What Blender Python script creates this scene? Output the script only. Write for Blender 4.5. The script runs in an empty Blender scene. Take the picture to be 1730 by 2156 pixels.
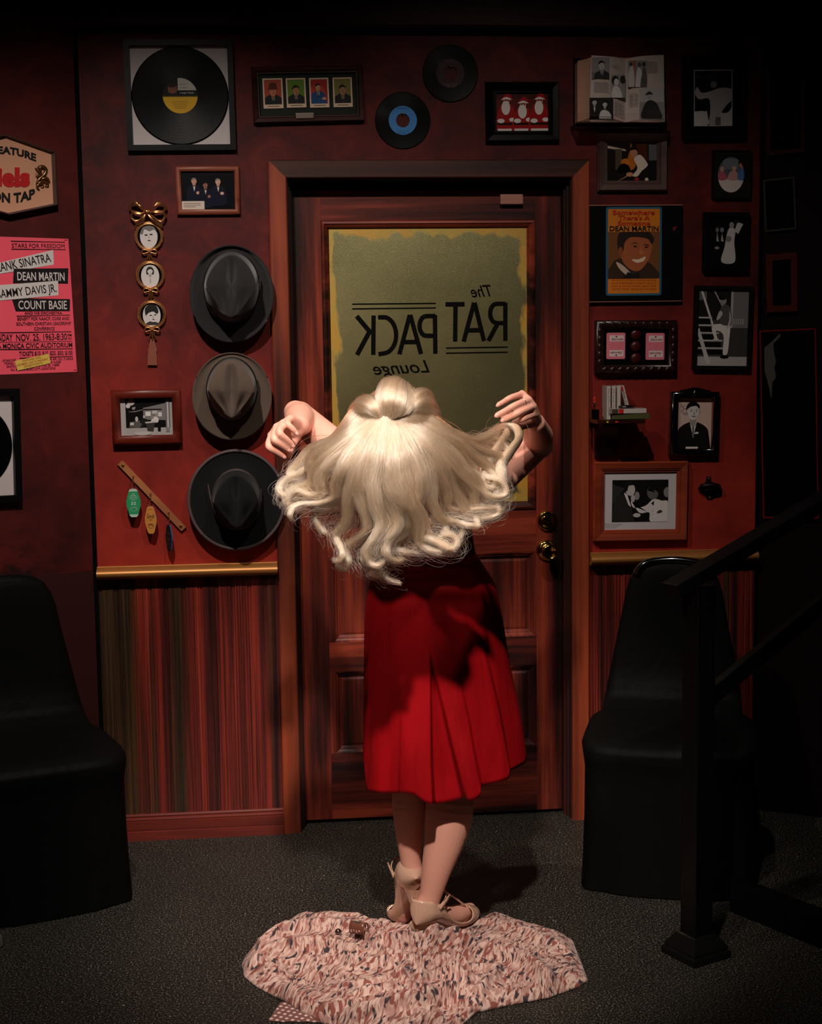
import bpy, bmesh, math, random
from mathutils import Vector, Matrix, noise
random.seed(7)
PI = math.pi
SC = bpy.context.scene
COL = SC.collection

# ---------------------------------------------------------------- camera
F = 3140.0
PITCH, ROLL, YAW = math.radians(6.68), math.radians(-0.771), math.radians(5.79)
CAM = Vector((-0.5456, -4.6608, 1.5733))
fwd = Vector((math.sin(YAW) * math.cos(PITCH), math.cos(YAW) * math.cos(PITCH), -math.sin(PITCH)))
rt0 = Vector((math.cos(YAW), -math.sin(YAW), 0))
up0 = rt0.cross(fwd)
RT = rt0 * math.cos(ROLL) + up0 * math.sin(ROLL)
UP = -rt0 * math.sin(ROLL) + up0 * math.cos(ROLL)
cam = bpy.data.cameras.new('camera')
cam.sensor_fit = 'VERTICAL'
cam.sensor_height = 24.0
cam.lens = F / 2156.0 * 24.0
cam.clip_start = 0.05
co = bpy.data.objects.new('camera', cam)
co.matrix_world = Matrix(((RT.x, UP.x, -fwd.x, CAM.x), (RT.y, UP.y, -fwd.y, CAM.y), (RT.z, UP.z, -fwd.z, CAM.z), (0, 0, 0, 1)))
COL.objects.link(co)
SC.camera = co

# ---------------------------------------------------------------- world, lights, exposure
SC.view_settings.view_transform = 'Standard'
SC.view_settings.look = 'None'
SC.view_settings.exposure = 0.0
SC.view_settings.gamma = 1.0
wd = bpy.data.worlds.new('world')
SC.world = wd
wd.use_nodes = True
wd.node_tree.nodes['Background'].inputs[0].default_value = (0.5, 0.42, 0.38, 1)
wd.node_tree.nodes['Background'].inputs[1].default_value = 0.004

def spot(name, loc, target, watts, size, blend, col, radius):
    l = bpy.data.lights.new(name, 'SPOT')
    l.energy, l.spot_size, l.spot_blend, l.color, l.shadow_soft_size = watts, math.radians(size), blend, col, radius
    o = bpy.data.objects.new(name, l)
    o.location = loc
    o.rotation_euler = (Vector(target) - Vector(loc)).to_track_quat('-Z', 'Y').to_euler()
    COL.objects.link(o)
WARM = (1.0, 0.89, 0.79)
spot('ceiling_spot_hats', (-0.95, -1.75, 3.05), (-0.72, 0.0, 0.50), 165, 78, 1.0, WARM, 0.03)
spot('ceiling_spot_door', (0.05, -1.75, 3.05), (0.30, 0.0, 0.62), 62, 82, 1.0, WARM, 0.03)
spot('ceiling_spot_stage', (-0.50, -3.35, 3.1), (-0.2, -1.15, 0.7), 480, 31, 0.8, WARM, 0.05)

# ---------------------------------------------------------------- helpers
def ray(px, py):
    return fwd + RT * ((px - 865.0) / F) - UP * ((py - 1078.0) / F)
class Plane:
    """a vertical surface: a point on it and its heading; .at(px, py, off) is the point seen there, off metres in front of it"""
    def __init__(s, x, y, rz):
        s.p = Vector((x, y, 0)); s.rz = rz
        s.n = Vector((math.sin(rz), -math.cos(rz), 0))
    def at(s, px, py, off=0.0):
        d = ray(px, py)
        t = (s.n.dot(s.p - CAM) + off) / s.n.dot(d)
        return CAM + d * t
BACK = Plane(0, 0, 0)
LEFT = Plane(-1.062, 0.0, math.radians(28.6))
DOOR = Plane(0, 0.07, 0)
def U(px, py, y):                      # the point seen at px, py at depth y
    d = ray(px, py)
    return CAM + d * ((y - CAM.y) / d.y)
def onfloor(px, py, z=0.0):
    d = ray(px, py)
    return CAM + d * ((z - CAM.z) / d.z)

def lin(c):
    return tuple(((v / 255.0) / 12.92 if v / 255.0 <= 0.04045 else ((v / 255.0 + 0.055) / 1.055) ** 2.4) for v in c[:3]) + (1.0,)

MATS = {}
def newmat(name):
    m = bpy.data.materials.new(name)
    m.use_nodes = True
    return m, m.node_tree, m.node_tree.nodes['Principled BSDF']
def M(name, c=None, rough=0.6, metal=0.0, spec=0.5, coat=0.0, sheen=0.0, sss=0.0):
    if name in MATS: return MATS[name]
    m, nt, b = newmat(name)
    b.inputs['Base Color'].default_value = lin(c)
    b.inputs['Roughness'].default_value = rough
    b.inputs['Metallic'].default_value = metal
    b.inputs['Specular IOR Level'].default_value = spec
    b.inputs['Coat Weight'].default_value = coat
    b.inputs['Sheen Weight'].default_value = sheen
    if sss:
        b.inputs['Subsurface Weight'].default_value = sss
        b.inputs['Subsurface Radius'].default_value = (0.012, 0.005, 0.003)
        b.inputs['Subsurface Scale'].default_value = 0.6
    MATS[name] = m
    return m
def ink(c, kind='ink'):
    """print ink / paper of one colour"""
    key = '%s_%d_%d_%d' % (kind, c[0], c[1], c[2])
    if kind == 'gloss': return M(key, c, 0.22, 0, 0.4)
    return M(key, c, 0.7, 0, 0.3)
def node(nt, t, **kw):
    n = nt.nodes.new(t)
    for k, v in kw.items(): setattr(n, k, v)
    return n
def texco(nt, scale=(1, 1, 1), rot=(0, 0, 0), coord='Object', rnd=False):
    tc = node(nt, 'ShaderNodeTexCoord')
    mp = node(nt, 'ShaderNodeMapping')
    mp.inputs['Scale'].default_value = scale
    mp.inputs['Rotation'].default_value = rot
    nt.links.new(tc.outputs[coord], mp.inputs['Vector'])
    if rnd:
        oi = node(nt, 'ShaderNodeObjectInfo')
        mu = node(nt, 'ShaderNodeMath', operation='MULTIPLY')
        mu.inputs[1].default_value = 17.0
        nt.links.new(oi.outputs['Random'], mu.inputs[0])
        cb = node(nt, 'ShaderNodeCombineXYZ')
        for i in range(3): nt.links.new(mu.outputs[0], cb.inputs[i])
        nt.links.new(cb.outputs[0], mp.inputs['Location'])
    return mp.outputs[0]
def noisef(nt, vec, scale, detail=4.0, rough=0.55, dist=0.0):
    n = node(nt, 'ShaderNodeTexNoise')
    n.inputs['Scale'].default_value = scale
    n.inputs['Detail'].default_value = detail
    n.inputs['Roughness'].default_value = rough
    n.inputs['Distortion'].default_value = dist
    nt.links.new(vec, n.inputs['Vector'])
    return n.outputs['Fac']
def ramp(nt, fac, stops):
    r = node(nt, 'ShaderNodeValToRGB')
    e = r.color_ramp.elements
    while len(e) < len(stops): e.new(0.5)
    for el, (p, c) in zip(e, stops):
        el.position = p; el.color = lin(c)
    nt.links.new(fac, r.inputs['Fac'])
    return r.outputs['Color']
def mix(nt, fac, a, b, mode='MIX'):
    n = node(nt, 'ShaderNodeMix', data_type='RGBA', blend_type=mode)
    if isinstance(fac, (int, float)): n.inputs['Factor'].default_value = fac
    else: nt.links.new(fac, n.inputs['Factor'])
    for s, v in (('A', a), ('B', b)):
        idx = [i for i in n.inputs if i.name == s and i.type == 'RGBA'][0]
        if isinstance(v, tuple): idx.default_value = lin(v)
        else: nt.links.new(v, idx)
    return [o for o in n.outputs if o.type == 'RGBA'][0]
def bump(nt, b, h, strength, dist=0.002):
    n = node(nt, 'ShaderNodeBump')
    n.inputs['Strength'].default_value = strength
    n.inputs['Distance'].default_value = dist
    nt.links.new(h, n.inputs['Height'])
    nt.links.new(n.outputs[0], b.inputs['Normal'])

def wood(name, axis, stops, rough=0.42, fine=46.0, along=1.5, bstr=0.25, streak=9.0):
    if name in MATS: return MATS[name]
    m, nt, b = newmat(name)
    sc = [fine, fine, fine]; sc['xyz'.index(axis)] = along
    sc2 = [streak, streak, streak]; sc2['xyz'.index(axis)] = along * 0.55
    v = texco(nt, tuple(sc), rnd=True); v2 = texco(nt, tuple(sc2), rnd=True)
    n1 = noisef(nt, v, 1.0, 5, 0.65); n2 = noisef(nt, v2, 1.0, 3, 0.5, 0.6)
    ad = node(nt, 'ShaderNodeMath', operation='MULTIPLY_ADD')
    nt.links.new(n1, ad.inputs[0]); ad.inputs[1].default_value = 0.45
    nt.links.new(n2, ad.inputs[2])
    sb = node(nt, 'ShaderNodeMath', operation='SUBTRACT'); nt.links.new(ad.outputs[0], sb.inputs[0]); sb.inputs[1].default_value = 0.225
    nt.links.new(ramp(nt, sb.outputs[0], stops), b.inputs['Base Color'])
    b.inputs['Roughness'].default_value = rough
    b.inputs['Specular IOR Level'].default_value = 0.32
    bump(nt, b, n1, bstr, 0.001)
    MATS[name] = m
    return m

class MB:
    """collects shapes and links them as one mesh object"""
    def __init__(s): s.v = []; s.f = []; s.m = []; s.sm = []
    def face(s, pts, mi=0, sm=False):
        i = len(s.v); s.v += [tuple(p) for p in pts]
        s.f.append(tuple(range(i, i + len(pts)))); s.m.append(mi); s.sm.append(sm)
    def grid(s, rows, mi=0, sm=True, closeu=False, closev=False):
        i = len(s.v); nr, nc = len(rows), len(rows[0])
        for r in rows: s.v += [tuple(p) for p in r]
        for a in range(nr if closev else nr - 1):
            for c in range(nc if closeu else nc - 1):
                a2, c2 = (a + 1) % nr, (c + 1) % nc
                s.f.append((i + a * nc + c, i + a * nc + c2, i + a2 * nc + c2, i + a2 * nc + c)); s.m.append(mi); s.sm.append(sm)
    def box(s, x0, x1, y0, y1, z0, z1, mi=0, mat=None):
        p = [Vector((x, y, z)) for z in (z0, z1) for y in (y0, y1) for x in (x0, x1)]
        if mat: p = [mat @ q for q in p]
        i = len(s.v); s.v += [tuple(q) for q in p]
        for f in ((0, 2, 3, 1), (4, 5, 7, 6), (0, 1, 5, 4), (2, 6, 7, 3), (0, 4, 6, 2), (1, 3, 7, 5)):
            s.f.append(tuple(i + k for k in f)); s.m.append(mi); s.sm.append(False)
    def bbox(s, x0, x1, y0, y1, z0, z1, bv=0.003, mi=0, mat=None):
        """box with chamfered edges"""
        bm = bmesh.new()
        vs = [bm.verts.new((x, y, z)) for z in (z0, z1) for y in (y0, y1) for x in (x0, x1)]
        for f in ((0, 2, 3, 1), (4, 5, 7, 6), (0, 1, 5, 4), (2, 6, 7, 3), (0, 4, 6, 2), (1, 3, 7, 5)): bm.faces.new([vs[k] for k in f])
        bmesh.ops.bevel(bm, geom=bm.edges[:], offset=bv, segments=2, affect='EDGES', profile=0.7)
        s.add(bm, mi, mat)
    def add(s, bm, mi=0, mat=None, sm=False):
        i = len(s.v); bm.verts.index_update()
        s.v += [tuple(mat @ v.co) if mat else tuple(v.co) for v in bm.verts]
        for f in bm.faces:
            s.f.append(tuple(i + v.index for v in f.verts)); s.m.append(mi); s.sm.append(sm)
        bm.free()
    def lathe(s, prof, mi=0, n=40, axis='y', c=(0, 0, 0), sx=1.0, sz=1.0, sm=True):
        """prof: (radius, height along axis)"""
        rows = []
        for r, h in prof:
            row = []
            for k in range(n):
                a = 2 * PI * k / n; u, w = r * math.cos(a) * sx, r * math.sin(a) * sz
                row.append((c[0] + u, c[1] + h, c[2] + w) if axis == 'y' else (c[0] + u, c[1] + w, c[2] + h))
            rows.append(row)
        s.grid(rows, mi, sm, closeu=True)
    def tube(s, pts, r, mi=0, n=8, cap=True, sm=True, flat=1.0):
        pts = [Vector(p) for p in pts]
        rr = r if isinstance(r, (list, tuple)) else [r] * len(pts)
        rows = []; nrm = None
        for i, p in enumerate(pts):
            t = (pts[min(i + 1, len(pts) - 1)] - pts[max(i - 1, 0)])
            if t.length < 1e-9: t = Vector((0, 0, 1))
            t.normalize()
            if nrm is None: nrm = t.orthogonal().normalized()
            nrm = (nrm - t * nrm.dot(t))
            nrm = nrm.normalized() if nrm.length > 1e-6 else t.orthogonal().normalized()
            bn = t.cross(nrm)
            rows.append([p + (nrm * math.cos(2 * PI * k / n) + bn * math.sin(2 * PI * k / n) * flat) * rr[i] for k in range(n)])
        s.grid(rows, mi, sm, closeu=True)
        if cap:
            s.face(rows[0][::-1], mi); s.face(rows[-1], mi)
    def ball(s, c, r, mi=0, n=14, sc=(1, 1, 1), rot=None):
        rows = []
        for a in range(n // 2 + 1):
            th = PI * a / (n // 2); row = []
            for k in range(n):
                ph = 2 * PI * k / n
                q = Vector((math.sin(th) * math.cos(ph) * sc[0], math.sin(th) * math.sin(ph) * sc[1], math.cos(th) * sc[2])) * r
                if rot: q = rot @ q
                row.append(Vector(c) + q)
            rows.append(row)
        s.grid(rows, mi, True, closeu=True)
    def build(s, name, mats, parent=None, merge=False):
        me = bpy.data.meshes.new(name)
        me.from_pydata([tuple(v) for v in s.v], [], s.f)
        for m in (mats if isinstance(mats, (list, tuple)) else [mats]): me.materials.append(m)
        me.polygons.foreach_set('material_index', s.m)
        me.polygons.foreach_set('use_smooth', s.sm)
        bm = bmesh.new(); bm.from_mesh(me)
        if merge: bmesh.ops.remove_doubles(bm, verts=bm.verts[:], dist=1e-5)
        bmesh.ops.recalc_face_normals(bm, faces=bm.faces[:])
        bm.to_mesh(me); bm.free(); me.update()
        o = bpy.data.objects.new(name, me)
        COL.objects.link(o)
        if parent: o.parent = parent
        return o

def tag(o, label=None, cat=None, group=None, kind=None):
    if label: o['label'] = label
    if cat: o['category'] = cat
    if group: o['group'] = group
    if kind: o['kind'] = kind
    return o
def struct(o, label, cat):
    return tag(o, label, cat, kind='structure')
class Thing:
    """an Empty on a surface; L(px, py) gives local x, z of what is seen there"""
    def __init__(s, name, label, cat, plane, px, py, off=0.0, tilt=0.0, group=None, at=None):
        s.plane = plane
        p = Vector(at) if at else plane.at(px, py, off)
        if at is None and off: p = p - plane.n * off
        s.o = bpy.data.objects.new(name, None)
        s.o.empty_display_size = 0.05
        rz = plane.rz if plane else 0.0
        s.M = Matrix.Translation(p) @ Matrix.Rotation(rz, 4, 'Z') @ Matrix.Rotation(tilt, 4, 'Y')
        s.o.matrix_world = s.M
        s.I = s.M.inverted()
        COL.objects.link(s.o)
        tag(s.o, label, cat, group)
    def L(s, px, py, off=0.0):
        q = s.I @ s.plane.at(px, py, off)
        return (q.x, q.z)

def spline(pts, n=6, closed=False):
    """Catmull-Rom through 2-D or 3-D points"""
    P = [Vector(p) for p in pts]; out = []; N = len(P)
    for i in range(N if closed else N - 1):
        if closed: a, b, c, d = P[i - 1], P[i], P[(i + 1) % N], P[(i + 2) % N]
        else: a, b, c, d = P[max(i - 1, 0)], P[i], P[i + 1], P[min(i + 2, N - 1)]
        for k in range(n):
            t = k / n
            out.append(0.5 * ((2 * b) + (c - a) * t + (2 * a - 5 * b + 4 * c - d) * t * t + (3 * b - 3 * c + d - a) * t ** 3))
    if not closed: out.append(P[-1])
    return out
def resample(pts, n):
    P = [Vector(p) for p in pts]; L = [0]
    for a, b in zip(P, P[1:]): L.append(L[-1] + (b - a).length)
    out = []; j = 0
    for k in range(n):
        t = L[-1] * k / (n - 1)
        while j < len(L) - 2 and L[j + 1] < t: j += 1
        d = L[j + 1] - L[j]
        out.append(P[j].lerp(P[j + 1], min(1, max(0, (t - L[j]) / d)) if d > 0 else 0))
    return out

TXT = {}
def textmesh(s, bold=0.0, shear=0.0):
    key = (s, bold, shear)
    if key not in TXT:
        cu = bpy.data.curves.new('t', 'FONT'); cu.body = s; cu.offset = bold; cu.shear = shear; cu.resolution_u = 3; cu.fill_mode = 'FRONT'
        o = bpy.data.objects.new('t', cu); COL.objects.link(o)
        dg = bpy.context.evaluated_depsgraph_get()
        me = bpy.data.meshes.new_from_object(o.evaluated_get(dg))
        vs = [(v.co.x, v.co.y) for v in me.vertices]; fs = [tuple(p.vertices) for p in me.polygons]
        bpy.data.objects.remove(o); bpy.data.curves.remove(cu); bpy.data.meshes.remove(me)
        x0 = min(v[0] for v in vs); x1 = max(v[0] for v in vs); y1 = max(v[1] for v in vs); y0 = min(v[1] for v in vs)
        TXT[key] = (vs, fs, x0, x1, y0, y1)
    return TXT[key]
def text(mb, s, p0, p1, h, y, mi=0, bold=0.0, shear=0.0, cap=0.73, fn=None):
    """lettering whose baseline runs from p0 to p1 (local x, z) and whose capitals are h tall"""
    vs, fs, x0, x1, y0, y1 = textmesh(s, bold, shear)
    p0, p1 = Vector(p0), Vector(p1); d = p1 - p0; n = Vector((-d.y, d.x)).normalized()
    if d.x < 0: n = -n
    i = len(mb.v)
    for (a, b) in vs:
        t = (a - x0) / (x1 - x0)
        q = p0 + d * t + n * (b / cap * h)
        if fn: q = Vector(fn(t, b / cap, q))
        mb.v.append((q.x, y, q.y))
    for f in fs:
        mb.f.append(tuple(i + k for k in f)); mb.m.append(mi); mb.sm.append(False)
def stroke(mb, pts, w, y, mi=0):
    """a painted line of even width"""
    pts = [Vector(p) for p in pts]; L = []; R_ = []
    for i, p in enumerate(pts):
        d = (pts[min(i + 1, len(pts) - 1)] - pts[max(i - 1, 0)]).normalized(); n = Vector((-d.y, d.x)) * w / 2
        if 0 < i < len(pts) - 1:
            e = (p - pts[i - 1]).normalized(); n = n / max(.5, e.dot(d))
        L.append(p + n); R_.append(p - n)
    y -= 0.00002 * (len(mb.f) % 40)
    for i in range(len(pts) - 1):
        mb.face([(q.x, y, q.y) for q in (R_[i], R_[i + 1], L[i + 1], L[i])], mi)

# pictures ------------------------------------------------------------------
def E(cx, cy, rx, ry, c, rot=0.0, n=28):
    ca, sa = math.cos(rot), math.sin(rot)
    return (c, [(cx + rx * math.cos(2 * PI * k / n) * ca - ry * math.sin(2 * PI * k / n) * sa,
                 cy + rx * math.cos(2 * PI * k / n) * sa + ry * math.sin(2 * PI * k / n) * ca) for k in range(n)])
def Pg(pts, c): return (c, pts)
def S(pts, c, n=5): return (c, [tuple(p) for p in spline(pts, n, True)])
def R(x0, y0, x1, y1, c): return (c, [(x0, y0), (x1, y0), (x1, y1), (x0, y1)])
def clip(poly, cl):
    """Sutherland-Hodgman against a convex counter-clockwise outline"""
    out = list(poly)
    for i in range(len(cl)):
        a, b = cl[i], cl[(i + 1) % len(cl)]
        ins = lambda p: (b[0] - a[0]) * (p[1] - a[1]) - (b[1] - a[1]) * (p[0] - a[0]) >= -1e-12
        src, out = out, []
        for k in range(len(src)):
            p, q = src[k - 1], src[k]
            ip, iq = ins(p), ins(q)
            if ip != iq:
                d1 = (b[0] - a[0]) * (p[1] - a[1]) - (b[1] - a[1]) * (p[0] - a[0])
                d2 = (b[0] - a[0]) * (q[1] - a[1]) - (b[1] - a[1]) * (q[0] - a[0])
                t = d1 / (d1 - d2); out.append((p[0] + (q[0] - p[0]) * t, p[1] + (q[1] - p[1]) * t))
            if iq: out.append(q)
        if len(out) < 3: return []
    return out
def G(v): return (v, int(v * 0.97), int(v * 0.96))
def photo(name, parent, x0, x1, z0, z1, y, bg, shapes, oval=False, gloss=True, lab=None):
    """a printed picture; shapes are in units of its height, origin lower left"""
    w, h = x1 - x0, z1 - z0; A = w / h
    cl = E(A / 2, 0.5, A / 2, 0.5, 0, n=40)[1] if oval else [(0, 0), (A, 0), (A, 1), (0, 1)]
    mb = MB(); cols = [bg]
    mb.face([(x0 + px * h, y, z0 + py * h) for px, py in cl], 0)
    for k, (c, poly) in enumerate(shapes):
        ar = sum(poly[i - 1][0] * poly[i][1] - poly[i][0] * poly[i - 1][1] for i in range(len(poly)))
        if ar < 0: poly = poly[::-1]
        q = clip(poly, cl)
        if len(q) < 3: continue
        if c not in cols: cols.append(c)
        yy = y - 0.00006 * (k + 1)
        mb.face([(x0 + px * h, yy, z0 + py * h) for px, py in q], cols.index(c))
    o = mb.build(name, [ink(c, 'gloss' if gloss else 'ink') for c in cols], parent)
    if lab: o['label'] = lab
    return o
def head(cx, cy, s, skin, hair, look=0.0, lady=False, hat=None):
    dk = tuple(int(v * 0.45) for v in skin); md = tuple(int(v * 0.72) for v in skin)
    o = []
    if lady: o.append(S([(cx - .62 * s, cy - .5 * s), (cx - .66 * s, cy + .2 * s), (cx - .3 * s, cy + .75 * s), (cx + .3 * s, cy + .75 * s), (cx + .66 * s, cy + .2 * s), (cx + .62 * s, cy - .5 * s), (cx + .3 * s, cy - .55 * s), (cx - .3 * s, cy - .55 * s)], hair))
    else: o.append(E(cx - look * .06 * s, cy + .12 * s, .47 * s, .56 * s, hair))
    o.append(R(cx - .2 * s, cy - .95 * s, cx + .2 * s, cy - .3 * s, md))
    o += [E(cx - .43 * s, cy - .02 * s, .07 * s, .13 * s, md), E(cx + .43 * s, cy - .02 * s, .07 * s, .13 * s, md)]
    o.append(S([(cx - .38 * s, cy + .25 * s), (cx - .4 * s, cy - .1 * s), (cx - .25 * s, cy - .45 * s), (cx, cy - .58 * s), (cx + .25 * s, cy - .45 * s), (cx + .4 * s, cy - .1 * s), (cx + .38 * s, cy + .25 * s), (cx, cy + .4 * s)], skin))
    o.append(S([(cx - .4 * s, cy + .15 * s), (cx - .36 * s, cy + .5 * s), (cx + .1 * s, cy + .64 * s), (cx + .42 * s, cy + .4 * s), (cx + .4 * s, cy + .18 * s), (cx + .2 * s, cy + .36 * s), (cx - .2 * s, cy + .3 * s)], hair))
    f = look * .1 * s
    for sx in (-1, 1):
        o.append(S([(cx + f + sx * .08 * s, cy + .1 * s), (cx + f + sx * .18 * s, cy + .16 * s), (cx + f + sx * .3 * s, cy + .1 * s), (cx + f + sx * .18 * s, cy + .12 * s)], dk, 3))
        o.append(E(cx + f + sx * .18 * s, cy + .02 * s, .06 * s, .035 * s, dk, n=10))
    o.append(Pg([(cx + f, cy + .02 * s), (cx + f + .09 * s, cy - .2 * s), (cx + f - .05 * s, cy - .2 * s)], md))
    o.append(S([(cx + f - .16 * s, cy - .31 * s), (cx + f, cy - .29 * s), (cx + f + .16 * s, cy - .31 * s), (cx + f, cy - .37 * s)], (int(dk[0] * 1.3), dk[1], dk[2]), 3))
    if hat:
        o.append(E(cx, cy + .3 * s, .66 * s, .12 * s, hat)); o.append(S([(cx - .42 * s, cy + .3 * s), (cx - .4 * s, cy + .9 * s), (cx, cy + 1.0 * s), (cx + .4 * s, cy + .9 * s), (cx + .42 * s, cy + .3 * s)], hat))
    return o
def suit(cx, cy, s, coat, shirt=(225, 220, 216), tie=(20, 20, 22), bow=False):
    o = [S([(cx - .25 * s, cy - .5 * s), (cx - .95 * s, cy - .85 * s), (cx - 1.25 * s, cy - 1.5 * s), (cx - 1.3 * s, cy - 4 * s), (cx + 1.3 * s, cy - 4 * s), (cx + 1.25 * s, cy - 1.5 * s), (cx + .95 * s, cy - .85 * s), (cx + .25 * s, cy - .5 * s)], coat),
         Pg([(cx - .27 * s, cy - .52 * s), (cx + .27 * s, cy - .52 * s), (cx + .02 * s, cy - 1.75 * s)], shirt)]
    if bow:
        o += [Pg([(cx - .24 * s, cy - .62 * s), (cx, cy - .72 * s), (cx - .24 * s, cy - .86 * s)], tie), Pg([(cx + .24 * s, cy - .62 * s), (cx, cy - .72 * s), (cx + .24 * s, cy - .86 * s)], tie)]
    else:
        o.append(Pg([(cx - .08 * s, cy - .6 * s), (cx + .08 * s, cy - .6 * s), (cx + .1 * s, cy - 1.5 * s), (cx, cy - 1.7 * s), (cx - .08 * s, cy - 1.5 * s)], tie))
    return o

def frame_ring(mb, x0, x1, z0, z1, prof, mi=0, sm=False):
    """mitred moulding: prof is (inset, height towards the viewer)"""
    rows = []
    for d, h in prof:
        rows.append([(x0 + d, -h, z0 + d), (x1 - d, -h, z0 + d), (x1 - d, -h, z1 - d), (x0 + d, -h, z1 - d)])
    i = len(mb.v)
    for r in rows: mb.v += r
    for a in range(len(rows) - 1):
        for c in range(4):
            c2 = (c + 1) % 4
            mb.f.append((i + a * 4 + c, i + a * 4 + c2, i + a * 4 + 4 + c2, i + a * 4 + 4 + c)); mb.m.append(mi); mb.sm.append(sm)
def mould(w, t, kind):
    if kind == 'flat': return [(0, 0), (0, t), (w, t), (w, t * .45), (w, 0.002)]
    if kind == 'round': return [(0, 0), (0, t * .6)] + [(w * (1 - math.cos(a)) / 2, t * .6 + t * .4 * math.sin(a)) for a in [PI * k / 8 for k in range(9)]] + [(w, 0.002)]
    if kind == 'step': return [(0, 0), (0, t * .55), (w * .1, t * .7), (w * .12, t), (w * .62, t * .82), (w * .66, t * .68), (w * .74, t * .72), (w * .8, t * .55), (w * .92, t * .55), (w, t * .4), (w, 0.002)]
    if kind == 'bevel': return [(0, 0), (0, t * .5), (w * .2, t), (w * .35, t), (w * .8, t * .55), (w, t * .5), (w, 0.002)]
def framed(name, label, cat, quad, fw, t, kind, fmat, plane=BACK, group=None, extra_tilt=0.0):
    """quad: picture-frame corners as seen, TL TR BR BL. returns Thing and inner rectangle (x0, x1, z0, z1)"""
    q = [plane.at(px, py, t * .6) for px, py in quad]
    c = sum(q, Vector()) / 4 - plane.n * (t * .6)
    W = ((q[1] - q[0]).length + (q[2] - q[3]).length) / 2
    H = ((q[3] - q[0]).length + (q[2] - q[1]).length) / 2
    ex = Vector((math.cos(plane.rz), math.sin(plane.rz), 0))
    e = (q[1] - q[0]) + (q[2] - q[3])
    tilt = -math.atan2(e.z, e.dot(ex)) + extra_tilt
    T = Thing(name, label, cat, plane, 0, 0, tilt=tilt, at=c, group=group)
    mb = MB(); frame_ring(mb, -W / 2, W / 2, -H / 2, H / 2, mould(fw, t, kind), sm=(kind == 'round'))
    mb.build('frame', fmat, T.o)
    return T, (-W / 2 + fw, W / 2 - fw, -H / 2 + fw, H / 2 - fw)
def board(T, r, y, m, name='mat_board'):
    mb = MB(); mb.box(r[0], r[1], y, y + 0.002, r[2], r[3])
    return mb.build(name, m, T.o)
# ================================================================ surfaces
def red_wall(name, lo, mid, hi, spk, worn=0.0, lit_low=None):
    m, nt, b = newmat(name)
    v = texco(nt)
    n1 = noisef(nt, v, 2.6, 6, 0.62, 0.4)
    n2 = noisef(nt, v, 9.0, 7, 0.7, 0.8)
    c = ramp(nt, n1, [(0.30, lo), (0.50, mid), (0.68, hi)])
    if lit_low:                                   # brighter scarlet above the chair rail; shade higher up is put into the paint
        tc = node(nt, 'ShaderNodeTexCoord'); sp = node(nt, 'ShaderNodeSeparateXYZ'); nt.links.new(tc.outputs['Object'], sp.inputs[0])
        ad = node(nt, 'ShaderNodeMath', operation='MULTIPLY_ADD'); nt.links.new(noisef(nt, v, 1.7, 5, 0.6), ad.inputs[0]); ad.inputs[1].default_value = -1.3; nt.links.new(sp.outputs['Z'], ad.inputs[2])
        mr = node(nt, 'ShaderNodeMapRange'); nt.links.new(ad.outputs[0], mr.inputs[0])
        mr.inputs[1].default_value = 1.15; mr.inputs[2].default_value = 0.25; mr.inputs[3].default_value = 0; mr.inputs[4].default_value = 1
        c = mix(nt, mr.outputs[0], c, ramp(nt, n1, [(0.30, lit_low[0]), (0.68, lit_low[1])]))
    c2 = ramp(nt, n2, [(0.36, spk[0]), (0.56, spk[1]), (0.75, spk[2])])
    c = mix(nt, 0.3, c, c2)
    if worn:
        n3 = noisef(nt, v, 5.0, 9, 0.75, 0.3)
        k = ramp(nt, n3, [(0.52, (0, 0, 0)), (0.60, (255, 255, 255))])
        # the painted-out patch low on this wall
        tc = node(nt, 'ShaderNodeTexCoord'); sp = node(nt, 'ShaderNodeSeparateXYZ'); nt.links.new(tc.outputs['Object'], sp.inputs[0])
        mr = node(nt, 'ShaderNodeMapRange'); nt.links.new(sp.outputs['Z'], mr.inputs[0])
        mr.inputs[1].default_value = 1.15; mr.inputs[2].default_value = 0.85; mr.inputs[3].default_value = 0; mr.inputs[4].default_value = worn
        mu = node(nt, 'ShaderNodeMath', operation='MULTIPLY'); nt.links.new(k, mu.inputs[0]); nt.links.new(mr.outputs[0], mu.inputs[1])
        c = mix(nt, mu.outputs[0], c, (22, 10, 8))
    nt.links.new(c, b.inputs['Base Color'])
    b.inputs['Roughness'].default_value = 0.62
    b.inputs['Specular IOR Level'].default_value = 0.25
    bump(nt, b, n2, 0.12, 0.002)
    return m
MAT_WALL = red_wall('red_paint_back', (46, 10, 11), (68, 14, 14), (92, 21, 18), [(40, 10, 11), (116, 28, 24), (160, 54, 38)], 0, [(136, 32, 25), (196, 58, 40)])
MAT_WALL_L = red_wall('red_paint_left', (50, 13, 13), (72, 17, 16), (98, 24, 20), [(34, 9, 10), (86, 22, 19), (130, 38, 28)], 1.0)
MAT_DADO = M('dark_maroon_paint', (52, 18, 17), 0.6, 0, 0.25)
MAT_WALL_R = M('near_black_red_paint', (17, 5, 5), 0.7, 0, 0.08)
DOORW = [(0.30, (20, 9, 8)), (0.42, (48, 17, 14)), (0.54, (92, 32, 23)), (0.68, (146, 58, 38))]
MAT_DOOR_V = wood('door_wood_upright', 'z', DOORW)
MAT_DOOR_H = wood('door_wood_across', 'x', DOORW)
CASW = [(0.32, (56, 24, 17)), (0.5, (116, 48, 28)), (0.68, (158, 68, 38))]
MAT_CAS_V = wood('casing_wood_upright', 'z', CASW, 0.5, 30, 1.0, 0.1, 6)
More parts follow.
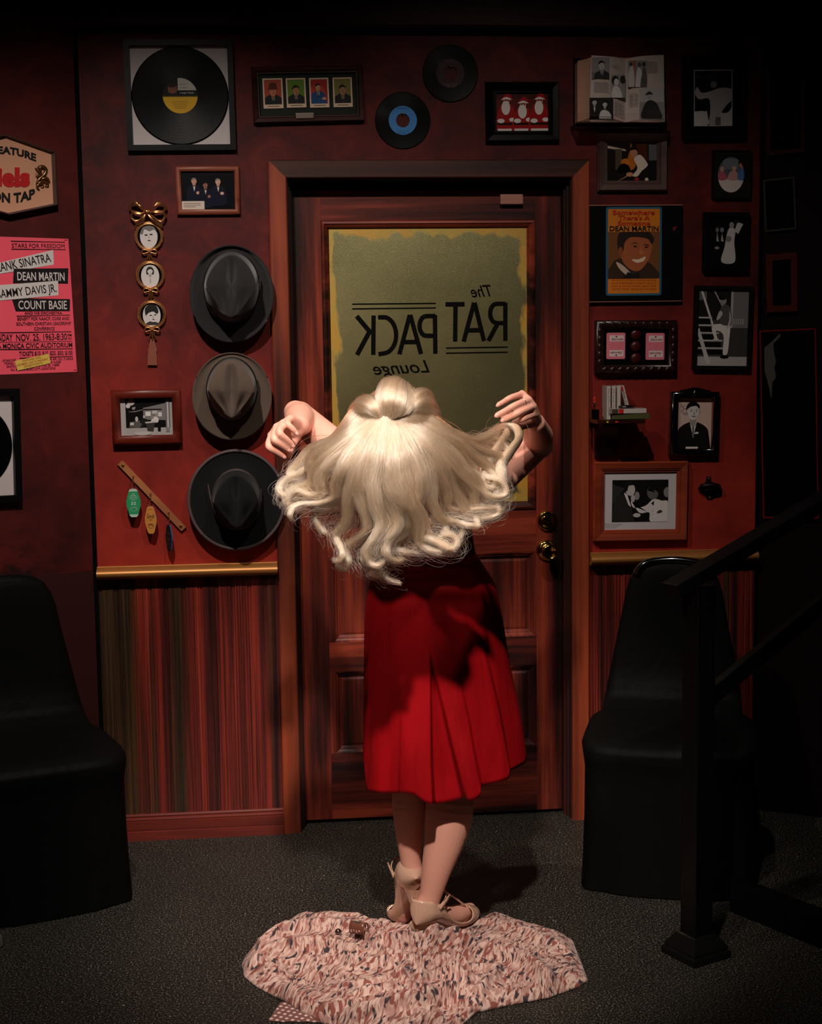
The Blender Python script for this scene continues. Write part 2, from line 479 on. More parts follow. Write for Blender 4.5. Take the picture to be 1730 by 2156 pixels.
MAT_CAS_H = wood('casing_wood_across', 'x', [(0.32, (40, 19, 16)), (0.5, (66, 30, 22)), (0.68, (92, 42, 28))], 0.5, 30, 1.0, 0.1, 6)
MAT_STOP = wood('stop_wood', 'z', [(0.3, (30, 16, 14)), (0.6, (62, 30, 24))], 0.4)
MAT_BEAM = wood('beam_wood', 'x', [(0.3, (30, 11, 10)), (0.55, (48, 16, 14)), (0.7, (64, 22, 18))], 0.6, 24, 1.0)
MAT_BASE = wood('skirting_wood', 'x', [(0.3, (64, 24, 20)), (0.6, (112, 42, 32))], 0.35)
MAT_GOLD = M('gold_painted_rail', (176, 118, 62), 0.42, 0.55, 0.5)
MAT_BRASS = M('polished_brass', (206, 164, 84), 0.13, 1.0)
MAT_AGEDBRASS = M('aged_brass', (158, 112, 62), 0.3, 0.9)
MAT_BLACK = M('satin_black', (7, 7, 8), 0.4, 0, 0.15)
MAT_MATTE = M('matt_black', (6, 6, 7), 0.8, 0, 0.06)

def floor_mat():
    m, nt, b = newmat('speckled_dark_floor')
    v = texco(nt)
    big = noisef(nt, v, 1.3, 4, 0.6)
    fine = noisef(nt, v, 210.0, 2, 0.7)
    grit = noisef(nt, v, 60.0, 4, 0.8)
    c = ramp(nt, fine, [(0.38, (11, 10, 9)), (0.50, (27, 25, 22)), (0.58, (60, 56, 49)), (0.70, (150, 142, 130))])
    c = mix(nt, ramp(nt, big, [(0.38, (150, 150, 150)), (0.62, (0, 0, 0))]), c, (28, 26, 23))
    vo = node(nt, 'ShaderNodeTexVoronoi'); vo.inputs['Scale'].default_value = 24.0
    nt.links.new(v, vo.inputs['Vector'])
    k = ramp(nt, vo.outputs['Distance'], [(0.03, (255, 255, 255)), (0.06, (0, 0, 0))])
    k = mix(nt, ramp(nt, big, [(0.45, (0, 0, 0)), (0.55, (255, 255, 255))]), (0, 0, 0), k)
    c = mix(nt, k, c, (206, 200, 190))
    nt.links.new(c, b.inputs['Base Color'])
    b.inputs['Roughness'].default_value = 0.48
    b.inputs['Specular IOR Level'].default_value = 0.35
    bump(nt, b, grit, 0.6, 0.003)
    return m
def beadboard_mat():
    m, nt, b = newmat('streaked_board_wood')
    v = texco(nt, (190, 130, 0.9)); v2 = texco(nt, (30, 21, 0.55)); v3 = texco(nt, (9, 3.2, 0.15))
    n1 = noisef(nt, v, 1, 4, 0.7); n2 = noisef(nt, v2, 1, 4, 0.6, 0.4); n3 = noisef(nt, v3, 1, 2)
    red = ramp(nt, n2, [(0.32, (40, 15, 14)), (0.44, (86, 29, 24)), (0.55, (130, 42, 32)), (0.68, (160, 60, 42))])
    olv = ramp(nt, n2, [(0.3, (34, 25, 17)), (0.5, (72, 52, 32)), (0.7, (120, 66, 40))])
    tc = node(nt, 'ShaderNodeTexCoord'); sp = node(nt, 'ShaderNodeSeparateXYZ'); nt.links.new(tc.outputs['Object'], sp.inputs[0])
    mr = node(nt, 'ShaderNodeMapRange'); nt.links.new(sp.outputs['X'], mr.inputs[0])
    mr.inputs[1].default_value = -1.05; mr.inputs[2].default_value = -0.70; mr.inputs[3].default_value = 0.30; mr.inputs[4].default_value = 0.0
    ad = node(nt, 'ShaderNodeMath', operation='ADD'); nt.links.new(mr.outputs[0], ad.inputs[0]); nt.links.new(n3, ad.inputs[1])
    c = mix(nt, ramp(nt, ad.outputs[0], [(0.60, (0, 0, 0)), (0.70, (255, 255, 255))]), red, olv)
    c = mix(nt, ramp(nt, n1, [(0.40, (235, 235, 235)), (0.52, (0, 0, 0))]), c, (30, 12, 11))
    nt.links.new(c, b.inputs['Base Color'])
    b.inputs['Roughness'].default_value = 0.4
    bump(nt, b, n1, 0.2, 0.001)
    return m
# ---------------------------------------------------------------- room shell
mb = MB(); mb.box(-4, 4, -7, 0.35, -0.05, 0.0)
struct(mb.build('floor', floor_mat()), 'dark speckled hard floor of the lounge', 'floor')
mb = MB(); mb.box(-4, 4, -7, 0.35, 3.3, 3.35)
struct(mb.build('ceiling', M('dark_ceiling', (20, 12, 12), 0.8)), 'dark ceiling above the red walls', 'ceiling')
OPX, OPZ = 0.4424, 2.06
WL, WR, WT = -1.054, 1.047, 2.487
mb = MB()
mb.box(WL, -OPX, 0, 0.12, 0, WT); mb.box(OPX, WR, 0, 0.12, 0, WT); mb.box(-OPX, OPX, 0, 0.12, OPZ, WT)
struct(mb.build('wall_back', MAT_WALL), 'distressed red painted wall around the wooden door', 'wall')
mb = MB(); mb.box(-1.5, 1.6, 0.121, 0.2, 0, 3.3)
struct(mb.build('wall_backing', MAT_MATTE), 'black void behind the door and wall panels', 'wall')
def on_plane(o, pl):
    o.location = pl.p; o.rotation_euler = (0, 0, pl.rz); return o
mb = MB(); mb.box(-2.6, -0.006, 0, 0.06, 0.868, 2.9)
struct(on_plane(mb.build('wall_left', MAT_WALL_L), LEFT), 'angled red painted side wall with worn patches', 'wall')
mb = MB(); mb.box(-2.6, -0.006, 0.0, 0.06, 0, 0.868)
struct(on_plane(mb.build('wall_left_dado', MAT_DADO), LEFT), 'dark maroon lower part of the angled side wall', 'wall')
RIGHT = Plane(1.062, 0.004, math.radians(-30))
mb = MB(); mb.box(0, 2.4, 0, 0.06, 0, 2.9)
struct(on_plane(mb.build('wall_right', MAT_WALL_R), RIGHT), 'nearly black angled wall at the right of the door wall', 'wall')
# beam across the top
mb = MB(); mb.bbox(-1.10, 1.10, -0.055, 0.118, 2.508, 2.95, 0.004)
struct(mb.build('trim_1', MAT_BEAM), 'dark wooden beam across the top of the wall', 'trim')
mb = MB(); mb.bbox(-2.6, -0.02, -0.05, -0.001, 2.508, 2.95, 0.004)
struct(on_plane(mb.build('trim_2', MAT_BEAM), LEFT), 'dark wooden beam along the top of the angled left wall', 'trim')
# wainscot boards, chair rails, skirting
bead = beadboard_mat()
def wainscot(x0, x1, name, label):
    mb = MB(); x = x0; w = 0.0515
    def strip(a, b, h): mb.box(a, b, -h, 0.0, 0.07, 0.86)
    while x < x1 - 0.004:
        e = min(x + w, x1)
        strip(x, min(x + 0.0055, e), 0.0065)          # raised bead
        strip(min(x + 0.0055, e), min(x + 0.009, e), 0.003)
        strip(min(x + 0.009, e), max(e - 0.003, x), 0.008)
        strip(max(e - 0.003, x), e, 0.003)
        x = e
    struct(mb.build(name, bead), label, 'wall panelling')
wainscot(WL, -0.497, 'trim_3', 'streaked red and olive board panelling left of the door')
wainscot(0.498, WR, 'trim_4', 'streaked red board panelling right of the door')
def chair_rail(x0, x1, name, label):
    mb = MB()
    prof = [(0.0, 0.879), (-0.018, 0.8795), (-0.018, 0.8765)] + [(-0.012 - 0.034 * math.sin(a), 0.858 + 0.019 * math.cos(a)) for a in [PI * k / 14 for k in range(15)]] + [(-0.008, 0.838), (0, 0.838)]
    mb.grid([[(x, y, z) for y, z in prof] for x in (x0, x1)], 0, True)
    for x in (x0, x1): mb.face([(x, y, z) for y, z in prof])
    struct(mb.build(name, MAT_GOLD), label, 'chair rail')
chair_rail(WL, -0.498, 'trim_5', 'rounded gold painted chair rail left of the door')
chair_rail(0.499, WR, 'trim_6', 'rounded gold painted chair rail right of the door')
def skirt(x0, x1, name, label):
    mb = MB()
    prof = [(0.0, 0.083), (-0.013, 0.083), (-0.015, 0.078), (-0.013, 0.073), (-0.017, 0.072), (-0.019, 0.066), (-0.017, 0.062), (-0.021, 0.061), (-0.021, 0.034), (-0.019, 0.031), (-0.025, 0.029), (-0.026, 0.0), (0, 0)]
    mb.grid([[(x, y, z) for y, z in prof] for x in (x0, x1)], 0, False)
    for x in (x0, x1): mb.face([(x, y, z) for y, z in prof])
    struct(mb.build(name, MAT_BASE), label, 'skirting board')
skirt(WL, -0.497, 'baseboard_left', 'stepped dark red skirting board left of the door')
skirt(0.498, WR, 'baseboard_right', 'stepped dark red skirting board right of the door')
# corner strip left
mb = MB(); mb.box(-1.066, -1.055, -0.002, 0.1, 0, 2.487)
struct(mb.build('trim_7', MAT_MATTE), 'black gap where the red wall meets the angled left wall', 'trim')
# casing
CW = 0.0545
mb = MB()
def casing_leg(xa, xb):
    mb = MB(); p = [(xa, 0), (xa, -0.017), (xa + (xb - xa) * .06, -0.020), (xa + (xb - xa) * .94, -0.020), (xb, -0.017), (xb, 0)]
    z = {0: OPZ, 1: OPZ + CW}
    top = [OPZ + CW * (abs(x) - OPX) / CW for x, y in p]
    mb.grid([[(x, y, 0) for x, y in p], [(x, y, t) for (x, y), t in zip(p, top)]], 0, False)
    mb.face([(x, y, t) for (x, y), t in zip(p, top)])
    return mb
struct(casing_leg(-OPX - CW, -OPX).build('trim_8', MAT_CAS_V), 'orange brown wooden casing up the left side of the door', 'door casing')
struct(casing_leg(OPX, OPX + CW).build('trim_9', MAT_CAS_V), 'dark brown wooden casing up the right side of the door', 'door casing')
mb = MB(); p = [(OPZ, 0), (OPZ, -0.017), (OPZ + .003, -0.020), (OPZ + CW - .003, -0.020), (OPZ + CW, -0.017), (OPZ + CW, 0)]
mb.grid([[(sx * (OPX + (z - OPZ)), y, z) for z, y in p] for sx in (-1, 1)], 0, False)
struct(mb.build('trim_10', MAT_CAS_H), 'wooden casing across the head of the door', 'door casing')
# jamb lining and stops
mb = MB()
for sx in (-1, 1):
    mb.box(min(sx * OPX, sx * (OPX - .004)), max(sx * OPX, sx * (OPX - .004)), -0.004, 0.12, 0, OPZ)
    for k, (a, b, y) in enumerate(((.004, .010, .022), (.010, .016, .04))):
        xs = sorted((sx * (OPX - a), sx * (OPX - b))); mb.box(xs[0], xs[1], y, 0.12, 0, OPZ)
mb.box(-OPX, OPX, -0.004, 0.12, OPZ - .004, OPZ)
struct(mb.build('trim_11', MAT_STOP), 'dark wooden jamb and stop strips inside the door opening', 'door jamb')

# ---------------------------------------------------------------- door
DY = 0.07
door = bpy.data.objects.new('door_1', None); COL.objects.link(door)
struct(door, 'dark red wood grained door with an olive glass window', 'door')
DX = 0.4245
def dz(px, py): return DOOR.at(px, py).z
def dx(px, py): return DOOR.at(px, py).x
gx0, gx1, gz0, gz1 = dx(697, 700), dx(1110, 700), dz(1000, 1058), dz(900, 481.5)
mw = 0.026
wx0, wx1, wz0, wz1 = gx0 - mw, gx1 + mw, gz0 - mw, gz1 + mw
pz = [dz(914, 1168), dz(914, 1346), dz(914, 1407), dz(914, 1578)]
pxl, pxr = dx(703, 1350), dx(1126, 1340)
def slab(x0, x1, z0, z1, name, m, t=0.0):
    mb = MB(); mb.bbox(x0, x1, DY - t, DY + 0.035, z0, z1, 0.0012)
    return mb.build(name, m, door)
slab(-DX, wx0, 0.012, 2.03, 'stile', MAT_DOOR_V)
slab(wx1, DX, 0.012, 2.03, 'stile', MAT_DOOR_V)
slab(wx0, wx1, wz1, 2.03, 'rail', MAT_DOOR_H)
slab(wx0, wx1, pz[0], wz0, 'rail', MAT_DOOR_H)
slab(wx0, wx1, pz[2], pz[1], 'rail', MAT_DOOR_H)
slab(wx0, wx1, 0.012, pz[3], 'rail', MAT_DOOR_H)
for za, zb in ((pz[1], pz[0]), (pz[3], pz[2])):
    mb = MB()
    frame = [(0.0, -DY), (0.008, -DY - .0), (0.014, -DY - .014), (0.022, -DY - .016), (0.03, -DY - .012)]
    x0, x1 = max(pxl, wx0), min(pxr, wx1)
    prof = [(0.0, -DY), (0.003, -DY - .0005), (0.006, -DY - .004), (0.011, -DY - .006), (0.014, -DY - .012), (0.022, -DY - .0145), (0.03, -DY - .012)]
    frame_ring(mb, x0, x1, za, zb, prof)
    mb.face([(x0 + .03, DY + .012, za + .03), (x1 - .03, DY + .012, za + .03), (x1 - .03, DY + .012, zb - .03), (x0 + .03, DY + .012, zb - .03)])
    for a, b in ((wx0, x0), (x1, wx1)):
        if b - a > 1e-4: mb.box(a, b, DY, DY + .03, za, zb)
    mb.build('recessed_panel', MAT_DOOR_V, door)
mb = MB()
frame_ring(mb, wx0, wx1, wz0, wz1, [(0, -DY + .001), (.003, -DY + .006), (.009, -DY + .008), (.012, -DY + .003), (.019, -DY - .002), (.022, -DY - .010), (mw, -DY - .013)])
mb.build('window_moulding', MAT_DOOR_H, door)
def pane_mat():
    m, nt, b = newmat('olive_textured_glass')
    v = texco(nt)
    tc = node(nt, 'ShaderNodeTexCoord'); sp = node(nt, 'ShaderNodeSeparateXYZ'); nt.links.new(tc.outputs['Object'], sp.inputs[0])
    def band(sock, c, half):
        a = node(nt, 'ShaderNodeMath', operation='SUBTRACT'); nt.links.new(sp.outputs[sock], a.inputs[0]); a.inputs[1].default_value = c
        ab = node(nt, 'ShaderNodeMath', operation='ABSOLUTE'); nt.links.new(a.outputs[0], ab.inputs[0])
        s = node(nt, 'ShaderNodeMath', operation='SUBTRACT'); s.inputs[0].default_value = half; nt.links.new(ab.outputs[0], s.inputs[1])
        return s.outputs[0]
    ex, ez = band('X', (gx0 + gx1) / 2, (gx1 - gx0) / 2), band('Z', (gz0 + gz1) / 2, (gz1 - gz0) / 2)
    mn = node(nt, 'ShaderNodeMath', operation='MINIMUM'); nt.links.new(ex, mn.inputs[0]); nt.links.new(ez, mn.inputs[1])
    v2 = texco(nt, (3.5, 1, 1.3))
    nn = noisef(nt, v2, 4.2, 5, 0.55)
    ma = node(nt, 'ShaderNodeMath', operation='MULTIPLY_ADD'); nt.links.new(nn, ma.inputs[0]); ma.inputs[1].default_value = -0.115; nt.links.new(mn.outputs[0], ma.inputs[2])
    edge = ramp(nt, ma.outputs[0], [(0.0, (255, 255, 255)), (0.012, (0, 0, 0))])
    mr = node(nt, 'ShaderNodeMapRange'); nt.links.new(ma.outputs[0], mr.inputs[0])
    mr.inputs[1].default_value = -0.044; mr.inputs[2].default_value = -0.034; mr.inputs[3].default_value = 0; mr.inputs[4].default_value = 1
    base = noisef(nt, v, 3.0, 3)
    olive = ramp(nt, base, [(0.3, (148, 143, 100)), (0.7, (178, 170, 122))])
    gold = ramp(nt, noisef(nt, v, 14, 4), [(0.3, (190, 168, 74)), (0.7, (222, 158, 52))])
    c = mix(nt, mr.outputs[0], gold, olive)
    g = noisef(nt, v, 520.0, 1, 0.5)
    gl = ramp(nt, g, [(0.56, (0, 0, 0)), (0.74, (255, 255, 255))])
    c = mix(nt, gl, c, (196, 186, 120))
    nt.links.new(c, b.inputs['Base Color'])
    b.inputs['Roughness'].default_value = 0.36
    b.inputs['Specular IOR Level'].default_value = 1.0
    nt.links.new(mix(nt, mr.outputs[0], (130, 130, 130), (245, 245, 245)), b.inputs['Metallic'])
    bump(nt, b, g, 0.5, 0.0010)
    return m
mb = MB(); mb.box(gx0 - .004, gx1 + .004, DY + 0.0125, DY + .018, gz0 - .004, gz1 + .004)
mb.build('glass_pane', pane_mat(), door)['label'] = 'olive textured glass with painted golden edges'
# mirrored lettering on the glass
ly = DY + 0.0122
GP = Plane(0, ly, 0)
def gp(u, v):
    q = GP.at(540 + u / 2.4028, 330 + v / 2.4028); return (q.x, q.z)
mb = MB(); SW = 0.0142
def st(*pts, w=SW): stroke(mb, [gp(*p) for p in pts], w, ly)
st((592, 803), (590, 1003)); st((506, 806), (578, 892), w=SW * 1.05); st((572, 884), (508, 1003), w=SW * 1.05)
arc = [(614, 812)] + [(640 + 66 * math.sin(a), 903 - 92 * math.cos(a)) for a in [PI * k / 16 for k in range(1, 16)]] + [(616, 1000)]
st(*arc)
st((775, 800), (722, 1000)); st((777, 800), (832, 998)); st((742, 938), (812, 937))
st((902, 800), (904, 997)); st(*([(904, 806), (862, 806)] + [(858 - 34 * math.sin(a), 856 - 50 * math.cos(a)) for a in [PI * k / 10 for k in range(1, 10)]] + [(862, 906), (904, 906)]))
st((1006, 744), (1004, 935)); st((955, 747), (1052, 746))
st((1100, 738), (1047, 935)); st((1102, 738), (1150, 932)); st((1064, 878), (1132, 877))
st((1258, 738), (1258, 932)); st(*([(1258, 744), (1218, 744)] + [(1215 - 34 * math.sin(a), 793 - 49 * math.cos(a)) for a in [PI * k / 10 for k in range(1, 10)]] + [(1218, 842), (1258, 842)]))
st((1218, 846), (1172, 932))
for a, b in (((483, 746), (907, 742)), ((483, 770), (907, 765)), ((958, 968), (1270, 963)), ((958, 994), (1270, 989))): st(a, b, w=0.0045)
def mirror_word(s, ua, ub, va, vb, hu):
    def fn(t, h, q):
        return gp(ua + (ub - ua) * t - h * hu * 0.12, va + (vb - va) * t - h * hu)
    text(mb, s, (0, 0), (1, 0), 1, ly, 0, 0.012, 0.25, fn=fn)
mirror_word('The', 1190, 1086, 706, 712, 62)
mirror_word('Lounge', 876, 592, 1090, 1104, 66)
mb.build('lettering', M('black_sign_paint', (7, 7, 5), 0.7, 0, .08), door)['label'] = 'mirrored black lettering on the glass'
# ironmongery
kx, kz = dx(1152, 1163), DOOR.at(1151, 1156, .035).z
k0 = DOOR.at(1150, 1158, .0); k1 = DOOR.at(1151, 1096, 0.0)
mb = MB()
mb.lathe([(0, 0), (.034, 0), (.034, -.004), (.031, -.010), (.026, -.013), (.017, -.014), (.014, -.02), (.014, -.034), (.019, -.040), (.0255, -.048), (.027, -.056), (.0255, -.063), (.021, -.067), (.019, -.064), (0, -.063)], c=(k0.x, DY, k0.z))
o = mb.build('door_knob', MAT_BRASS, door); o['label'] = 'round polished brass knob'
mb = MB()
mb.lathe([(0, 0), (.033, 0), (.033, -.005), (.030, -.010), (.027, -.012), (.025, -.009), (.022, -.011), (0, -.012)], c=(k1.x, DY, k1.z))
o = mb.build('deadbolt', MAT_BRASS, door); o['label'] = 'round brass deadbolt above the knob'
mb = MB(); rot = Matrix.Translation((k1.x, DY - .02, k1.z)) @ Matrix.Rotation(math.radians(40), 4, 'Y')
mb.bbox(-.019, .019, -.006, .010, -.0055, .0055, 0.003, mat=rot)
mb.build('thumb_turn', MAT_BRASS, o)
a, b = DOOR.at(1053, 409, .02), DOOR.at(1101, 430, .02)
mb = MB(); mb.bbox(a.x, b.x, DY - .022, DY, b.z, a.z, 0.004)
mb.build('wooden_block', wood('pale_block_wood', 'x', [(0.3, (150, 92, 82)), (0.7, (196, 138, 122))]), door)['label'] = 'small pale reddish wooden block on the top rail'
# ================================================================ things on the walls
SK, SKD = (206, 150, 118), (150, 100, 78)
HR = (34, 24, 20)
VINYL = M('vinyl', (9, 9, 10), 0.28, 0, 0.5)
def vinyl_mat():
    m, nt, b = newmat('grooved_vinyl')
    tc = node(nt, 'ShaderNodeTexCoord'); sp = node(nt, 'ShaderNodeVectorMath', operation='MULTIPLY'); sp.inputs[1].default_value = (1, 0, 1)
    nt.links.new(tc.outputs['Object'], sp.inputs[0])
    ln = node(nt, 'ShaderNodeVectorMath', operation='LENGTH'); nt.links.new(sp.outputs[0], ln.inputs[0])
    mu = node(nt, 'ShaderNodeMath', operation='MULTIPLY'); nt.links.new(ln.outputs['Value'], mu.inputs[0]); mu.inputs[1].default_value = 2600
    sn = node(nt, 'ShaderNodeMath', operation='SINE'); nt.links.new(mu.outputs[0], sn.inputs[0])
    b.inputs['Base Color'].default_value = lin((5, 5, 6)); b.inputs['Roughness'].default_value = 0.32; b.inputs['Specular IOR Level'].default_value = 0.12
    bump(nt, b, sn.outputs[0], 0.25, 0.0006)
    return m
GROOVE = vinyl_mat()
def disc_record(parent, c, R1, y, name='record', hole=0.0):
    mb = MB()
    prof = [(hole or 0.003, y - .001), (R1 * .34 if not hole else R1 * .52, y - .0016), (R1 * .36 if not hole else R1 * .54, y - .001), (R1 * .97, y - .001), (R1, y - .0004), (R1, y + .001)]
    mb.lathe(prof, c=(c[0], 0, c[1]), n=72)
    o = mb.build(name, GROOVE, parent)
    return o

# framed long-playing record, top left
T, r = framed('framed_record', 'black framed long playing record with yellow and grey label, top left of the red wall', 'framed record',
              [(259.5, 84), (489, 84), (497, 316), (268.5, 318)], 0.017, 0.022, 'flat', MAT_BLACK)
board(T, r, -0.004, M('pale_grey_card', (196, 186, 186), 0.8))
rr = (r[1] - r[0]) / 2 * 1.0
rec = disc_record(T.o, (0, 0), rr, -0.006)
rec.location = (0, 0, 0)
mb = MB(); LR = 0.052; y = -0.0082
cols = [(212, 164, 40), (176, 172, 164), (16, 18, 16), (120, 74, 52), (34, 22, 16), (20, 22, 24), (60, 52, 20)]
circ = lambda R0, a0, a1, n=24: [(R0 * math.cos(a0 + (a1 - a0) * k / n), R0 * math.sin(a0 + (a1 - a0) * k / n)) for k in range(n + 1)]
def lab(poly, ci, dy): mb.face([(px, y - dy, pz_) for px, pz_ in poly], ci)
lab(circ(LR, PI, 2 * PI), 0, 0)
lab(circ(LR, 0, PI), 2, 0)
lab([(-.006, .016)] + circ(LR, math.asin(.016 / LR), PI / 2 + .115), 1, .0001)
c0 = clip(E(-.022, .02, .014, .018, 0)[1], circ(LR, 0, 2 * PI, 40)[:-1]); lab(c0, 3, .0002)
lab(E(-.024, .032, .014, .008, 0)[1], 4, .0003); lab([(-.044, .002), (-.012, .002), (-.014, .010), (-.022, .005), (-.034, .010)], 5, .0003)
lab([(-.052, -.003), (.052, -.003), (.051, .0005), (-.051, .0005)], 6, .0003)
text(mb, 'reprise:', (.0, .006), (.042, .006), .007, y - .0004, 1)
text(mb, 'SINATRA', (-.001, .032), (.018, .032), .003, y - .0004, 2); text(mb, 'VOLUME 2', (-.001, .022), (.024, .022), .003, y - .0004, 2)
for k in range(5): text(mb, 'SIDE ONE LONG PLAYING', (-.024 + .002 * k, -.018 - .005 * k), (.024 - .002 * k, -.018 - .005 * k), .0022, y - .0004, 6)
mb.build('record_label', [ink(c) for c in cols], rec)
# framed record at the left edge
T, r = framed('framed_record', 'black framed record on pale card, low on the angled wall at the left edge', 'framed record',
              [(-175, 816), (37, 822.5), (48, 1051), (-170, 1072)], 0.02, 0.022, 'flat', MAT_BLACK, LEFT)
board(T, r, -0.004, M('pale_grey_card', None))
disc_record(T.o, (0, 0), (r[1] - r[0]) / 2 * 0.985, -0.006)

# two singles hung straight on the wall
def single(label, px, py, rpx, lab_c, ink_c, txt):
    T = Thing('vinyl_single', label, 'record', BACK, px, py)
    R1 = rpx / 676.0
    disc_record(T.o, (0, 0), R1, -0.003, 'vinyl_disc', hole=R1 * 0.24)
    mb = MB(); mb.lathe([(R1 * .245, -.0052), (R1 * .51, -.0052)], c=(0, 0, 0), n=56, sm=False)
    for k, w in enumerate(txt):
        zz = R1 * (.40 if k == 0 else -.40 - .07 * (k - 1)); hw = R1 * (.2 if k == 0 else .24 - .05 * (k - 1))
        text(mb, w, (-hw, zz), (hw, zz), R1 * .045, -.0054, 1)
    o = mb.build('record_label', [ink(lab_c), ink(ink_c)], T.o)
    mb = MB(); mb.tube([(0, 0, R1 * .235), (0, -.012, R1 * .235)], .0018); mb.ball((0, -.012, R1 * .235), .0028)
    mb.build('nail', M('nail_steel', (190, 186, 180), 0.25, 1.0), T.o)
single('small vinyl single with bright blue label above the door', 847.5, 254, 57.5, (72, 138, 206), (22, 40, 66), ['STEREO', 'THAT\'S LIFE', 'SIDE 1'])
single('small vinyl single with dull maroon label, higher of the two above the door', 947.5, 155, 58, (62, 44, 46), (112, 88, 88), ['SIDE', 'RECORD', '45'])

# framed set of four portrait cards
T, r = framed('framed_cards', 'dark wood frame holding four coloured portrait cards on black board', 'picture frame',
              [(529, 141), (764, 136), (766, 255), (533, 260)], 0.022, 0.024, 'step', wood('dark_frame_wood', 'x', [(0.3, (34, 14, 12)), (0.7, (66, 28, 22))]))
board(T, r, -0.004, M('green_black_board', (14, 22, 16), 0.8))
CARDS = [((552, 165.5), (597, 228), (176, 74, 52), 'hat'), ((601, 165), (645, 226), (96, 132, 44), ''), ((650, 164.5), (693.5, 226), (164, 42, 36), 'side'), ((699.5, 163.5), (742.5, 225), (128, 120, 62), '')]
for i, (a, b, bgc, kind) in enumerate(CARDS):
    x0, z1 = T.L(*a, off=.006); x1, z0 = T.L(*b, off=.006)
    A = (x1 - x0) / (z1 - z0)
    sh = [R(.05, .13, A - .05, .95, bgc)]
    if kind == 'side':
        sh += [E(A * .4, .45, .3, .33, (186, 62, 48))] + suit(A * .45, .66, .2, (36, 74, 128), (220, 205, 190), (24, 30, 44)) + head(A * .45, .68, .2, SK, HR, 1)
        sh += [E(A * .75, .3, .08, .05, SK)]
    else:
        sh += suit(A / 2, .6, .26, (30, 34, 38), (226, 216, 204), (28, 26, 36)) + head(A / 2, .58, .27, (210, 128, 92) if i % 2 == 0 else (180, 130, 96), HR, .6, hat=(88, 36, 26) if kind == 'hat' else None)
    sh += [R(0, 0, A, .13, (228, 200, 172)), R(0, 0, .05, 1, (228, 200, 172)), R(A - .05, 0, A, 1, (228, 200, 172)), R(0, .95, A, 1, (228, 200, 172)), R(A * .2, .055, A * .8, .085, (130, 110, 96))]
    photo('portrait_card', T.o, x0, x1, z0, z1, -.0062, bgc, sh, gloss=False, lab=['card of a man in a tall bowler hat', 'card of a man on green', 'card of a man in a blue suit on red', 'card of a man in a dark suit on olive'][i])
a, b = T.L(622, 240.5), T.L(660, 251.5)
mb = MB(); mb.bbox(a[0], b[0], -.026, -.018, b[1], a[1], .002)
mb.build('name_plate', M('worn_plate', (120, 104, 98), 0.4, 0.3), T.o)

# three men in santa suits
T, r = framed('picture_frame', 'black stepped frame with a photo of three people in red santa suits', 'picture frame',
              [(1022, 172.5), (1177.5, 172), (1176.5, 298), (1022.5, 299)], 0.034, 0.026, 'step', M('black_lacquer', (7, 6, 7), 0.3, 0, 0.2))
A = (r[1] - r[0]) / (r[3] - r[2]); sh = [R(0, .86, A, 1, (70, 30, 28))]
for k, (cx, cy) in enumerate(((A * .2, .72), (A * .52, .62), (A * .84, .72))):
    sh += [S([(cx - .2, cy - .1), (cx - .3, -.1), (cx + .3, -.1), (cx + .2, cy - .1), (cx, cy)], (164, 26, 30)), E(cx, cy + .08, .085, .1, SK), E(cx - .02, cy - .1, .12, .19, (232, 222, 216)), S([(cx - .13, cy + .13), (cx + .02, cy + .3), (cx + .14, cy + .2), (cx + .12, cy + .12)], (168, 28, 30)), S([(cx - .15, cy + .12), (cx, cy + .19), (cx + .15, cy + .12), (cx, cy + .13)], (236, 228, 222)), E(cx - .035, cy + .09, .025, .015, HR), E(cx + .035, cy + .09, .025, .015, HR),
           R(cx - .26, .16, cx + .26, .22, (26, 22, 22)), E(cx - .16, .27, .1, .06, (232, 224, 220)), E(cx + .16, .3, .09, .055, (232, 224, 220)), R(cx - .25, .0, cx + .25, .06, (226, 218, 214))]
photo('photograph', T.o, r[0], r[1], r[2], r[3], -.007, (96, 36, 32), sh)

# open picture book on a small ledge
T = Thing('open_book', 'thick open picture book standing on a small ledge at the top right of the wall', 'book', BACK, 1315, 190)
B3 = lambda u, v, off: T.L(1180 + u / 3.1455, 60 + v / 3.1455, off)
def page_surface(cols, name, m):
    mb = MB(); rows = []
    for (ut, vt, ub, vb, off) in cols:
        a, b = B3(ut, vt, off), B3(ub, vb, off)
        rows.append([(a[0], -off, a[1]), (b[0], -off, b[1])])
    mb.grid(rows, 0, True)
    return mb.build(name, m, T.o)
paper = M('book_paper', (208, 190, 182), 0.75)
LP = [(203, 178, 190, 618, .062), (250, 180, 240, 619, .066), (310, 184, 305, 619, .064), (370, 190, 368, 620, .056), (427, 206, 427, 620, .040)]
RP = [(427, 206, 427, 620, .040), (480, 190, 482, 620, .052), (550, 181, 555, 620, .056), (620, 177, 625, 620, .055), (682, 175, 690, 620, .052)]
page_surface(LP, 'left_page', paper); page_surface(RP, 'right_page', paper)
mb = MB()
a, b = B3(112, 214, .045), B3(120, 620, .045); c, d = B3(203, 192, .0615), B3(190, 618, .0615)
for k in range(9):
    t = k / 9
    mb.face([(a[0] + (c[0] - a[0]) * t, -.045 - .017 * t, a[1] + (c[1] - a[1]) * t), (a[0] + (c[0] - a[0]) * (t + .09), -.047 - .017 * t, a[1] + (c[1] - a[1]) * t), (b[0] + (d[0] - b[0]) * (t + .09), -.047 - .017 * t, b[1]), (b[0] + (d[0] - b[0]) * t, -.045 - .017 * t, b[1])], 0)
e, f = B3(682, 177, .05), B3(690, 620, .05)
mb.box(a[0], c[0], -.044, -.004, b[1], a[1] - .004); mb.box(c[0], e[0] - .002, -.038, -.004, f[1], e[1] - .006)
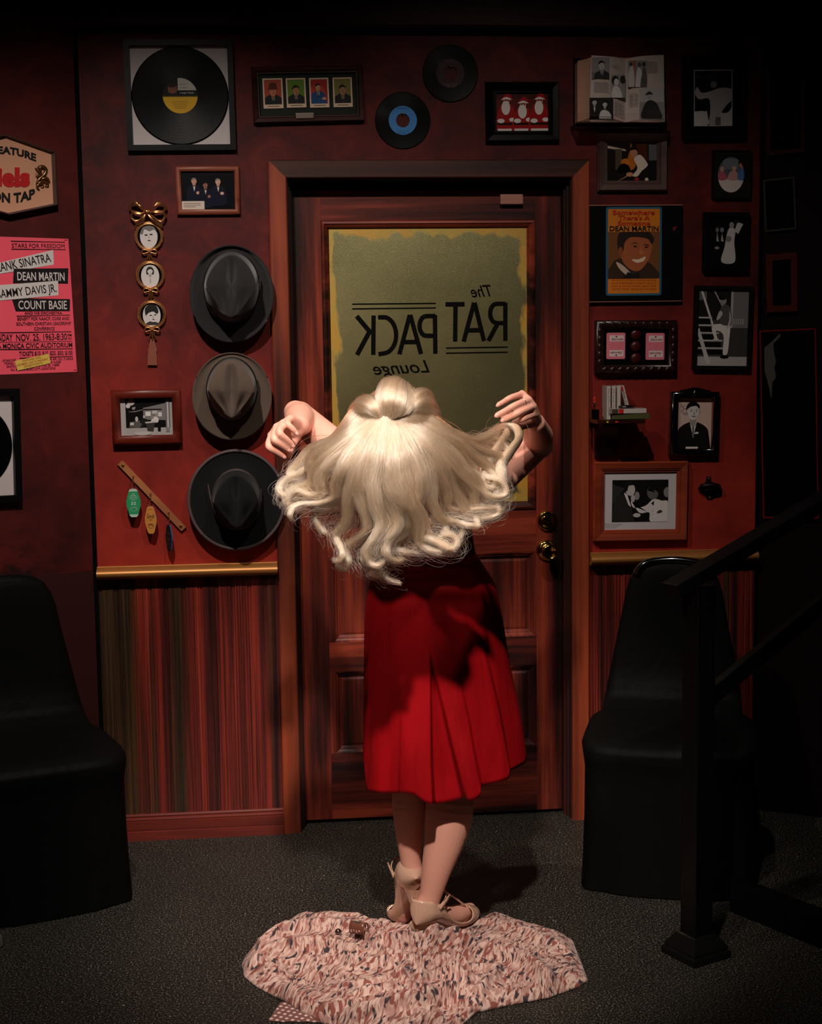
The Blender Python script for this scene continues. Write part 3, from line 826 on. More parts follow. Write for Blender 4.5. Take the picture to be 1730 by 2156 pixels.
mb.build('page_block', M('page_edges', (196, 150, 128), 0.8), T.o)
mb = MB(); mb.box(a[0] - .004, e[0] + .006, -.004, 0, f[1] - .004, e[1] - .002); mb.build('book_cover', MAT_MATTE, T.o)
LTW = [(203, 178, 190, 618, .0665)]
def page_pic(name, u0, v0, u1, v1, off, sh, lab_):
    x0, z1 = B3(u0, v0, off); x1, z0 = B3(u1, v1, off)
    photo(name, T.o, x0, x1, z0, z1, -off, G(150), sh, gloss=False, lab=lab_)
page_pic('page_picture', 205, 190, 322, 334, .0675, [R(0, 0, 1, .3, G(120))] + suit(.5, .55, .3, G(48), G(220), G(30)) + head(.48, .62, .34, G(206), G(28), .4), 'printed portrait of a man in a suit')
page_pic('page_picture', 332, 305, 427, 458, .0635, [E(.2, .75, .16, .2, G(26)), E(.25, .68, .11, .15, G(215)), E(.55, .78, .13, .18, G(40)), S([(.05, 0), (.1, .45), (.3, .5), (.45, .3), (.5, 0)], G(222))], 'printed picture of a couple embracing')
page_pic('page_picture', 190, 458, 347, 600, .0685, [R(0, 0, 2, 1, G(34))] + suit(.25, .7, .22, G(30), G(225), G(20), True) + head(.25, .78, .24, G(200), G(26), .5) + head(.75, .68, .24, G(214), G(24), -.4, True) + [S([(.5, 0), (.55, .35), (.75, .42), (.98, .3), (1.05, 0)], G(216))], 'printed picture of a man in a bow tie and a woman')
page_pic('page_picture', 445, 212, 574, 388, .0575, [R(.18, 0, .3, 1, (176, 96, 70)), S([(.05, 0), (.02, .5), (.1, .8), (.2, .8), (.26, .4), (.24, 0)], G(212)), E(.12, .86, .06, .08, G(60)), S([(.3, 0), (.36, .6), (.45, .75), (.56, .5), (.5, 0)], G(222)), E(.46, .84, .07, .09, G(80)), S([(.5, 0), (.56, .5), (.62, .75), (.72, .6), (.74, 0)], G(90)), E(.63, .86, .07, .09, G(50))], 'printed picture of three people standing')
page_pic('page_picture', 522, 396, 684, 598, .0572, [R(0, .55, 2, 1, G(186)), S([(.1, 0), (.12, .35), (.3, .6), (.55, .55), (.7, .3), (.75, 0)], G(44)), E(.33, .74, .08, .1, G(170)), S([(.2, .78), (.33, .9), (.47, .8), (.34, .8)], G(40))], 'printed picture of a man in a hat')
mb = MB()
for (u, v, w, n, off) in ((332, 236, 56, 3, .0665), (220, 356, 104, 9, .0675), (352, 482, 68, 12, .064), (576, 220, 70, 10, .058), (450, 430, 66, 11, .058)):
    for k in range(n):
        p = B3(u, v + k * 8, off); q = B3(u + w * (.86 + .14 * ((k * 7) % 3) / 2), v + k * 8 + 2.2, off)
        mb.face([(p[0], -off, p[1]), (q[0], -off, p[1]), (q[0], -off, q[1]), (p[0], -off, q[1])])
mb.build('printed_text', ink((128, 114, 108)), T.o)
Tl = Thing('book_ledge', 'thin clear ledge with a lip holding the open book on the wall', 'ledge', BACK, 1312, 262)
a, b = Tl.L(1212, 257.5, .08), Tl.L(1403, 266, .08)
mb = MB(); mb.bbox(a[0], b[0], -.085, 0, b[1] - .004, a[1] - .003, .001); mb.bbox(a[0], b[0], -.087, -.083, b[1] - .004, a[1] + .026, .001)
gm, gnt, gb = newmat('clear_acrylic'); gb.inputs['Transmission Weight'].default_value = 1.0; gb.inputs['Roughness'].default_value = 0.05; gb.inputs['IOR'].default_value = 1.1; gb.inputs['Base Color'].default_value = (.92, .9, .9, 1)
mb.build('clear_shelf', gm, Tl.o)

# black framed photo of a bare backed man
BF = M('black_frame_paint', (6, 6, 7), 0.5, 0, 0.1)
T, r = framed('picture_frame', 'large black frame round a photo of a shirtless man, top right corner of the wall', 'picture frame',
              [(1436, 118), (1568, 117), (1568.5, 293), (1437, 294)], 0.012, 0.022, 'flat', BF)
board(T, r, -.012, MAT_MATTE)
x0, z1 = T.L(1460.5, 147.5, .013); x1, z0 = T.L(1541, 265, .013); A = (x1 - x0) / (z1 - z0)
photo('photograph', T.o, x0, x1, z0, z1, -.0128, G(28), [R(0, .62, A, 1, G(20)), R(0, .86, .3, .89, G(46)),
      S([(.06, .7), (.02, .58), (.1, .48), (.24, .5), (.3, .44), (.3, .2), (.28, .02), (.56, .02), (.6, .3), (.72, .5), (.7, .66), (.5, .68), (.3, .62), (.14, .6)], G(168)), E(.36, .82, .1, .12, G(44)), E(.37, .74, .06, .06, G(120)),
      Pg([(0, 0), (0, .26), (.24, .28), (.28, .06), (.24, 0)], G(196)), Pg([(0, .3), (.2, .48), (.24, .3), (.22, .26)], G(14)), Pg([(.5, 0), (.5, .24), (.72, .34), (.8, .4), (.8, 0)], G(186)), S([(.52, .24), (.64, .4), (.72, .42), (.66, .26)], G(20)), R(.4, 0, .5, .16, G(96)),
      R(0, 0, A, .012, G(206)), R(0, .988, A, 1, G(206)), R(0, 0, .012, 1, G(206)), R(A - .012, 0, A, 1, G(206))])

# man playing pool
T, r = framed('picture_frame', 'greyish wooden frame with a colour photo of a man leaning over a pool table', 'picture frame',
              [(1258, 279.5), (1404, 279.5), (1405, 402.5), (1257.5, 403)], 0.033, 0.022, 'step', wood('grey_wood', 'x', [(0.3, (66, 46, 43)), (0.7, (96, 70, 64))], 0.6, 60, 2))
A = (r[1] - r[0]) / (r[3] - r[2])
photo('photograph', T.o, r[0], r[1], r[2], r[3], -.008, (30, 24, 24), [Pg([(0, .95), (.5, .85), (.52, .8), (0, .88)], (196, 176, 150)), R(.22, .3, .4, .86, (84, 74, 60)), R(.8, .4, 1.12, 1, (78, 40, 28)), R(1.16, .52, A, .98, (96, 96, 100)), R(1.1, 0, A, .55, (28, 24, 26)),
      S([(.5, .35), (.62, .8), (.66, 1), (.8, .5), (.7, .3)], (192, 108, 40)), E(.5, .5, .13, .1, (206, 118, 40)), S([(.26, .25), (.4, .46), (.6, .4), (.62, .2)], (14, 14, 12)),
      S([(.74, .6), (.92, .7), (1.1, .5), (1.12, .4), (.96, .26), (.84, .12), (.7, .14), (.84, .34)], (226, 208, 190)), E(.74, .76, .1, .13, (190, 132, 104)), S([(.62, .82), (.68, .94), (.82, .92), (.86, .76), (.78, .84)], (40, 26, 20)), E(.62, .17, .1, .06, (206, 140, 108)), Pg([(.3, .0), (.32, .0), (.66, .17), (.64, .19)], (206, 160, 100)), E(.82, .03, .06, .06, (168, 40, 44)), E(1.1, .03, .05, .05, (222, 208, 190))])
# oval mounted family photo
T, r = framed('picture_frame', 'small dark green frame with an oval family photo, right side of the wall', 'picture frame',
              [(1499, 316), (1581, 316), (1581, 419), (1499, 419)], 0.008, 0.016, 'bevel', M('dark_green_frame', (26, 26, 20), 0.5, 0, .15))
board(T, r, -.01, M('dark_green_mount', (24, 25, 19), 0.7, 0, .1))
x0, z1 = T.L(1511.5, 330.5, .012); x1, z0 = T.L(1566, 405, .012); A = (x1 - x0) / (z1 - z0)
photo('photograph', T.o, x0, x1, z0, z1, -.0106, (92, 96, 108), [R(.15, .66, .6, .95, (120, 124, 132)), R(0, 0, A, .38, (224, 208, 204)), S([(.3, .36), (.34, .55), (.48, .62), (.6, .52), (.62, .36)], (206, 150, 150)), E(.48, .68, .06, .07, (214, 160, 140)), S([(0, .36), (.02, .55), (.14, .6), (.24, .5), (.24, .36)], (190, 96, 110)), E(.12, .66, .06, .08, (206, 150, 130)), S([(.6, .36), (.62, .6), (.78, .7), (1, .5), (1, .36)], (88, 120, 176)), E(.7, .78, .07, .1, (190, 120, 96)), S([(.6, .8), (.66, .95), (.78, .92), (.82, .74), (.74, .86)], HR)], oval=True)

# record sleeve with painted portrait
T = Thing('record_sleeve', 'black record sleeve with an orange panel and painted portrait of a smiling man', 'record sleeve', BACK, 1337, 533)
S7 = lambda u, v, off=.018: T.L(1190 + u / 3.2037, 400 + v / 3.2037, off)
a, b = S7(156, 106), S7(787, 746)
mb = MB(); mb.bbox(a[0], b[0], -.016, 0, b[1], a[1], .0015); mb.build('sleeve_board', M('black_card', (4, 4, 5), 0.6, 0, 0.1), T.o)
mb = MB(); mb.box(a[0] - .001, b[0], -.0165, -.002, a[1], a[1] + .0022); mb.box(a[0] - .001, b[0], -.0165, -.002, b[1] - .0018, b[1]); mb.box(a[0] - .0015, a[0], -.0165, -.002, b[1], a[1])
mb.build('worn_edge', ink((186, 120, 100)), T.o)
a, b = S7(274, 114), S7(648, 710); x0, x1, z0, z1 = a[0], b[0], b[1], a[1]; A = (x1 - x0) / (z1 - z0)
def rrect(x0, y0, x1, y1, r, c):
    pts = []
    for cx, cy, a0 in ((x1 - r, y1 - r, 0), (x0 + r, y1 - r, PI / 2), (x0 + r, y0 + r, PI), (x1 - r, y0 + r, 1.5 * PI)):
        pts += [(cx + r * math.cos(a0 + k * PI / 10), cy + r * math.sin(a0 + k * PI / 10)) for k in range(6)]
    return (c, pts)
OR = (216, 124, 26)
sh = [rrect(0, 0, A, 1, .03, (42, 96, 124)), rrect(.024, .024, A - .024, .976, .015, OR), R(.024, .19, A - .024, .72, (120, 72, 34))]
pm = [S([(.024, .19), (.06, .34), (.16, .42), (.44, .4), (.58, .3), (.6, .19)], (58, 34, 22)), S([(.19, .4), (.17, .56), (.24, .68), (.4, .69), (.52, .62), (.53, .5), (.47, .36), (.38, .28), (.28, .3)], (172, 92, 50)),
      S([(.14, .52), (.15, .7), (.3, .74), (.48, .73), (.56, .64), (.53, .58), (.48, .64), (.3, .66), (.22, .6), (.2, .5)], (38, 22, 16)), E(.17, .5, .025, .05, (150, 76, 42)), S([(.28, .58), (.34, .6), (.38, .58), (.34, .59)], (40, 22, 14), 3), S([(.43, .57), (.48, .58), (.51, .55), (.48, .565)], (40, 22, 14), 3), E(.34, .555, .022, .01, (30, 18, 14)), E(.47, .545, .02, .01, (30, 18, 14)), Pg([(.41, .56), (.45, .46), (.38, .46)], (196, 108, 60)), S([(.3, .41), (.38, .41), (.46, .44), (.44, .39), (.36, .37)], (232, 206, 180), 3), S([(.12, .38), (.16, .3), (.26, .22), (.3, .24), (.2, .34)], (206, 180, 160)), Pg([(.2, .2), (.26, .27), (.32, .24), (.38, .27), (.4, .2)], (20, 14, 16))]
pm = [(c, clip(p[::-1] if sum(p[i - 1][0] * p[i][1] - p[i][0] * p[i - 1][1] for i in range(len(p))) < 0 else p, [(.024, .19), (A - .024, .19), (A - .024, .72), (.024, .72)])) for c, p in pm]
photo('cover_print', T.o, x0, x1, z0, z1, -.0165, (7, 7, 9), sh + [q for q in pm if len(q[1]) > 2], gloss=False)
mb = MB()
def st7(s, u0, u1, vb, hv, mi, bold=.02): 
    p, q = S7(u0, vb), S7(u1, vb); text(mb, s, p, q, hv / 3.2037 / 668, -.0185, mi, bold)
st7('Somewhere', 318, 602, 166, 30, 0, .03); st7('There\'s A', 356, 570, 202, 30, 0, .03); st7('Someone', 352, 572, 237, 28, 0, .03); st7('DEAN MARTIN', 298, 628, 276, 33, 1, .02)
for k, v in enumerate((612, 632, 652, 672)): st7(['WELCOME TO MY WORLD / SECOND HAND ROSE', 'BLUE MEMORIES / I CAN\'T HELP IT', 'JUST A LITTLE LOVIN / ANY TIME', 'CANDY KISSES / BOUQUET OF ROSES'][k], 312, 610, v, 11, 0, .0)
st7('r', 727, 752, 272, 34, 2, .05)
mb.build('lettering', [ink((196, 52, 24)), ink((12, 10, 10)), ink((150, 24, 44))], T.o)

# couple at night
T, r = framed('picture_frame', 'thick black frame with a dark photo of a woman in a pale gown among men', 'picture frame',
              [(1480, 447), (1575, 447.5), (1574.5, 571), (1480.5, 571)], 0.014, 0.024, 'flat', BF)
A = (r[1] - r[0]) / (r[3] - r[2])
photo('photograph', T.o, r[0], r[1], r[2], r[3], -.012, G(16), [S([(.3, .1), (.36, .4), (.42, .72), (.5, .8), (.58, .72), (.56, .5), (.58, .1)], G(196)), E(.5, .84, .05, .06, G(150)), Pg([(.56, .72), (.62, .9), (.74, .86), (.64, .66)], G(190)), E(.6, .92, .05, .05, G(40)), E(.44, .56, .06, .06, G(130)), E(.2, .74, .035, .05, G(110)), Pg([(.2, .7), (.24, .5), (.18, .52)], G(150)), E(.3, .74, .04, .05, G(130)), Pg([(.3, .68), (.34, .5), (.28, .52)], G(170)), E(.2, .38, .05, .03, G(140))])
# man on the steps
T, r = framed('picture_frame', 'dark frame with a tall photo of a man resting a foot on wooden steps', 'picture frame',
              [(1460.5, 602), (1581.5, 602), (1580.5, 779), (1459.5, 776)], 0.011, 0.02, 'flat', M('dark_brown_frame', (18, 11, 10), 0.5, 0, .15))
A = (r[1] - r[0]) / (r[3] - r[2])
photo('photograph', T.o, r[0], r[1], r[2], r[3], -.01, G(70), [R(0, .6, .5, 1, G(36)), R(.46, .5, A, 1, G(120)), R(.45, .4, .48, 1, G(178)), R(.02, .86, .12, .98, G(100)), R(.0, 0, A, .12, G(176)), R(.42, .12, A, .5, G(64)), Pg([(.03, 1), (.06, 1), (.24, .5), (.21, .5)], G(206)), Pg([(.2, 1), (.22, 1), (.38, .72), (.36, .72)], G(170))] +
      [R(.02 + .0 * k, .62 - .1 * k, .2 + .05 * k, .64 - .1 * k, G(190)) for k in range(5)] + [R(.02, .55 - .1 * k, .18 + .05 * k, .61 - .1 * k, G(20)) for k in range(5)] +
      [Pg([(.0, .45), (.03, .5), (.2, .02), (.14, .02)], G(196))] + [R(.46 + .03 * k, .54, .475 + .03 * k, .62, G(170)) for k in range(6)] +
      [S([(.2, .52), (.32, .55), (.44, .54), (.44, .34), (.42, .16), (.36, .16), (.36, .4), (.26, .46), (.28, .36), (.24, .36)], G(222)), S([(.32, .55), (.3, .72), (.36, .8), (.44, .76), (.46, .55)], G(84)), E(.34, .85, .045, .055, G(150)), E(.33, .89, .05, .03, G(26)), S([(.3, .72), (.26, .62), (.28, .6), (.34, .68)], G(190)), S([(.43, .72), (.46, .6), (.42, .5), (.4, .5), (.43, .6)], G(180)), E(.38, .12, .06, .022, G(24)), E(.26, .345, .04, .016, G(215))])
# shadow box with two playing cards
FR = M('carved_dark_frame', (40, 19, 18), 0.3, 0, 0.5)
T, r = framed('shadow_box', 'carved dark frame with two pink playing cards and three red discs', 'shadow box',
              [(1252, 674.5), (1424, 673.5), (1424.5, 785.5), (1252.5, 786.5)], 0.027, 0.03, 'round', FR)
board(T, r, -.008, MAT_MATTE)
mb = MB()
W2, H2 = r[1] + .027, r[3] + .027
for sz in (-1, 1):
    for k in range(9):
        x = -W2 + .03 + (2 * W2 - .06) * k / 8
        mb.ball((x, -.029, sz * (H2 - .0135)), .011, sc=(1.05, .35, .7), rot=Matrix.Rotation(.6 * sz, 3, 'Y'))
for sx in (-1, 1):
    for k in range(5):
        mb.ball((sx * (W2 - .0135), -.029, -H2 + .035 + (2 * H2 - .07) * k / 4), .011, sc=(.7, .35, 1.05))
mb.build('carved_scrolls', FR, T.o)
for k, (u0, v0, u1, v1) in enumerate(((277, 963, 402, 1140), (542, 965, 666, 1145))):
    a, b = S7b = (T.L(1190 + u0 / 3.2037, 400 + v0 / 3.2037, .012), T.L(1190 + u1 / 3.2037, 400 + v1 / 3.2037, .012))
    A = (b[0] - a[0]) / (a[1] - b[1])
    sh = [rrect(0, 0, A, 1, .06, (226, 120, 136)), R(.12, .67, A - .06, .9, (226, 206, 204)), R(.12, .1, A - .06, .34, (226, 206, 204)), E(A / 2 + .02, .85, .035, .035, (150, 40, 56)), E(A / 2 + .02, .15, .035, .035, (150, 40, 56))]
    pc = photo('playing_card', T.o, a[0], b[0], b[1], a[1], -.0125, (9, 9, 10), sh, gloss=False)
    mb = MB(); h = a[1] - b[1]; w = b[0] - a[0]
    text(mb, 'Sands', (a[0] + w * .24, b[1] + h * .72), (a[0] + w * .88, b[1] + h * .72), h * .085, -.0136, 0, .0, .3)
    text(mb, 'Sands', (b[0] - w * .16, b[1] + h * .28), (a[0] + w * .2, b[1] + h * .28), h * -.085, -.0136, 0, .0, .3, fn=lambda t, hh, q: q)
    mb.build('lettering', ink((160, 44, 60)), pc)
for v in (975, 1055, 1135):
    p = T.L(1190 + 475 / 3.2037, 400 + v / 3.2037, .012)
    mb = MB(); mb.lathe([(0, -.017), (.009, -.0165), (.0165, -.014), (.0168, -.008)], c=(p[0], 0, p[1]), n=28)
    mb.build('red_disc', M('dark_red_disc', (66, 14, 14), 0.35), T.o)
# autographed portrait in glossy black frame
GB = M('gloss_black', (9, 9, 9), 0.12, 0, 0.6, coat=.5)
T, r = framed('picture_frame', 'glossy black frame with a signed portrait of a man in a dark suit', 'picture frame',
              [(1410.5, 826), (1511.5, 823), (1513, 960), (1411, 957)], 0.022, 0.03, 'round', GB)
A = (r[1] - r[0]) / (r[3] - r[2])
mb = MB(); frame_ring(mb, r[0] - .004, r[1] + .004, r[2] - .004, r[3] + .004, [(0, .02), (.001, .026), (.003, .026), (.004, .018)]); mb.build('copper_liner', M('copper_liner', (176, 92, 66), 0.2, 1.0), T.o)
px_ = photo('photograph', T.o, r[0], r[1], r[2], r[3], -.012, (206, 176, 164), suit(A * .48, .66, .26, G(26), G(226), G(110)) + head(A * .47, .74, .3, G(206), G(20), .5) + [S([(.36, .3), (.42, .33), (.46, .31), (.42, .29)], G(224)), R(.2, 0, .45, .03, G(230))])
mb = MB(); 
for pts in ([(.06, .9), (.1, .86), (.07, .84)], [(.1, .82), (.14, .86), (.12, .8), (.18, .8)], [(.08, .74), (.12, .78), (.12, .7), (.18, .72), (.16, .66)]):
    h = r[3] - r[2]; stroke(mb, [(r[0] + p[0] * h, r[2] + p[1] * h) for p in spline(pts, 4)], .0012, -.0135)
mb.build('signature', ink((150, 128, 128)), px_)
mb = MB(); W2, H2 = r[1] + .022, r[3] + .022
mb.tube(spline([(-.05, -.012, H2 - .002), (-.025, -.014, H2 + .003), (0, -.014, H2 + .008), (.025, -.014, H2 + .003), (.05, -.012, H2 - .002)], 5), .006)
mb.tube(spline([(-.004, -.028, H2 + .004), (-.007, -.031, H2 - .004), (-.004, -.03, H2 - .014)], 5), .0022, 1)
mb.build('hanger_crest', [GB, M('nail_steel', None)], T.o)
# two men, matted, in red wood
T, r = framed('picture_frame', 'reddish wooden frame with white mat, photo of two men talking', 'picture frame',
              [(1249.5, 972.5), (1447.5, 971), (1446.5, 1137), (1249.5, 1140.5)], 0.036, 0.026, 'step', wood('red_frame_wood', 'x', [(0.3, (112, 42, 26)), (0.7, (158, 66, 38))], 0.45))
board(T, r, -.007, M('white_mat', (196, 188, 190), 0.85))
x0, z1 = T.L(1289, 1011, .009); x1, z0 = T.L(1405.5, 1098, .009); A = (x1 - x0) / (z1 - z0)
photo('photograph', T.o, x0, x1, z0, z1, -.0076, G(24), [Pg([(0, .9), (0, .4), (.3, .8)], G(50)), S([(.04, 0), (.06, .5), (.26, .66), (.42, .5), (.52, .1), (.5, 0)], G(44)), Pg([(.28, .7), (.36, .66), (.46, .36), (.4, .4)], G(220)), E(.43, .78, .12, .16, G(190), .2), S([(.28, .74), (.3, .92), (.44, .96), (.52, .88), (.4, .86), (.36, .74)], G(30)), E(.6, .62, .06, .1, G(140)),
      S([(.46, .5), (.52, .34), (.8, .38), (1.0, .54), (1.2, .5), (A, .46), (A, 0), (.94, 0), (.9, .22), (.66, .22)], G(214)), E(.98, .7, .14, .17, G(96)), S([(.86, .74), (.96, .9), (1.12, .84), (1.14, .62), (1.06, .74)], G(26)), Pg([(.86, .74), (1.02, .7), (1.02, .73), (.86, .77)], G(14)), E(.5, .56, .05, .09, G(180)), Pg([(.94, .44), (1.02, .5), (1.0, .38)], G(18)), S([(1.08, .22), (1.16, .28), (1.22, .24), (1.14, .2)], G(60)), E(1.32, .7, .08, .12, G(130)), E(.6, .16, .09, .05, G(190))] + [E(.98, .3 - .06 * k, .008, .008, G(40), n=8) for k in range(3)])
mb = MB()
for k, s in enumerate(('1962: Sammy Davis Jr. jokes with', 'Frank Sinatra at the taping of', 'a Democratic dinner.')):
    p, q = T.L(1272.5, 1104.5 + 3.6 * k, .009), T.L((1309, 1304, 1297)[k], 1104.5 + 3.6 * k, .009); text(mb, s, p, q, .003, -.0078, 0)
mb.build('caption', ink((60, 54, 54)), T.o)
# television studio photo, cherry frame
T, r = framed('picture_frame', 'cherry wood frame with a black and white television stage photo, left of the hats', 'picture frame',
              [(232.5, 820.5), (379, 820), (383.5, 932), (237.5, 938)], 0.027, 0.03, 'round', wood('cherry', 'x', [(0.3, (56, 15, 10)), (0.7, (106, 32, 19))], 0.36))
A = (r[1] - r[0]) / (r[3] - r[2])
photo('photograph', T.o, r[0], r[1], r[2], r[3], -.008, G(172), [R(.13, .03, 1.32, 1, G(22)), R(.13, .03, 1.32, .2, G(168)), E(.28, .9, .1, .09, G(180)), E(.2, .8, .06, .06, G(200)), Pg([(.3, .75), (.4, .78), (.38, .7), (.32, .7)], G(150)), S([(.2, .64), (.4, .66), (.7, .72), (.4, .64)], G(150), 3),
      Pg([(.6, .74), (1.2, .86), (1.2, .4), (.6, .42)], G(120)), R(.66, .52, .8, .64, G(220)), R(.84, .58, .98, .66, G(190)), R(1.0, .5, 1.1, .62, G(206)), R(.6, .68, 1.1, .71, G(20)), R(1.2, .2, 1.32, 1, G(110)), R(1.24, .2, 1.28, .95, G(190)),
      Pg([(.22, .22), (.24, .36), (.5, .4), (.56, .3), (.5, .2)], G(90)), E(.42, .44, .04, .07, G(190)), R(.24, .28, .34, .35, G(200)), S([(.5, .36), (.6, .46), (.72, .4), (.6, .24), (.54, .2), (.56, .3)], G(36)), E(.62, .5, .03, .04, G(180)), S([(.8, .36), (.9, .5), (1.0, .46), (.98, .34)], G(210)), E(.96, .55, .04, .05, G(150)), E(.84, .48, .035, .05, G(140)), Pg([(.66, .34), (.7, .12), (.86, .1), (.9, .32)], G(60)), Pg([(.64, .36), (.92, .38), (.96, .34), (.66, .32)], G(186)), R(.98, .1, 1.06, .34, G(20)), R(1.2, .08, 1.3, .2, G(130)), E(.56, .05, .24, .05, G(186))])
# three men on a stage, brown frame
T, r = framed('picture_frame', 'brown wooden frame with a photo of three men in dinner jackets on a black stage', 'picture frame',
              [(369, 350.5), (502, 349.5), (506.5, 451), (373, 452)], 0.0155, 0.02, 'round', wood('brown_frame_wood', 'x', [(0.3, (108, 52, 36)), (0.7, (150, 80, 56))], 0.4))
A = (r[1] - r[0]) / (r[3] - r[2]); sh = []
for cx, cy, s, sk in ((.34, .74, .15, (206, 150, 130)), (.64, .64, .14, (150, 100, 80)), (.98, .72, .15, (214, 160, 140))):
    sh += suit(cx, cy, s, (22, 24, 40), (214, 206, 206), (14, 14, 18), True) + head(cx, cy, s, sk, (120, 112, 110) if cx != .64 else (24, 20, 20), .6)
    sh += [E(cx + .1, cy - .3, .05, .04, sk)]
photo('photograph', T.o, r[0], r[1], r[2], r[3], -.008, (9, 9, 16), sh + [R(0, .0, .6, .22, (206, 188, 176))] + [R(.05, .15 - .045 * k, .5 - .14 * (k == 2), .165 - .045 * k, (120, 104, 98)) for k in range(3)])

# ---------------------------------------------------------------- string of three oval frames
T = Thing('oval_frame_string', 'gilt bow with three small oval portraits hanging in a chain beside the topmost hat', 'hanging frame', BACK, 316, 580)
o5 = lambda u, v, off=.012: T.L(230 + u / 5.825, 410 + v / 5.825, off)
GILT = M('antique_gilt', (190, 132, 84), 0.27, 0.9)
mb = MB()
def ribbon(pts, r, fl=.55):
    p3 = []
    for (u, v, y) in spline([Vector(p) for p in pts], 7):
        a = o5(u, v, .015); p3.append((a[0], -y, a[1]))
    n = len(p3); mb.tube(p3, [r * (.55 + .45 * math.sin(PI * min(1, .15 + k / (n - 1) * .85))) for k in range(n)], 0, 8, flat=fl)
for d in (-1, 0, 1):
    ribbon([(440, 205, .02), (390 + 5 * d, 150 - 6 * d, .026), (330, 102 + 12 * d, .024), (265 + 10 * d, 120, .018), (258 + 12 * d, 180, .016), (300, 215 - 6 * d, .014)], .0042)
    ribbon([(485, 200, .02), (540 + 5 * d, 150 - 6 * d, .026), (600, 108 + 12 * d, .024), (672 - 10 * d, 125, .018), (686 - 12 * d, 180, .016), (640, 205, .014)], .0042)
    ribbon([(440, 215, .02), (380, 230 + 8 * d, .024), (300, 222 + 8 * d, .022), (268 + 8 * d, 270, .018), (310, 318 - 8 * d, .018), (370, 310, .018), (430, 240, .018)], .0036)
    ribbon([(490, 215, .02), (560, 210 + 8 * d, .024), (640, 212 + 8 * d, .022), (685 - 8 * d, 260, .018), (650, 322 - 8 * d, .018), (600, 318, .018), (510, 245, .018)], .0036)
    ribbon([(470, 225, .02), (520 + 8 * d, 290, .022), (580 + 9 * d, 350, .018), (650 + 6 * d, 388 - 8 * d, .014)], .004)
    ribbon([(455, 225, .02), (420 - 8 * d, 300, .022), (370 - 8 * d, 350, .018), (310 + 8 * d, 385 - 8 * d, .014)], .004)
a = o5(462, 212, .02); mb.ball((a[0], -.024, a[1]), .0085, sc=(1.1, .8, 1)); mb.ball((a[0] + .006, -.024, a[1]), .007, sc=(.5, .9, 1.1))
mb.build('bow', GILT, T.o)
OV = [(485, 510, 166, 172, 484, 512, 103, 139), (502, 988, 166, 170, 501, 998, 106, 140), (520, 1470, 166, 168, 520, 1480, 104, 140)]
for k, (cu, cv, ru, rv, pu, pv, pru, prv) in enumerate(OV):
    c = o5(cu, cv); a = ru / 5.825 / 668; b = rv / 5.825 / 668
    mb = MB(); rows = []
    prof = [(1.0, .0), (1.0, .006), (.97, .012), (.92, .014), (.88, .010), (.86, .012), (.82, .011), (.79, .004)]
    for s, h in prof: rows.append([(c[0] + a * s * math.cos(t), -h, c[1] + b * s * math.sin(t)) for t in [2 * PI * q / 56 for q in range(56)]])
    mb.grid(rows, 0, True, closeu=True)
    for q in range(64):
        t = 2 * PI * q / 64; mb.ball((c[0] + a * .985 * math.cos(t), -.011, c[1] + b * .985 * math.sin(t)), .0019, 0, 6)
    # small bow and ribbon ends under the frame
    for sx in (-1, 1):
        mb.tube([(c[0] + sx * x, -.013, c[1] - b + z) for x, z in spline([(0, -.003), (.012, .004), (.021, .001), (.02, -.008), (.01, -.006), (0, -.004)], 5)], .0026)
    mb.ball((c[0], -.015, c[1] - b - .003), .0045)
    for sx in (-.9, 0, .9):
        mb.tube(spline([(c[0] + sx * .003, -.013, c[1] - b - .004), (c[0] + sx * .006, -.012, c[1] - b - .018), (c[0] + sx * .011, -.01, c[1] - b - .034 + .004 * abs(sx))], 5), [.003] * 10 + [.0035], 0)
    of = mb.build('oval_frame', GILT, T.o)
    mb = MB(); mb.face([(c[0] + a * .8 * math.cos(t), -.0042, c[1] + b * .8 * math.sin(t)) for t in [2 * PI * q / 48 for q in range(48)]]); mb.build('black_mount', MAT_MATTE, of)
    p = o5(pu, pv, .005); pa = pru / 5.825 / 668; pb = prv / 5.825 / 668; A = pa / pb
    if k == 0: sh = [E(A / 2, .45, .33, .42, G(206)), S([(.02, .62), (.1, .9), (.4, .98), (.7, .9), (.72, .66), (.6, .78), (.4, .72), (.2, .8), (.12, .6)], G(116)), E(.26, .56, .07, .03, G(30)), E(.47, .58, .07, .03, G(30)), E(.38, .33, .07, .025, G(60)), Pg([(.37, .56), (.4, .42), (.34, .42)], G(170))]
    elif k == 1: sh = suit(.38, .55, .22, G(206), G(200), G(150)) + head(.38, .7, .24, G(214), G(52), .2, True)
    else: sh = [S([(.1, .1), (.3, .25), (.6, .2), (.7, .1)], G(60)), E(.42, .48, .2, .26, G(206)), S([(.12, .5), (.1, .8), (.3, .96), (.56, .92), (.66, .66), (.58, .56), (.44, .66), (.24, .6)], G(44)), E(.33, .5, .05, .025, G(30)), E(.52, .52, .05, .025, G(30)), E(.44, .33, .06, .022, G(70)), Pg([(.43, .5), (.46, .4), (.4, .4)], G(160))]
    photo('portrait', of, p[0] - pa, p[0] + pa, p[1] - pb, p[1] + pb, -.0048, G(202), sh, oval=True, lab=['portrait of a woman with a short fringe', 'portrait of a woman with shoulder length hair', 'portrait of a woman with pinned up hair'][k])
mb = MB(); rows = []
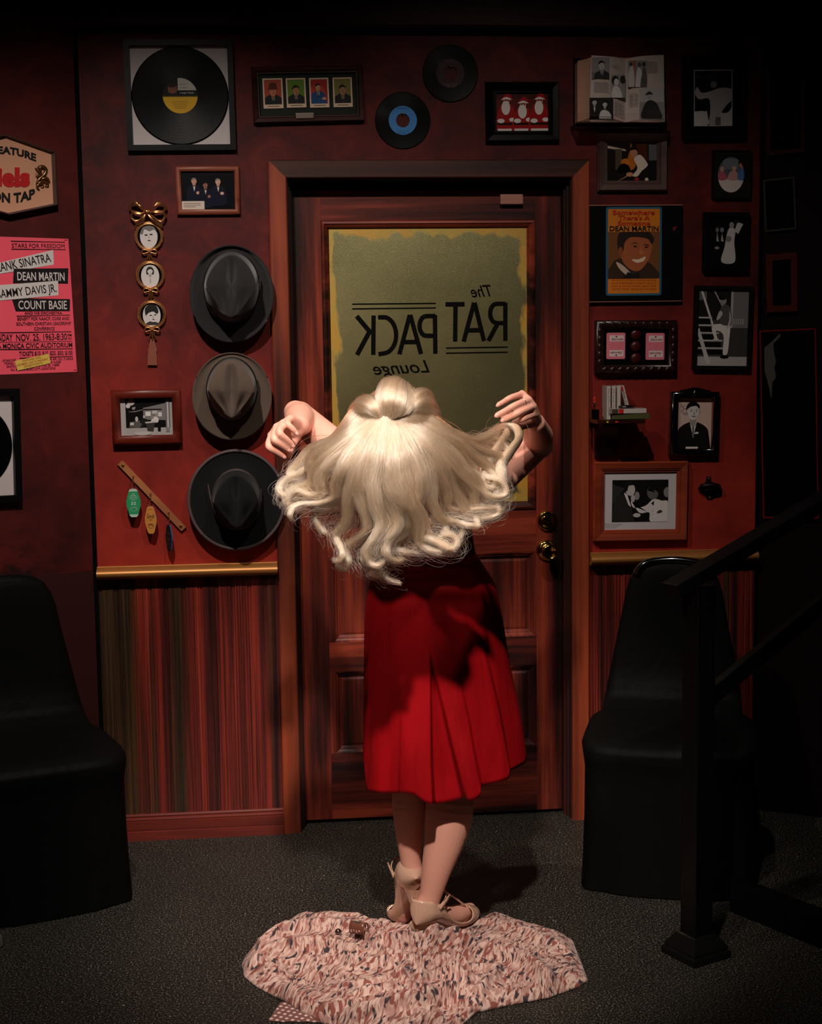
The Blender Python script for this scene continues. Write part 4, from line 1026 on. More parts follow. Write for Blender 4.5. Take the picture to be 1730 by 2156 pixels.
for (v, hw, cu) in ((1770, 26, 524), (1810, 30, 524), (1850, 38, 525), (1880, 44, 527), (1900, 54, 526), (1930, 50, 526), (1990, 55, 526), (2060, 57, 526), (2090, 58, 527)):
    l, rr_ = o5(cu - hw, v), o5(cu + hw, v); rows.append([(l[0], -.006, l[1]), (l[0], -.010, l[1]), (rr_[0], -.010, rr_[1]), (rr_[0], -.006, rr_[1])])
mb.grid(rows, 0, False, closeu=True); mb.face(rows[0]); mb.face(rows[-1][::-1])
mb.build('velvet_ribbon', M('brown_velvet', (128, 66, 46), 0.8, sheen=.4), T.o)

# ---------------------------------------------------------------- hats
def hat(label, c, rx, rz, crown, cc, H, felt, band, pinch, brimcurl, bind=None, tilt=0.0, feather=False, group='felt hats in a column on the wall'):
    """brim ellipse half sizes rx, rz; crown (half width, half height) centred cc from the brim centre; front of the hat points down"""
    T = Thing('felt_hat', label, 'hat', BACK, c[0], c[1], tilt=tilt, group=group)
    T.o.location.y -= .024; T.M = Matrix.Translation((0, -.024, 0)) @ T.M
    mb = MB(); mb.tube([(cc[0], .023, cc[1] + .02), (cc[0], -.03, cc[1] + .022)], .006); mb.build('wall_peg', MAT_AGEDBRASS, T.o)
    a, b = crown; na = 72
    mb = MB(); rows = []
    for k in range(11):
        s = k / 10; row = []
        for q in range(na):
            t = 2 * PI * q / na; ct, st_ = math.cos(t), math.sin(t)
            x = (cc[0] + a * 1.02 * ct) * (1 - s) + rx * ct * s
            z = (cc[1] + b * 1.02 * st_) * (1 - s) + rz * st_ * s
            up = brimcurl * (s ** 3) * (0.55 + 0.45 * abs(ct) + .25 * max(0, st_))
            y = -.012 - up - .006 * (1 - s) ** 4
            row.append((x, y, z))
        rows.append(row)
    low = [[(x * (1 - .004 / rx), y + .004, z * (1 - .004 / rz)) for x, y, z in r_] for r_ in rows[::-1]]
    mb.grid(rows + low, 0, True, closeu=True)
    brim = mb.build('brim', felt, T.o)
    mb = MB(); rows = []
    NS = 34
    for k in range(NS + 1):
        s = k / NS
        if s < .52:
            u = s / .52; rad = 1 - .10 * u ** 1.5; h = H * (1 - (1 - u) ** 1.15) * .90; top = 0
        else:
            u = (s - .52) / .48; rad = .90 * math.cos(u * PI / 2) ** .62 if u < 1 else 0.0; h = H * (.90 + .10 * math.sin(u * PI / 2)); top = u
        row = []
        for q in range(na):
            t = 2 * PI * q / na; ct, st_ = math.cos(t), math.sin(t)
            hf = h / H
            zz = st_ * rad; xx = ct * rad
            front = max(0.0, -zz)                       # towards the front of the hat
            nar = 1 - pinch * (.74 * hf ** 1.5 * min(1, front * 1.1) ** 1.0 + .30 * hf ** 1.5 * max(0, zz) ** 1.3)     # narrows to a point at the front
            x = cc[0] + a * xx * nar
            z = cc[1] + b * zz * (1 - .05 * hf)
            y = h
            cr = math.exp(-(xx * nar / .17) ** 2) * max(0, hf - .72) / .28
            y -= H * .26 * cr * (1 - .75 * max(0, -zz)) * max(0.0, 1 - abs(zz) ** 3)      # centre crease
            for sx in (-1, 1):                          # two front dents
                dd = ((xx - sx * .56) / .24) ** 2 + ((zz + .52) / .40) ** 2
                y -= H * .22 * pinch * math.exp(-dd) * hf ** 2
            y -= H * .12 * hf * max(0, zz)              # lower at the back
            row.append((x, -.016 - y, z))
        rows.append(row)
    mb.grid(rows, 0, True, closeu=True)
    mb.build('crown', felt, T.o)
    mb = MB(); rows = []
    for (s, h) in ((1.0, .001), (1.035, .002), (1.03, .024), (.985, .026)):
        rows.append([(cc[0] + a * s * math.cos(t) * (1.0), -.016 - h, cc[1] + b * s * math.sin(t)) for t in [2 * PI * q / na for q in range(na)]])
    mb.grid(rows, 0, True, closeu=True)
    for dz_ in (-.013, .0, .013): mb.bbox(cc[0] + a * 1.0, cc[0] + a * 1.045, -.043, -.017, cc[1] + dz_ - .006 + .01, cc[1] + dz_ + .006 + .01, .001)
    mb.build('hat_band', band, T.o)
    if bind:
        mb = MB(); pts = rows and [(rx * math.cos(t), -.010 - brimcurl * (.55 + .45 * abs(math.cos(t)) + .25 * max(0, math.sin(t))), rz * math.sin(t)) for t in [2 * PI * q / 96 for q in range(97)]]
        mb.tube(pts, .0052, 0, 8, False); mb.build('brim_binding', bind, T.o)
    if feather:
        mb = MB(); mb.tube(spline([(cc[0] - a * .98, -.03, cc[1] - .03), (cc[0] - a * 1.08, -.036, cc[1] + .01), (cc[0] - a * 1.16, -.04, cc[1] + .05)], 6), [.0012 + .0016 * math.sin(PI * k / 12) for k in range(13)], 0, 6); mb.build('feather', M('grey_feather', (92, 72, 72), 0.8), T.o)
    return T
def felt(name, c, sh=.25):
    m, nt, b = newmat(name)
    n = noisef(nt, texco(nt), 900, 3, .7)
    c2 = tuple(min(255, int(v * 1.35 + 5)) for v in c)
    nt.links.new(ramp(nt, n, [(.35, c), (.75, c2)]), b.inputs['Base Color'])
    b.inputs['Roughness'].default_value = 0.9; b.inputs['Sheen Weight'].default_value = sh; b.inputs['Specular IOR Level'].default_value = .2
    bump(nt, b, n, .25, .0006)
    return m
BAND = M('black_grosgrain', (12, 11, 12), 0.55)
hat('charcoal felt hat with upturned brim, topmost in the column of three', (488, 620), .127, .147, (.083, .107), (.000, .020), .118, felt('charcoal_felt', (30, 28, 29)), BAND, .85, .020, tilt=.05)
hat('taupe felt hat with black band, middle of the column of three', (489, 834), .121, .135, (.076, .096), (.000, .022), .118, felt('taupe_felt', (78, 65, 56), .15), BAND, 1.0, .012, tilt=0.02)
hat('wide brimmed black felt hat with grey brim binding, lowest of the three', (498.5, 1050), .147, .153, (.074, .092), (.000, .004), .108, felt('black_felt', (15, 15, 16), .08), M('mauve_band', (60, 46, 48), 0.6), .9, .006, bind=M('grey_mauve_binding', (84, 68, 70), 0.7), feather=True)

# ---------------------------------------------------------------- sign on the angled wall
T = Thing('bar_sign', 'six sided beige bar sign with black and red lettering at the left edge', 'sign', LEFT, 20, 367)
sg = lambda u, v, off=.02: T.L(u / 8.65, 270 + v / 8.65, off)
ax = (sg(92, 110)[0] + sg(170, 1580)[0]) / 2
def mirx(p): return (2 * ax - p[0], p[1])
hexo = [sg(92, 110), sg(998, 430), sg(1040, 1400), sg(170, 1580)]
ring = [(ax, hexo[0][1]), hexo[1], hexo[2], (ax, hexo[3][1]), mirx(hexo[2]), mirx(hexo[1])]
cz = sum(p[1] for p in ring) / 6
def inset(k): return [(ax + (x - ax) * k, cz + (z - cz) * k) for x, z in ring]
mb = MB(); mb.face([(x, -.012, z) for x, z in inset(.985)]); mb.build('sign_face', M('beige_sign_paint', (196, 142, 112), 0.6), T.o)
mb = MB(); rows = [[(x, y, z) for x, z in inset(k)] for k, y in ((1.0, -.001), (1.0, -.026), (.985, -.028), (.972, -.026), (.962, -.018), (.95, -.018), (.94, -.0125))]
mb.grid(rows, 0, False, closeu=True); mb.build('sign_rim', M('dull_metal_rim', (120, 104, 100), 0.35, 0.8), T.o)
mb = MB()
# curved lines of lettering
def arcword(s, u0, v0, u1, v1, hv, sag, mi, bold, slope1):
    def fn(t, h, q):
        uu = u0 + (u1 - u0) * t; vv = v0 + (v1 - v0) * t + sag * math.sin(PI * t)
        return sg(uu, vv - hv * h, .014)
    text(mb, s, (0, 0), (1, 0), 1, -.0135, mi, bold, fn=fn)
arcword('FEATURE', -130, 455, 660, 600, 130, -45, 0, .045, 0)
arcword('ON TAP', -150, 1290, 640, 1260, 170, 75, 0, .045, 0)
arcword('iels', -60, 1030, 550, 1040, 330, 10, 1, .055, 0)
mb.build('lettering', [ink((10, 9, 9)), ink((176, 22, 26))], T.o)
mb = MB()
def scroll(pts, r):
    p3 = []
    for q in spline(pts, 7):
        a = sg(q.x, q.y, .018); p3.append((a[0], -.014, a[1]))
    n = len(p3); mb.tube(p3, [r * (.35 + .65 * math.sin(PI * k / (n - 1))) for k in range(n)], 0, 8, flat=.7)
scroll([(650, 720), (690, 770), (740, 800), (720, 720), (790, 700), (845, 760), (810, 850), (720, 930), (680, 1010), (690, 1060)], .0085)
scroll([(660, 830), (700, 880), (760, 830)], .006)
scroll([(740, 940), (800, 905), (870, 920), (915, 990)], .007)
scroll([(690, 1060), (720, 1000), (790, 980), (860, 1000), (870, 1050), (820, 1050)], .006)
scroll([(730, 1120), (690, 1090), (700, 1040), (760, 1020), (785, 1060), (750, 1070)], .006)
mb.build('scroll_ornament', M('bronze_scroll', (128, 92, 60), 0.25, 0.8), T.o)

# ---------------------------------------------------------------- pink concert poster
T = Thing('concert_poster', 'bright pink concert poster with bold black lettering on the angled left wall', 'poster', LEFT, 70, 645)
po = lambda u, v: T.L(u / 4.119, 440 + v / 4.119, .0015)
mb = MB(); rp = [po(-420, 225), po(592, 259), po(668, 1412), po(-420, 1452)]
n = 16
mb.grid([[(rp[0][0] + (rp[1][0] - rp[0][0]) * t, -.0012 - .0006 * math.sin(9 * t), rp[0][1] + (rp[1][1] - rp[0][1]) * t) for t in [k / n for k in range(n + 1)]], [(rp[3][0] + (rp[2][0] - rp[3][0]) * t, -.0012 - .0006 * math.sin(8 * t + .5), rp[3][1] + (rp[2][1] - rp[3][1]) * t) for t in [k / n for k in range(n + 1)]]], 0, True)
mb.build('poster_sheet', ink((238, 84, 104)), T.o)
mb = MB(); PK, WH, BK = 0, 1, 2
def pq(pts, mi, y): mb.face([(po(*p)[0], y, po(*p)[1]) for p in pts], mi)
pq([(-400, 640), (-400, 560), (460, 355), (466, 482), (0, 562), (-380, 640)], 1, -.0022)
pq([(118, 518), (592, 514), (588, 648), (112, 642)], 0, -.0023)
pq([(-400, 690), (502, 622), (506, 748), (-400, 830)], 1, -.0024)
pq([(100, 772), (606, 782), (604, 886), (136, 886)], 0, -.0022)
def tx(s, u0, v0, u1, v1, hv, mi, y=-.0026, bold=.012): text(mb, s, po(u0, v0), po(u1, v1), hv / 4.119 / 690, y, mi, bold)
tx('STARS FOR FREEDOM', 102, 334, 560, 340, 36, 0, bold=.0)
tx('FRANK SINATRA', -62, 555, 445, 455, 74, 0); tx('DEAN MARTIN', 150, 618, 560, 622, 72, 1); tx('SAMMY DAVIS JR.', -20, 775, 492, 718, 72, 0); tx('COUNT BASIE', 160, 868, 580, 868, 74, 1, bold=.01)
tx('AND HIS ORCHESTRA', 212, 914, 538, 912, 22, 0, bold=.018)
tx('BENEFIT FOR NAACP, CORE AND', 150, 966, 600, 962, 28, 0); tx('SOUTHERN CHRISTIAN LEADERSHIP', 142, 1010, 614, 1005, 28, 0); tx('CONFERENCE', 296, 1052, 472, 1051, 28, 0)
tx('MONDAY', -92, 1146, 110, 1143, 60, 0, bold=.01); tx('NOV. 25, 1963-8:30', 140, 1143, 580, 1134, 58, 0, bold=.01); tx('PM', 586, 1105, 620, 1104, 22, 0, bold=.02)
tx('SANTA MONICA CIVIC AUDITORIUM', -140, 1212, 626, 1198, 42, 0, bold=.015)
tx('TICKETS $10, $15, $25, $50, $100', 166, 1272, 628, 1264, 36, 0, bold=.015)
tx('- STARS FOR', 12, 1326, 140, 1318, 20, 0); tx('BLVD. LA 69, OL 7-2955', 330, 1312, 632, 1308, 20, 0); tx('TRAVEL-', 36, 1350, 124, 1346, 20, 0); tx('OX 3-5285', 420, 1338, 528, 1336, 20, 0)
tx('SANTA M', 58, 1376, 150, 1372, 20, 0); tx('OFFICE, GL 1-4848', 330, 1366, 512, 1361, 20, 0); tx('ALL MILLERS MUSIC CITY LOCATIONS', 92, 1402, 480, 1390, 20, 0)
for (u0, v0, u1, v1, t) in ((92, 278, 562, 289, 6), (98, 347, 568, 353, 6), (142, 928, 606, 920, 5), (-300, 1076, 618, 1064, 6), (-300, 1160, 622, 1146, 3), (-300, 1222, 628, 1212, 6), (168, 1294, 630, 1278, 6), (586, 1118, 620, 1117, 3), (586, 1130, 620, 1129, 3), (556, 270, 582, 270, 4), (638, 1396, 662, 1395, 4)):
    pq([(u0, v0 - t / 2), (u1, v1 - t / 2), (u1, v1 + t / 2), (u0, v0 + t / 2)], 0, -.0025)
mb.build('lettering', [ink((18, 8, 12)), ink((206, 198, 196))], T.o)
mb = MB(); pq([(126, 1318), (420, 1256), (438, 1336), (150, 1402)], 0, -.0032)
def txs(s, u0, v0, u1, v1): text(mb, s, po(u0, v0), po(u1, v1), 17 / 4.119 / 690, -.0035, 1, .015)
txs('POSTPONED UNTIL', 196, 1328, 356, 1294); txs('DECEMBER, DUE TO PRESIDENT', 148, 1364, 416, 1308); txs('KENNEDY\'S DEATH', 208, 1376, 366, 1342)
mb.build('sticker', [ink((214, 184, 84)), ink((176, 60, 40))], T.o)['label'] = 'small yellow sticker slanted over the bottom lines'

# ---------------------------------------------------------------- key rail and tags
kz5 = lambda T, u, v, off: T.L(u / 4.119, 800 + v / 4.119, off)
T = Thing('key_rail', 'slanted strip of brown wood with brass hooks for motel key tags', 'hook rail', BACK, 318.5, 1043)
a, b = kz5(T, 1066, 742, .006), kz5(T, 1568, 1268, .006)
ang = math.atan2(b[1] - a[1], b[0] - a[0]); Ls = math.hypot(b[0] - a[0], b[1] - a[1])
rot = Matrix.Translation(((a[0] + b[0]) / 2, 0, (a[1] + b[1]) / 2)) @ Matrix.Rotation(-ang, 4, 'Y')
mb = MB(); mb.bbox(-Ls / 2 - .013, Ls / 2 + .013, -.009, 0, -.0095, .0095, .0008, mat=rot); mb.build('wooden_strip', wood('strip_wood', 'x', [(0.3, (130, 74, 44)), (0.7, (178, 112, 70))], 0.6), T.o)
for sx in (-1, 1):
    p = rot @ Vector((sx * Ls / 2, -.009, 0)); mb = MB(); mb.lathe([(0, -.002), (.002, -.001), (.004, -.0022), (.005, 0)], c=tuple(p), n=18); mb.build('screw', MAT_AGEDBRASS, T.o)
HK = [(1155, 855), (1305, 1005), (1462, 1165)]
hookpts = []
for (u, v) in HK:
    p = kz5(T, u, v, .012); mb = MB()
    mb.tube(spline([(p[0], -.006, p[1] + .006), (p[0], -.024, p[1] + .003), (p[0], -.033, p[1] - .006), (p[0], -.029, p[1] - .012), (p[0], -.022, p[1] - .010)], 6), .0014)
    mb.ball((p[0], -.009, p[1] + .006), .0035); mb.build('hook', MAT_AGEDBRASS, T.o); hookpts.append((T.M @ Vector((p[0], -.031, p[1] - .011))))
def key_tag(label, w, L, rz, face_c, edge_c, tip, txt, tcol, num, roty=0.0, hp=None):
    T = Thing('key_tag', label, 'key tag', None, 0, 0, at=hp, group='motel key tags on the slanted rail')
    T.o.rotation_euler = (0, roty, rz)
    mb = MB(); R_ = .0085
    mb.tube([(R_ * math.cos(t), 0, -R_ + R_ * math.sin(t)) for t in [2 * PI * k / 24 for k in range(25)]], .0008, 0, 6, False)
    mb.build('split_ring', M('dark_steel_ring', (120, 96, 80), 0.3, 0.9), T.o)
    z1 = -.0185; out = [(0, 0), (w * .2, -.001), (w * .3, -.006), (w / 2, -L * .42), (w / 2, -L * .58), (w * .3, -L + .006), (w * .18, -L), (-w * .18, -L), (-w * .3, -L + .006), (-w / 2, -L * .58), (-w / 2, -L * .42), (-w * .3, -.006), (-w * .2, -.001)]
    mb = MB(); fr = [(x, -.0016, z1 + z) for x, z in out]; bk = [(x, .0016, z1 + z) for x, z in out]
    mb.face(fr, 0); mb.face(bk[::-1], 0); mb.grid([fr, bk], 1, False, closeu=True)
    if tip:
        for s in (0, 1):
            zz = (0, -.0085) if s == 0 else (-L, -L + .0085)
            c0 = clip([(x, z) for x, z in out][::-1], [(-1, min(zz)), (1, min(zz)), (1, max(zz)), (-1, max(zz))])
            if len(c0) > 2: mb.face([(x, -.0018, z1 + z) for x, z in c0], 2)
    tg = mb.build('tag_body', [ink(face_c), ink(edge_c), ink(tip or face_c)], T.o)
    mb = MB()
    for (s, zc, hw, h, sh) in txt: text(mb, s, (-hw * w, z1 + zc * L), (hw * w, z1 + zc * L), h * L, -.0021, 0, .01 if sh == 0 else 0, sh)
    if num: mb.tube([(w * .26 * math.cos(t), -.0021, z1 - L * .74 + w * .2 * math.sin(t)) for t in [PI * k / 14 for k in range(15)]], .0004, 0, 4); mb.tube([(w * .2 * math.cos(t), -.0021, z1 - L * .74 + w * .13 * math.sin(t)) for t in [2 * PI * k / 20 for k in range(21)]], .0004, 0, 4)
    mb.build('lettering', ink(tcol), tg)
    return T
key_tag('green motel key tag numbered 32 hanging highest on the slanted rail', .0435, .088, .0, (38, 150, 96), (30, 120, 78), (186, 206, 190), [('THE', -.2, .12, .03, 0), ('SANDS', -.26, .2, .035, 0), ('LAS VEGAS NEVADA', -.31, .3, .025, 0), ('RETURN POSTAGE', -.36, .28, .025, 0), ('PAID', -.41, .14, .025, 0), ('32', -.57, .18, .11, 0)], (206, 226, 206), True, hp=hookpts[0])
key_tag('orange motel key tag on the middle hook of the slanted rail', .0375, .086, -.28, (206, 136, 62), (46, 92, 140), None, [('A PLACE IN THE SUN', -.14, .2, .025, 0), ('Sands', -.44, .34, .17, .3), ('HOTEL', -.52, .14, .04, 0), ('LAS VEGAS', -.66, .22, .025, 0)], (32, 22, 14), True, hp=hookpts[1])
key_tag('dark blue edged motel key tag turned sideways on the lowest hook', .040, .083, -1.02, (34, 24, 22), (28, 96, 156), None, [('SANDS', -.36, .3, .08, 0), ('16', -.6, .2, .12, 0), ('VEGAS', -.75, .2, .05, 0)], (88, 66, 52), False, hp=hookpts[2])

# ---------------------------------------------------------------- little wall shelf and what stands on it
z8 = lambda u, v: (1230 + u / 10.8125, 790 + v / 10.8125)
T = Thing('wall_shelf', 'little dark shelf with a rounded bracket on the red wall right of the door', 'shelf', BACK, 1312, 880)
SHY = .135
def sp(u, v, off=SHY): p = z8(u, v); return T.L(p[0], p[1], off)
xl, xr = sp(300, 1000)[0], sp(1330, 1000, .1)[0]; zt = sp(430, 1003, SHY - .03)[1]
mb = MB(); mb.bbox(xl, xr, -SHY, 0, zt - .014, zt, .004); mb.build('shelf_board', M('dark_lacquered_board', (48, 20, 12), 0.18, 0, .6, coat=.4), T.o)
mb = MB(); out = [(-.0, -.014)] + [(-.115 * math.cos(t * PI / 2 / 10) , -.014 - .115 * math.sin(t * PI / 2 / 10)) for t in range(11)]
L_, R__ = xl + .02, xl + .085
pr = [(0, -.014), (-.115, -.014)] + [(-.115 + .10 * math.sin(t * PI / 20), -.02 - .105 * (1 - math.cos(t * PI / 20))) for t in range(11)] + [(0, -.128)]
mb.grid([[(x, y, zt + z) for y, z in pr] for x in (L_, R__)], 0, False, closeu=True); mb.face([(L_, y, zt + z) for y, z in pr]); mb.face([(R__, y, zt + z) for y, z in pr][::-1])
mb.build('bracket', M('dark_bracket', (30, 12, 10), 0.4), T.o)
SHM = T.M; SX, SZ = xl, zt
def on_shelf(name, label, cat, x, y, rz=0.0, z=0.0, group=None):
    o = bpy.data.objects.new(name, None); COL.objects.link(o)
    o.matrix_world = SHM @ Matrix.Translation((x, -y, SZ + z)) @ Matrix.Rotation(rz, 4, 'Z')
    tag(o, label, cat, group); return o
GRPC = 'cassettes on the little wall shelf'
def cassette(label, x, y, w, h, d, txt, c, rot=None, flat=False, z=0.0, rz=0.0, redtab=False):
    o = on_shelf('cassette_case', label, 'cassette', x, y, rz, z, GRPC)
    if rot: o.matrix_world = o.matrix_world @ Matrix.Rotation(rot, 4, 'Y')
    mb = MB(); mb.bbox(0, w, 0, d, 0, h, .0012); mb.build('case', M('case_%d' % c[0], c, 0.3), o)
    if not txt and not redtab: return o
    mb = MB(); y_ = -.0004
    mb.face([(.001, y_, .001), (w - .001, y_, .001), (w - .001, y_, h - .001), (.001, y_, h - .001)], 0)
    if txt and not flat: text(mb, txt, (w * .3, h * .93), (w * .36, h * .1), w * .42, y_ - .0002, 1, 0, .2, fn=None)
    if redtab and not flat: mb.face([(.001, y_ - .0001, h * .84), (w * .6, y_ - .0001, h * .84), (w * .6, y_ - .0001, h * .985), (.001, y_ - .0001, h * .985)], 2)
    if redtab and flat: mb.face([(w * .2, y_ - .0001, .001), (w * .345, y_ - .0001, .001), (w * .345, y_ - .0001, h - .001), (w * .2, y_ - .0001, h - .001)], 2); mb.face([(0.001, y_ - .0001, .001), (w * .19, y_ - .0001, .001), (w * .19, y_ - .0001, h - .001), (.001, y_ - .0001, h - .001)], 3)
    mb.build('spine_card', [ink((198, 186, 180)), ink((44, 40, 44)), ink((196, 32, 30)), ink((74, 58, 50))], o)
    return o
pxm = lambda u: sp(u, 900, .11)[0]
cassette('white cassette standing upright, leftmost on the little shelf', pxm(486), .122, .0125, .103, .062, 'Out of Dino Martin', (168, 158, 150))
cassette('white cassette with long handwritten spine, second from the left on the little shelf', pxm(612), .115, .0125, .103, .062, 'SDJ Candy Man Live', (150, 140, 134))
cassette('cassette with a blank spine between upright and leaning ones on the shelf', pxm(745), .108, .0115, .103, .06, '', (196, 186, 176))
cassette('leaning cassette with a red tab at the top of its spine', pxm(945) + .013, .085, .0125, .103, .05, 'Live at the Sands', (160, 150, 146), rot=-.25, redtab=True, z=.001)
zg = .017
cassette('grey green cassette lying flat, bottom of the small stack on the shelf', pxm(600), .14, .118, .0165, .055, '', (84, 84, 52), flat=True, rz=.06, z=.0005)
cassette('white cassette lying flat on the stack, red patch on its spine', pxm(556), .145, .114, .0155, .055, '', (150, 138, 130), flat=True, rz=.10, z=zg + .001, redtab=True)
o = on_shelf('powder_compact', 'black oval compact lying on top of the flat cassettes', 'compact', pxm(945), .115, 0.1, .0345)
mb = MB(); mb.lathe([(0, 0), (.023, 0), (.0255, .003), (.0255, .005), (.023, .008), (0, .0095)], axis='z', n=36, sx=1.0, sz=.8); mb.build('compact_case', GB, o)
mb = MB(); mb.lathe([(.0256, .0036), (.0262, .004), (.0256, .0044)], axis='z', n=36, sz=.8); mb.build('silver_seam', M('nail_steel', None), o)
o = on_shelf('lipstick', 'open red lipstick in a black case at the left end of the shelf', 'lipstick', pxm(255), .095, 0, 0)
mb = MB(); mb.bbox(-.012, .012, -.012, .012, 0, .031, .002); mb.build('lipstick_case', GB, o)
mb = MB(); mb.lathe([(.0048, .03), (.0048, .052), (.0042, .0535)], axis='z', n=20); mb.build('metal_sleeve', M('copper_sleeve', (206, 120, 80), 0.2, 1), o)
mb = MB(); mb.lathe([(.0040, .05), (.0040, .060), (.0034, .066), (.0014, .070), (0, .0705)], axis='z', n=18); mb.build('lipstick_bullet', M('lipstick_red', (190, 26, 28), 0.3), o)
for k, (u, c, nm, lb) in enumerate(((525, (196, 196, 40), 'yellow_glint', 'tiny yellow glint modelled on the front edge of the little shelf'), (735, (206, 62, 36), 'red_glint', 'tiny orange red glint modelled on the front edge of the little shelf'))):
    p = sp(u, 1110, SHY); o = bpy.data.objects.new(nm, None)  # glints of the glossy shelf edge, built as small coloured blocks
    mb = MB(); mb.bbox(-.003 - .0015 * k, .003 + .0015 * k, -.0015, .0, -.0025, .0025, .0006); o = mb.build(nm, M(nm, c, 0.35)); o.matrix_world = SHM @ Matrix.Translation((p[0], -SHY, zt - .007)); tag(o, lb, 'glint')

# ---------------------------------------------------------------- bottle opener
T = Thing('bottle_opener', 'cast iron bottle opener screwed to the red wall at the right', 'bottle opener', BACK, 1496, 1030)
q8 = lambda u, v, off=.012: T.L(1190 + u / 3.2037, 780 + v / 3.2037, off)
mb = MB()
o1 = [q8(u, v) for u, v in ((958, 718), (984, 718), (990, 752), (1035, 765), (1062, 800), (1055, 838), (1010, 842), (995, 868), (960, 870), (945, 832), (920, 812), (916, 788), (940, 766), (954, 752))]
fr = [(x, -.004, z) for x, z in o1]; bk = [(x, 0, z) for x, z in o1]; mb.face(fr); mb.grid([fr, bk], 0, False, closeu=True)
a = q8(918, 798, .03); b = q8(1050, 800, .03); cxx = (a[0] + b[0]) / 2
mb.tube(spline([(a[0], -.008, a[1] - .002), (a[0] + .008, -.026, a[1] + .008), (cxx, -.032, a[1] + .011), (b[0] - .008, -.026, a[1] + .008), (b[0], -.008, a[1] - .002)], 6), .0065, 0, 8)
mb.grid([[(x, y, z) for x, y, z in ((a[0] + .003, -.006, a[1] - .012), (a[0] + .01, -.024, a[1] - .006), (cxx, -.03, a[1] - .003), (b[0] - .01, -.024, a[1] - .006), (b[0] - .003, -.006, a[1] - .012))], [(x, y, z) for x, y, z in ((a[0] + .003, -.004, a[1] + .012), (a[0] + .01, -.02, a[1] + .016), (cxx, -.026, a[1] + .017), (b[0] - .01, -.02, a[1] + .016), (b[0] - .003, -.004, a[1] + .012))]], 0, True)
mb.build('opener_body', M('dark_cast_iron', (24, 20, 16), 0.45, .5), T.o)
for (u, v) in ((970, 732), (976, 860)):
    p = q8(u, v, .006); mb = MB(); mb.lathe([(0, -.0062), (.0015, -.0058), (.003, -.0064), (.0036, -.004)], c=(p[0], 0, p[1]), n=16); mb.build('screw', M('copper_screw', (190, 116, 84), 0.3, 1), T.o)

# ---------------------------------------------------------------- dim frames on the right hand wall
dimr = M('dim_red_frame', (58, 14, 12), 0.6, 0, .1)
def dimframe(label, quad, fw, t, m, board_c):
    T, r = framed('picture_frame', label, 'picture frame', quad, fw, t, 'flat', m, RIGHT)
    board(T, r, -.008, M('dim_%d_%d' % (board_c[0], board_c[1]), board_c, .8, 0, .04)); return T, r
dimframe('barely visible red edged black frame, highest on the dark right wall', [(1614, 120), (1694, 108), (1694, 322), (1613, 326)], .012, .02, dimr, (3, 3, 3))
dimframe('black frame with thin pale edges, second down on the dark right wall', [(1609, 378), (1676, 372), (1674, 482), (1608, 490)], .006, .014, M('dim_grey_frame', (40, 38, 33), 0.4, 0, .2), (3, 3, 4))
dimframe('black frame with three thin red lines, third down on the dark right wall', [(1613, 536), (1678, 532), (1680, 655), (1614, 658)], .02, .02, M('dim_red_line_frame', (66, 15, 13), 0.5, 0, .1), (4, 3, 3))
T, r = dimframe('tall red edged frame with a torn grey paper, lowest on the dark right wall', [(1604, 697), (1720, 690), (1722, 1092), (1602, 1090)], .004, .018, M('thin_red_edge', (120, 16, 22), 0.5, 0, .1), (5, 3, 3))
mb = MB(); d4 = lambda u, v: T.L(1570 + u / 4.144, 660 + v / 4.144, .01)
mb.face([(d4(*p)[0], -.0095, d4(*p)[1]) for p in ((160, 300), (230, 240), (298, 170), (300, 205), (238, 262), (244, 340), (262, 420), (248, 470), (262, 560), (230, 600), (222, 750), (190, 600), (162, 500))])
mb.build('torn_paper', ink((70, 66, 62)), T.o)
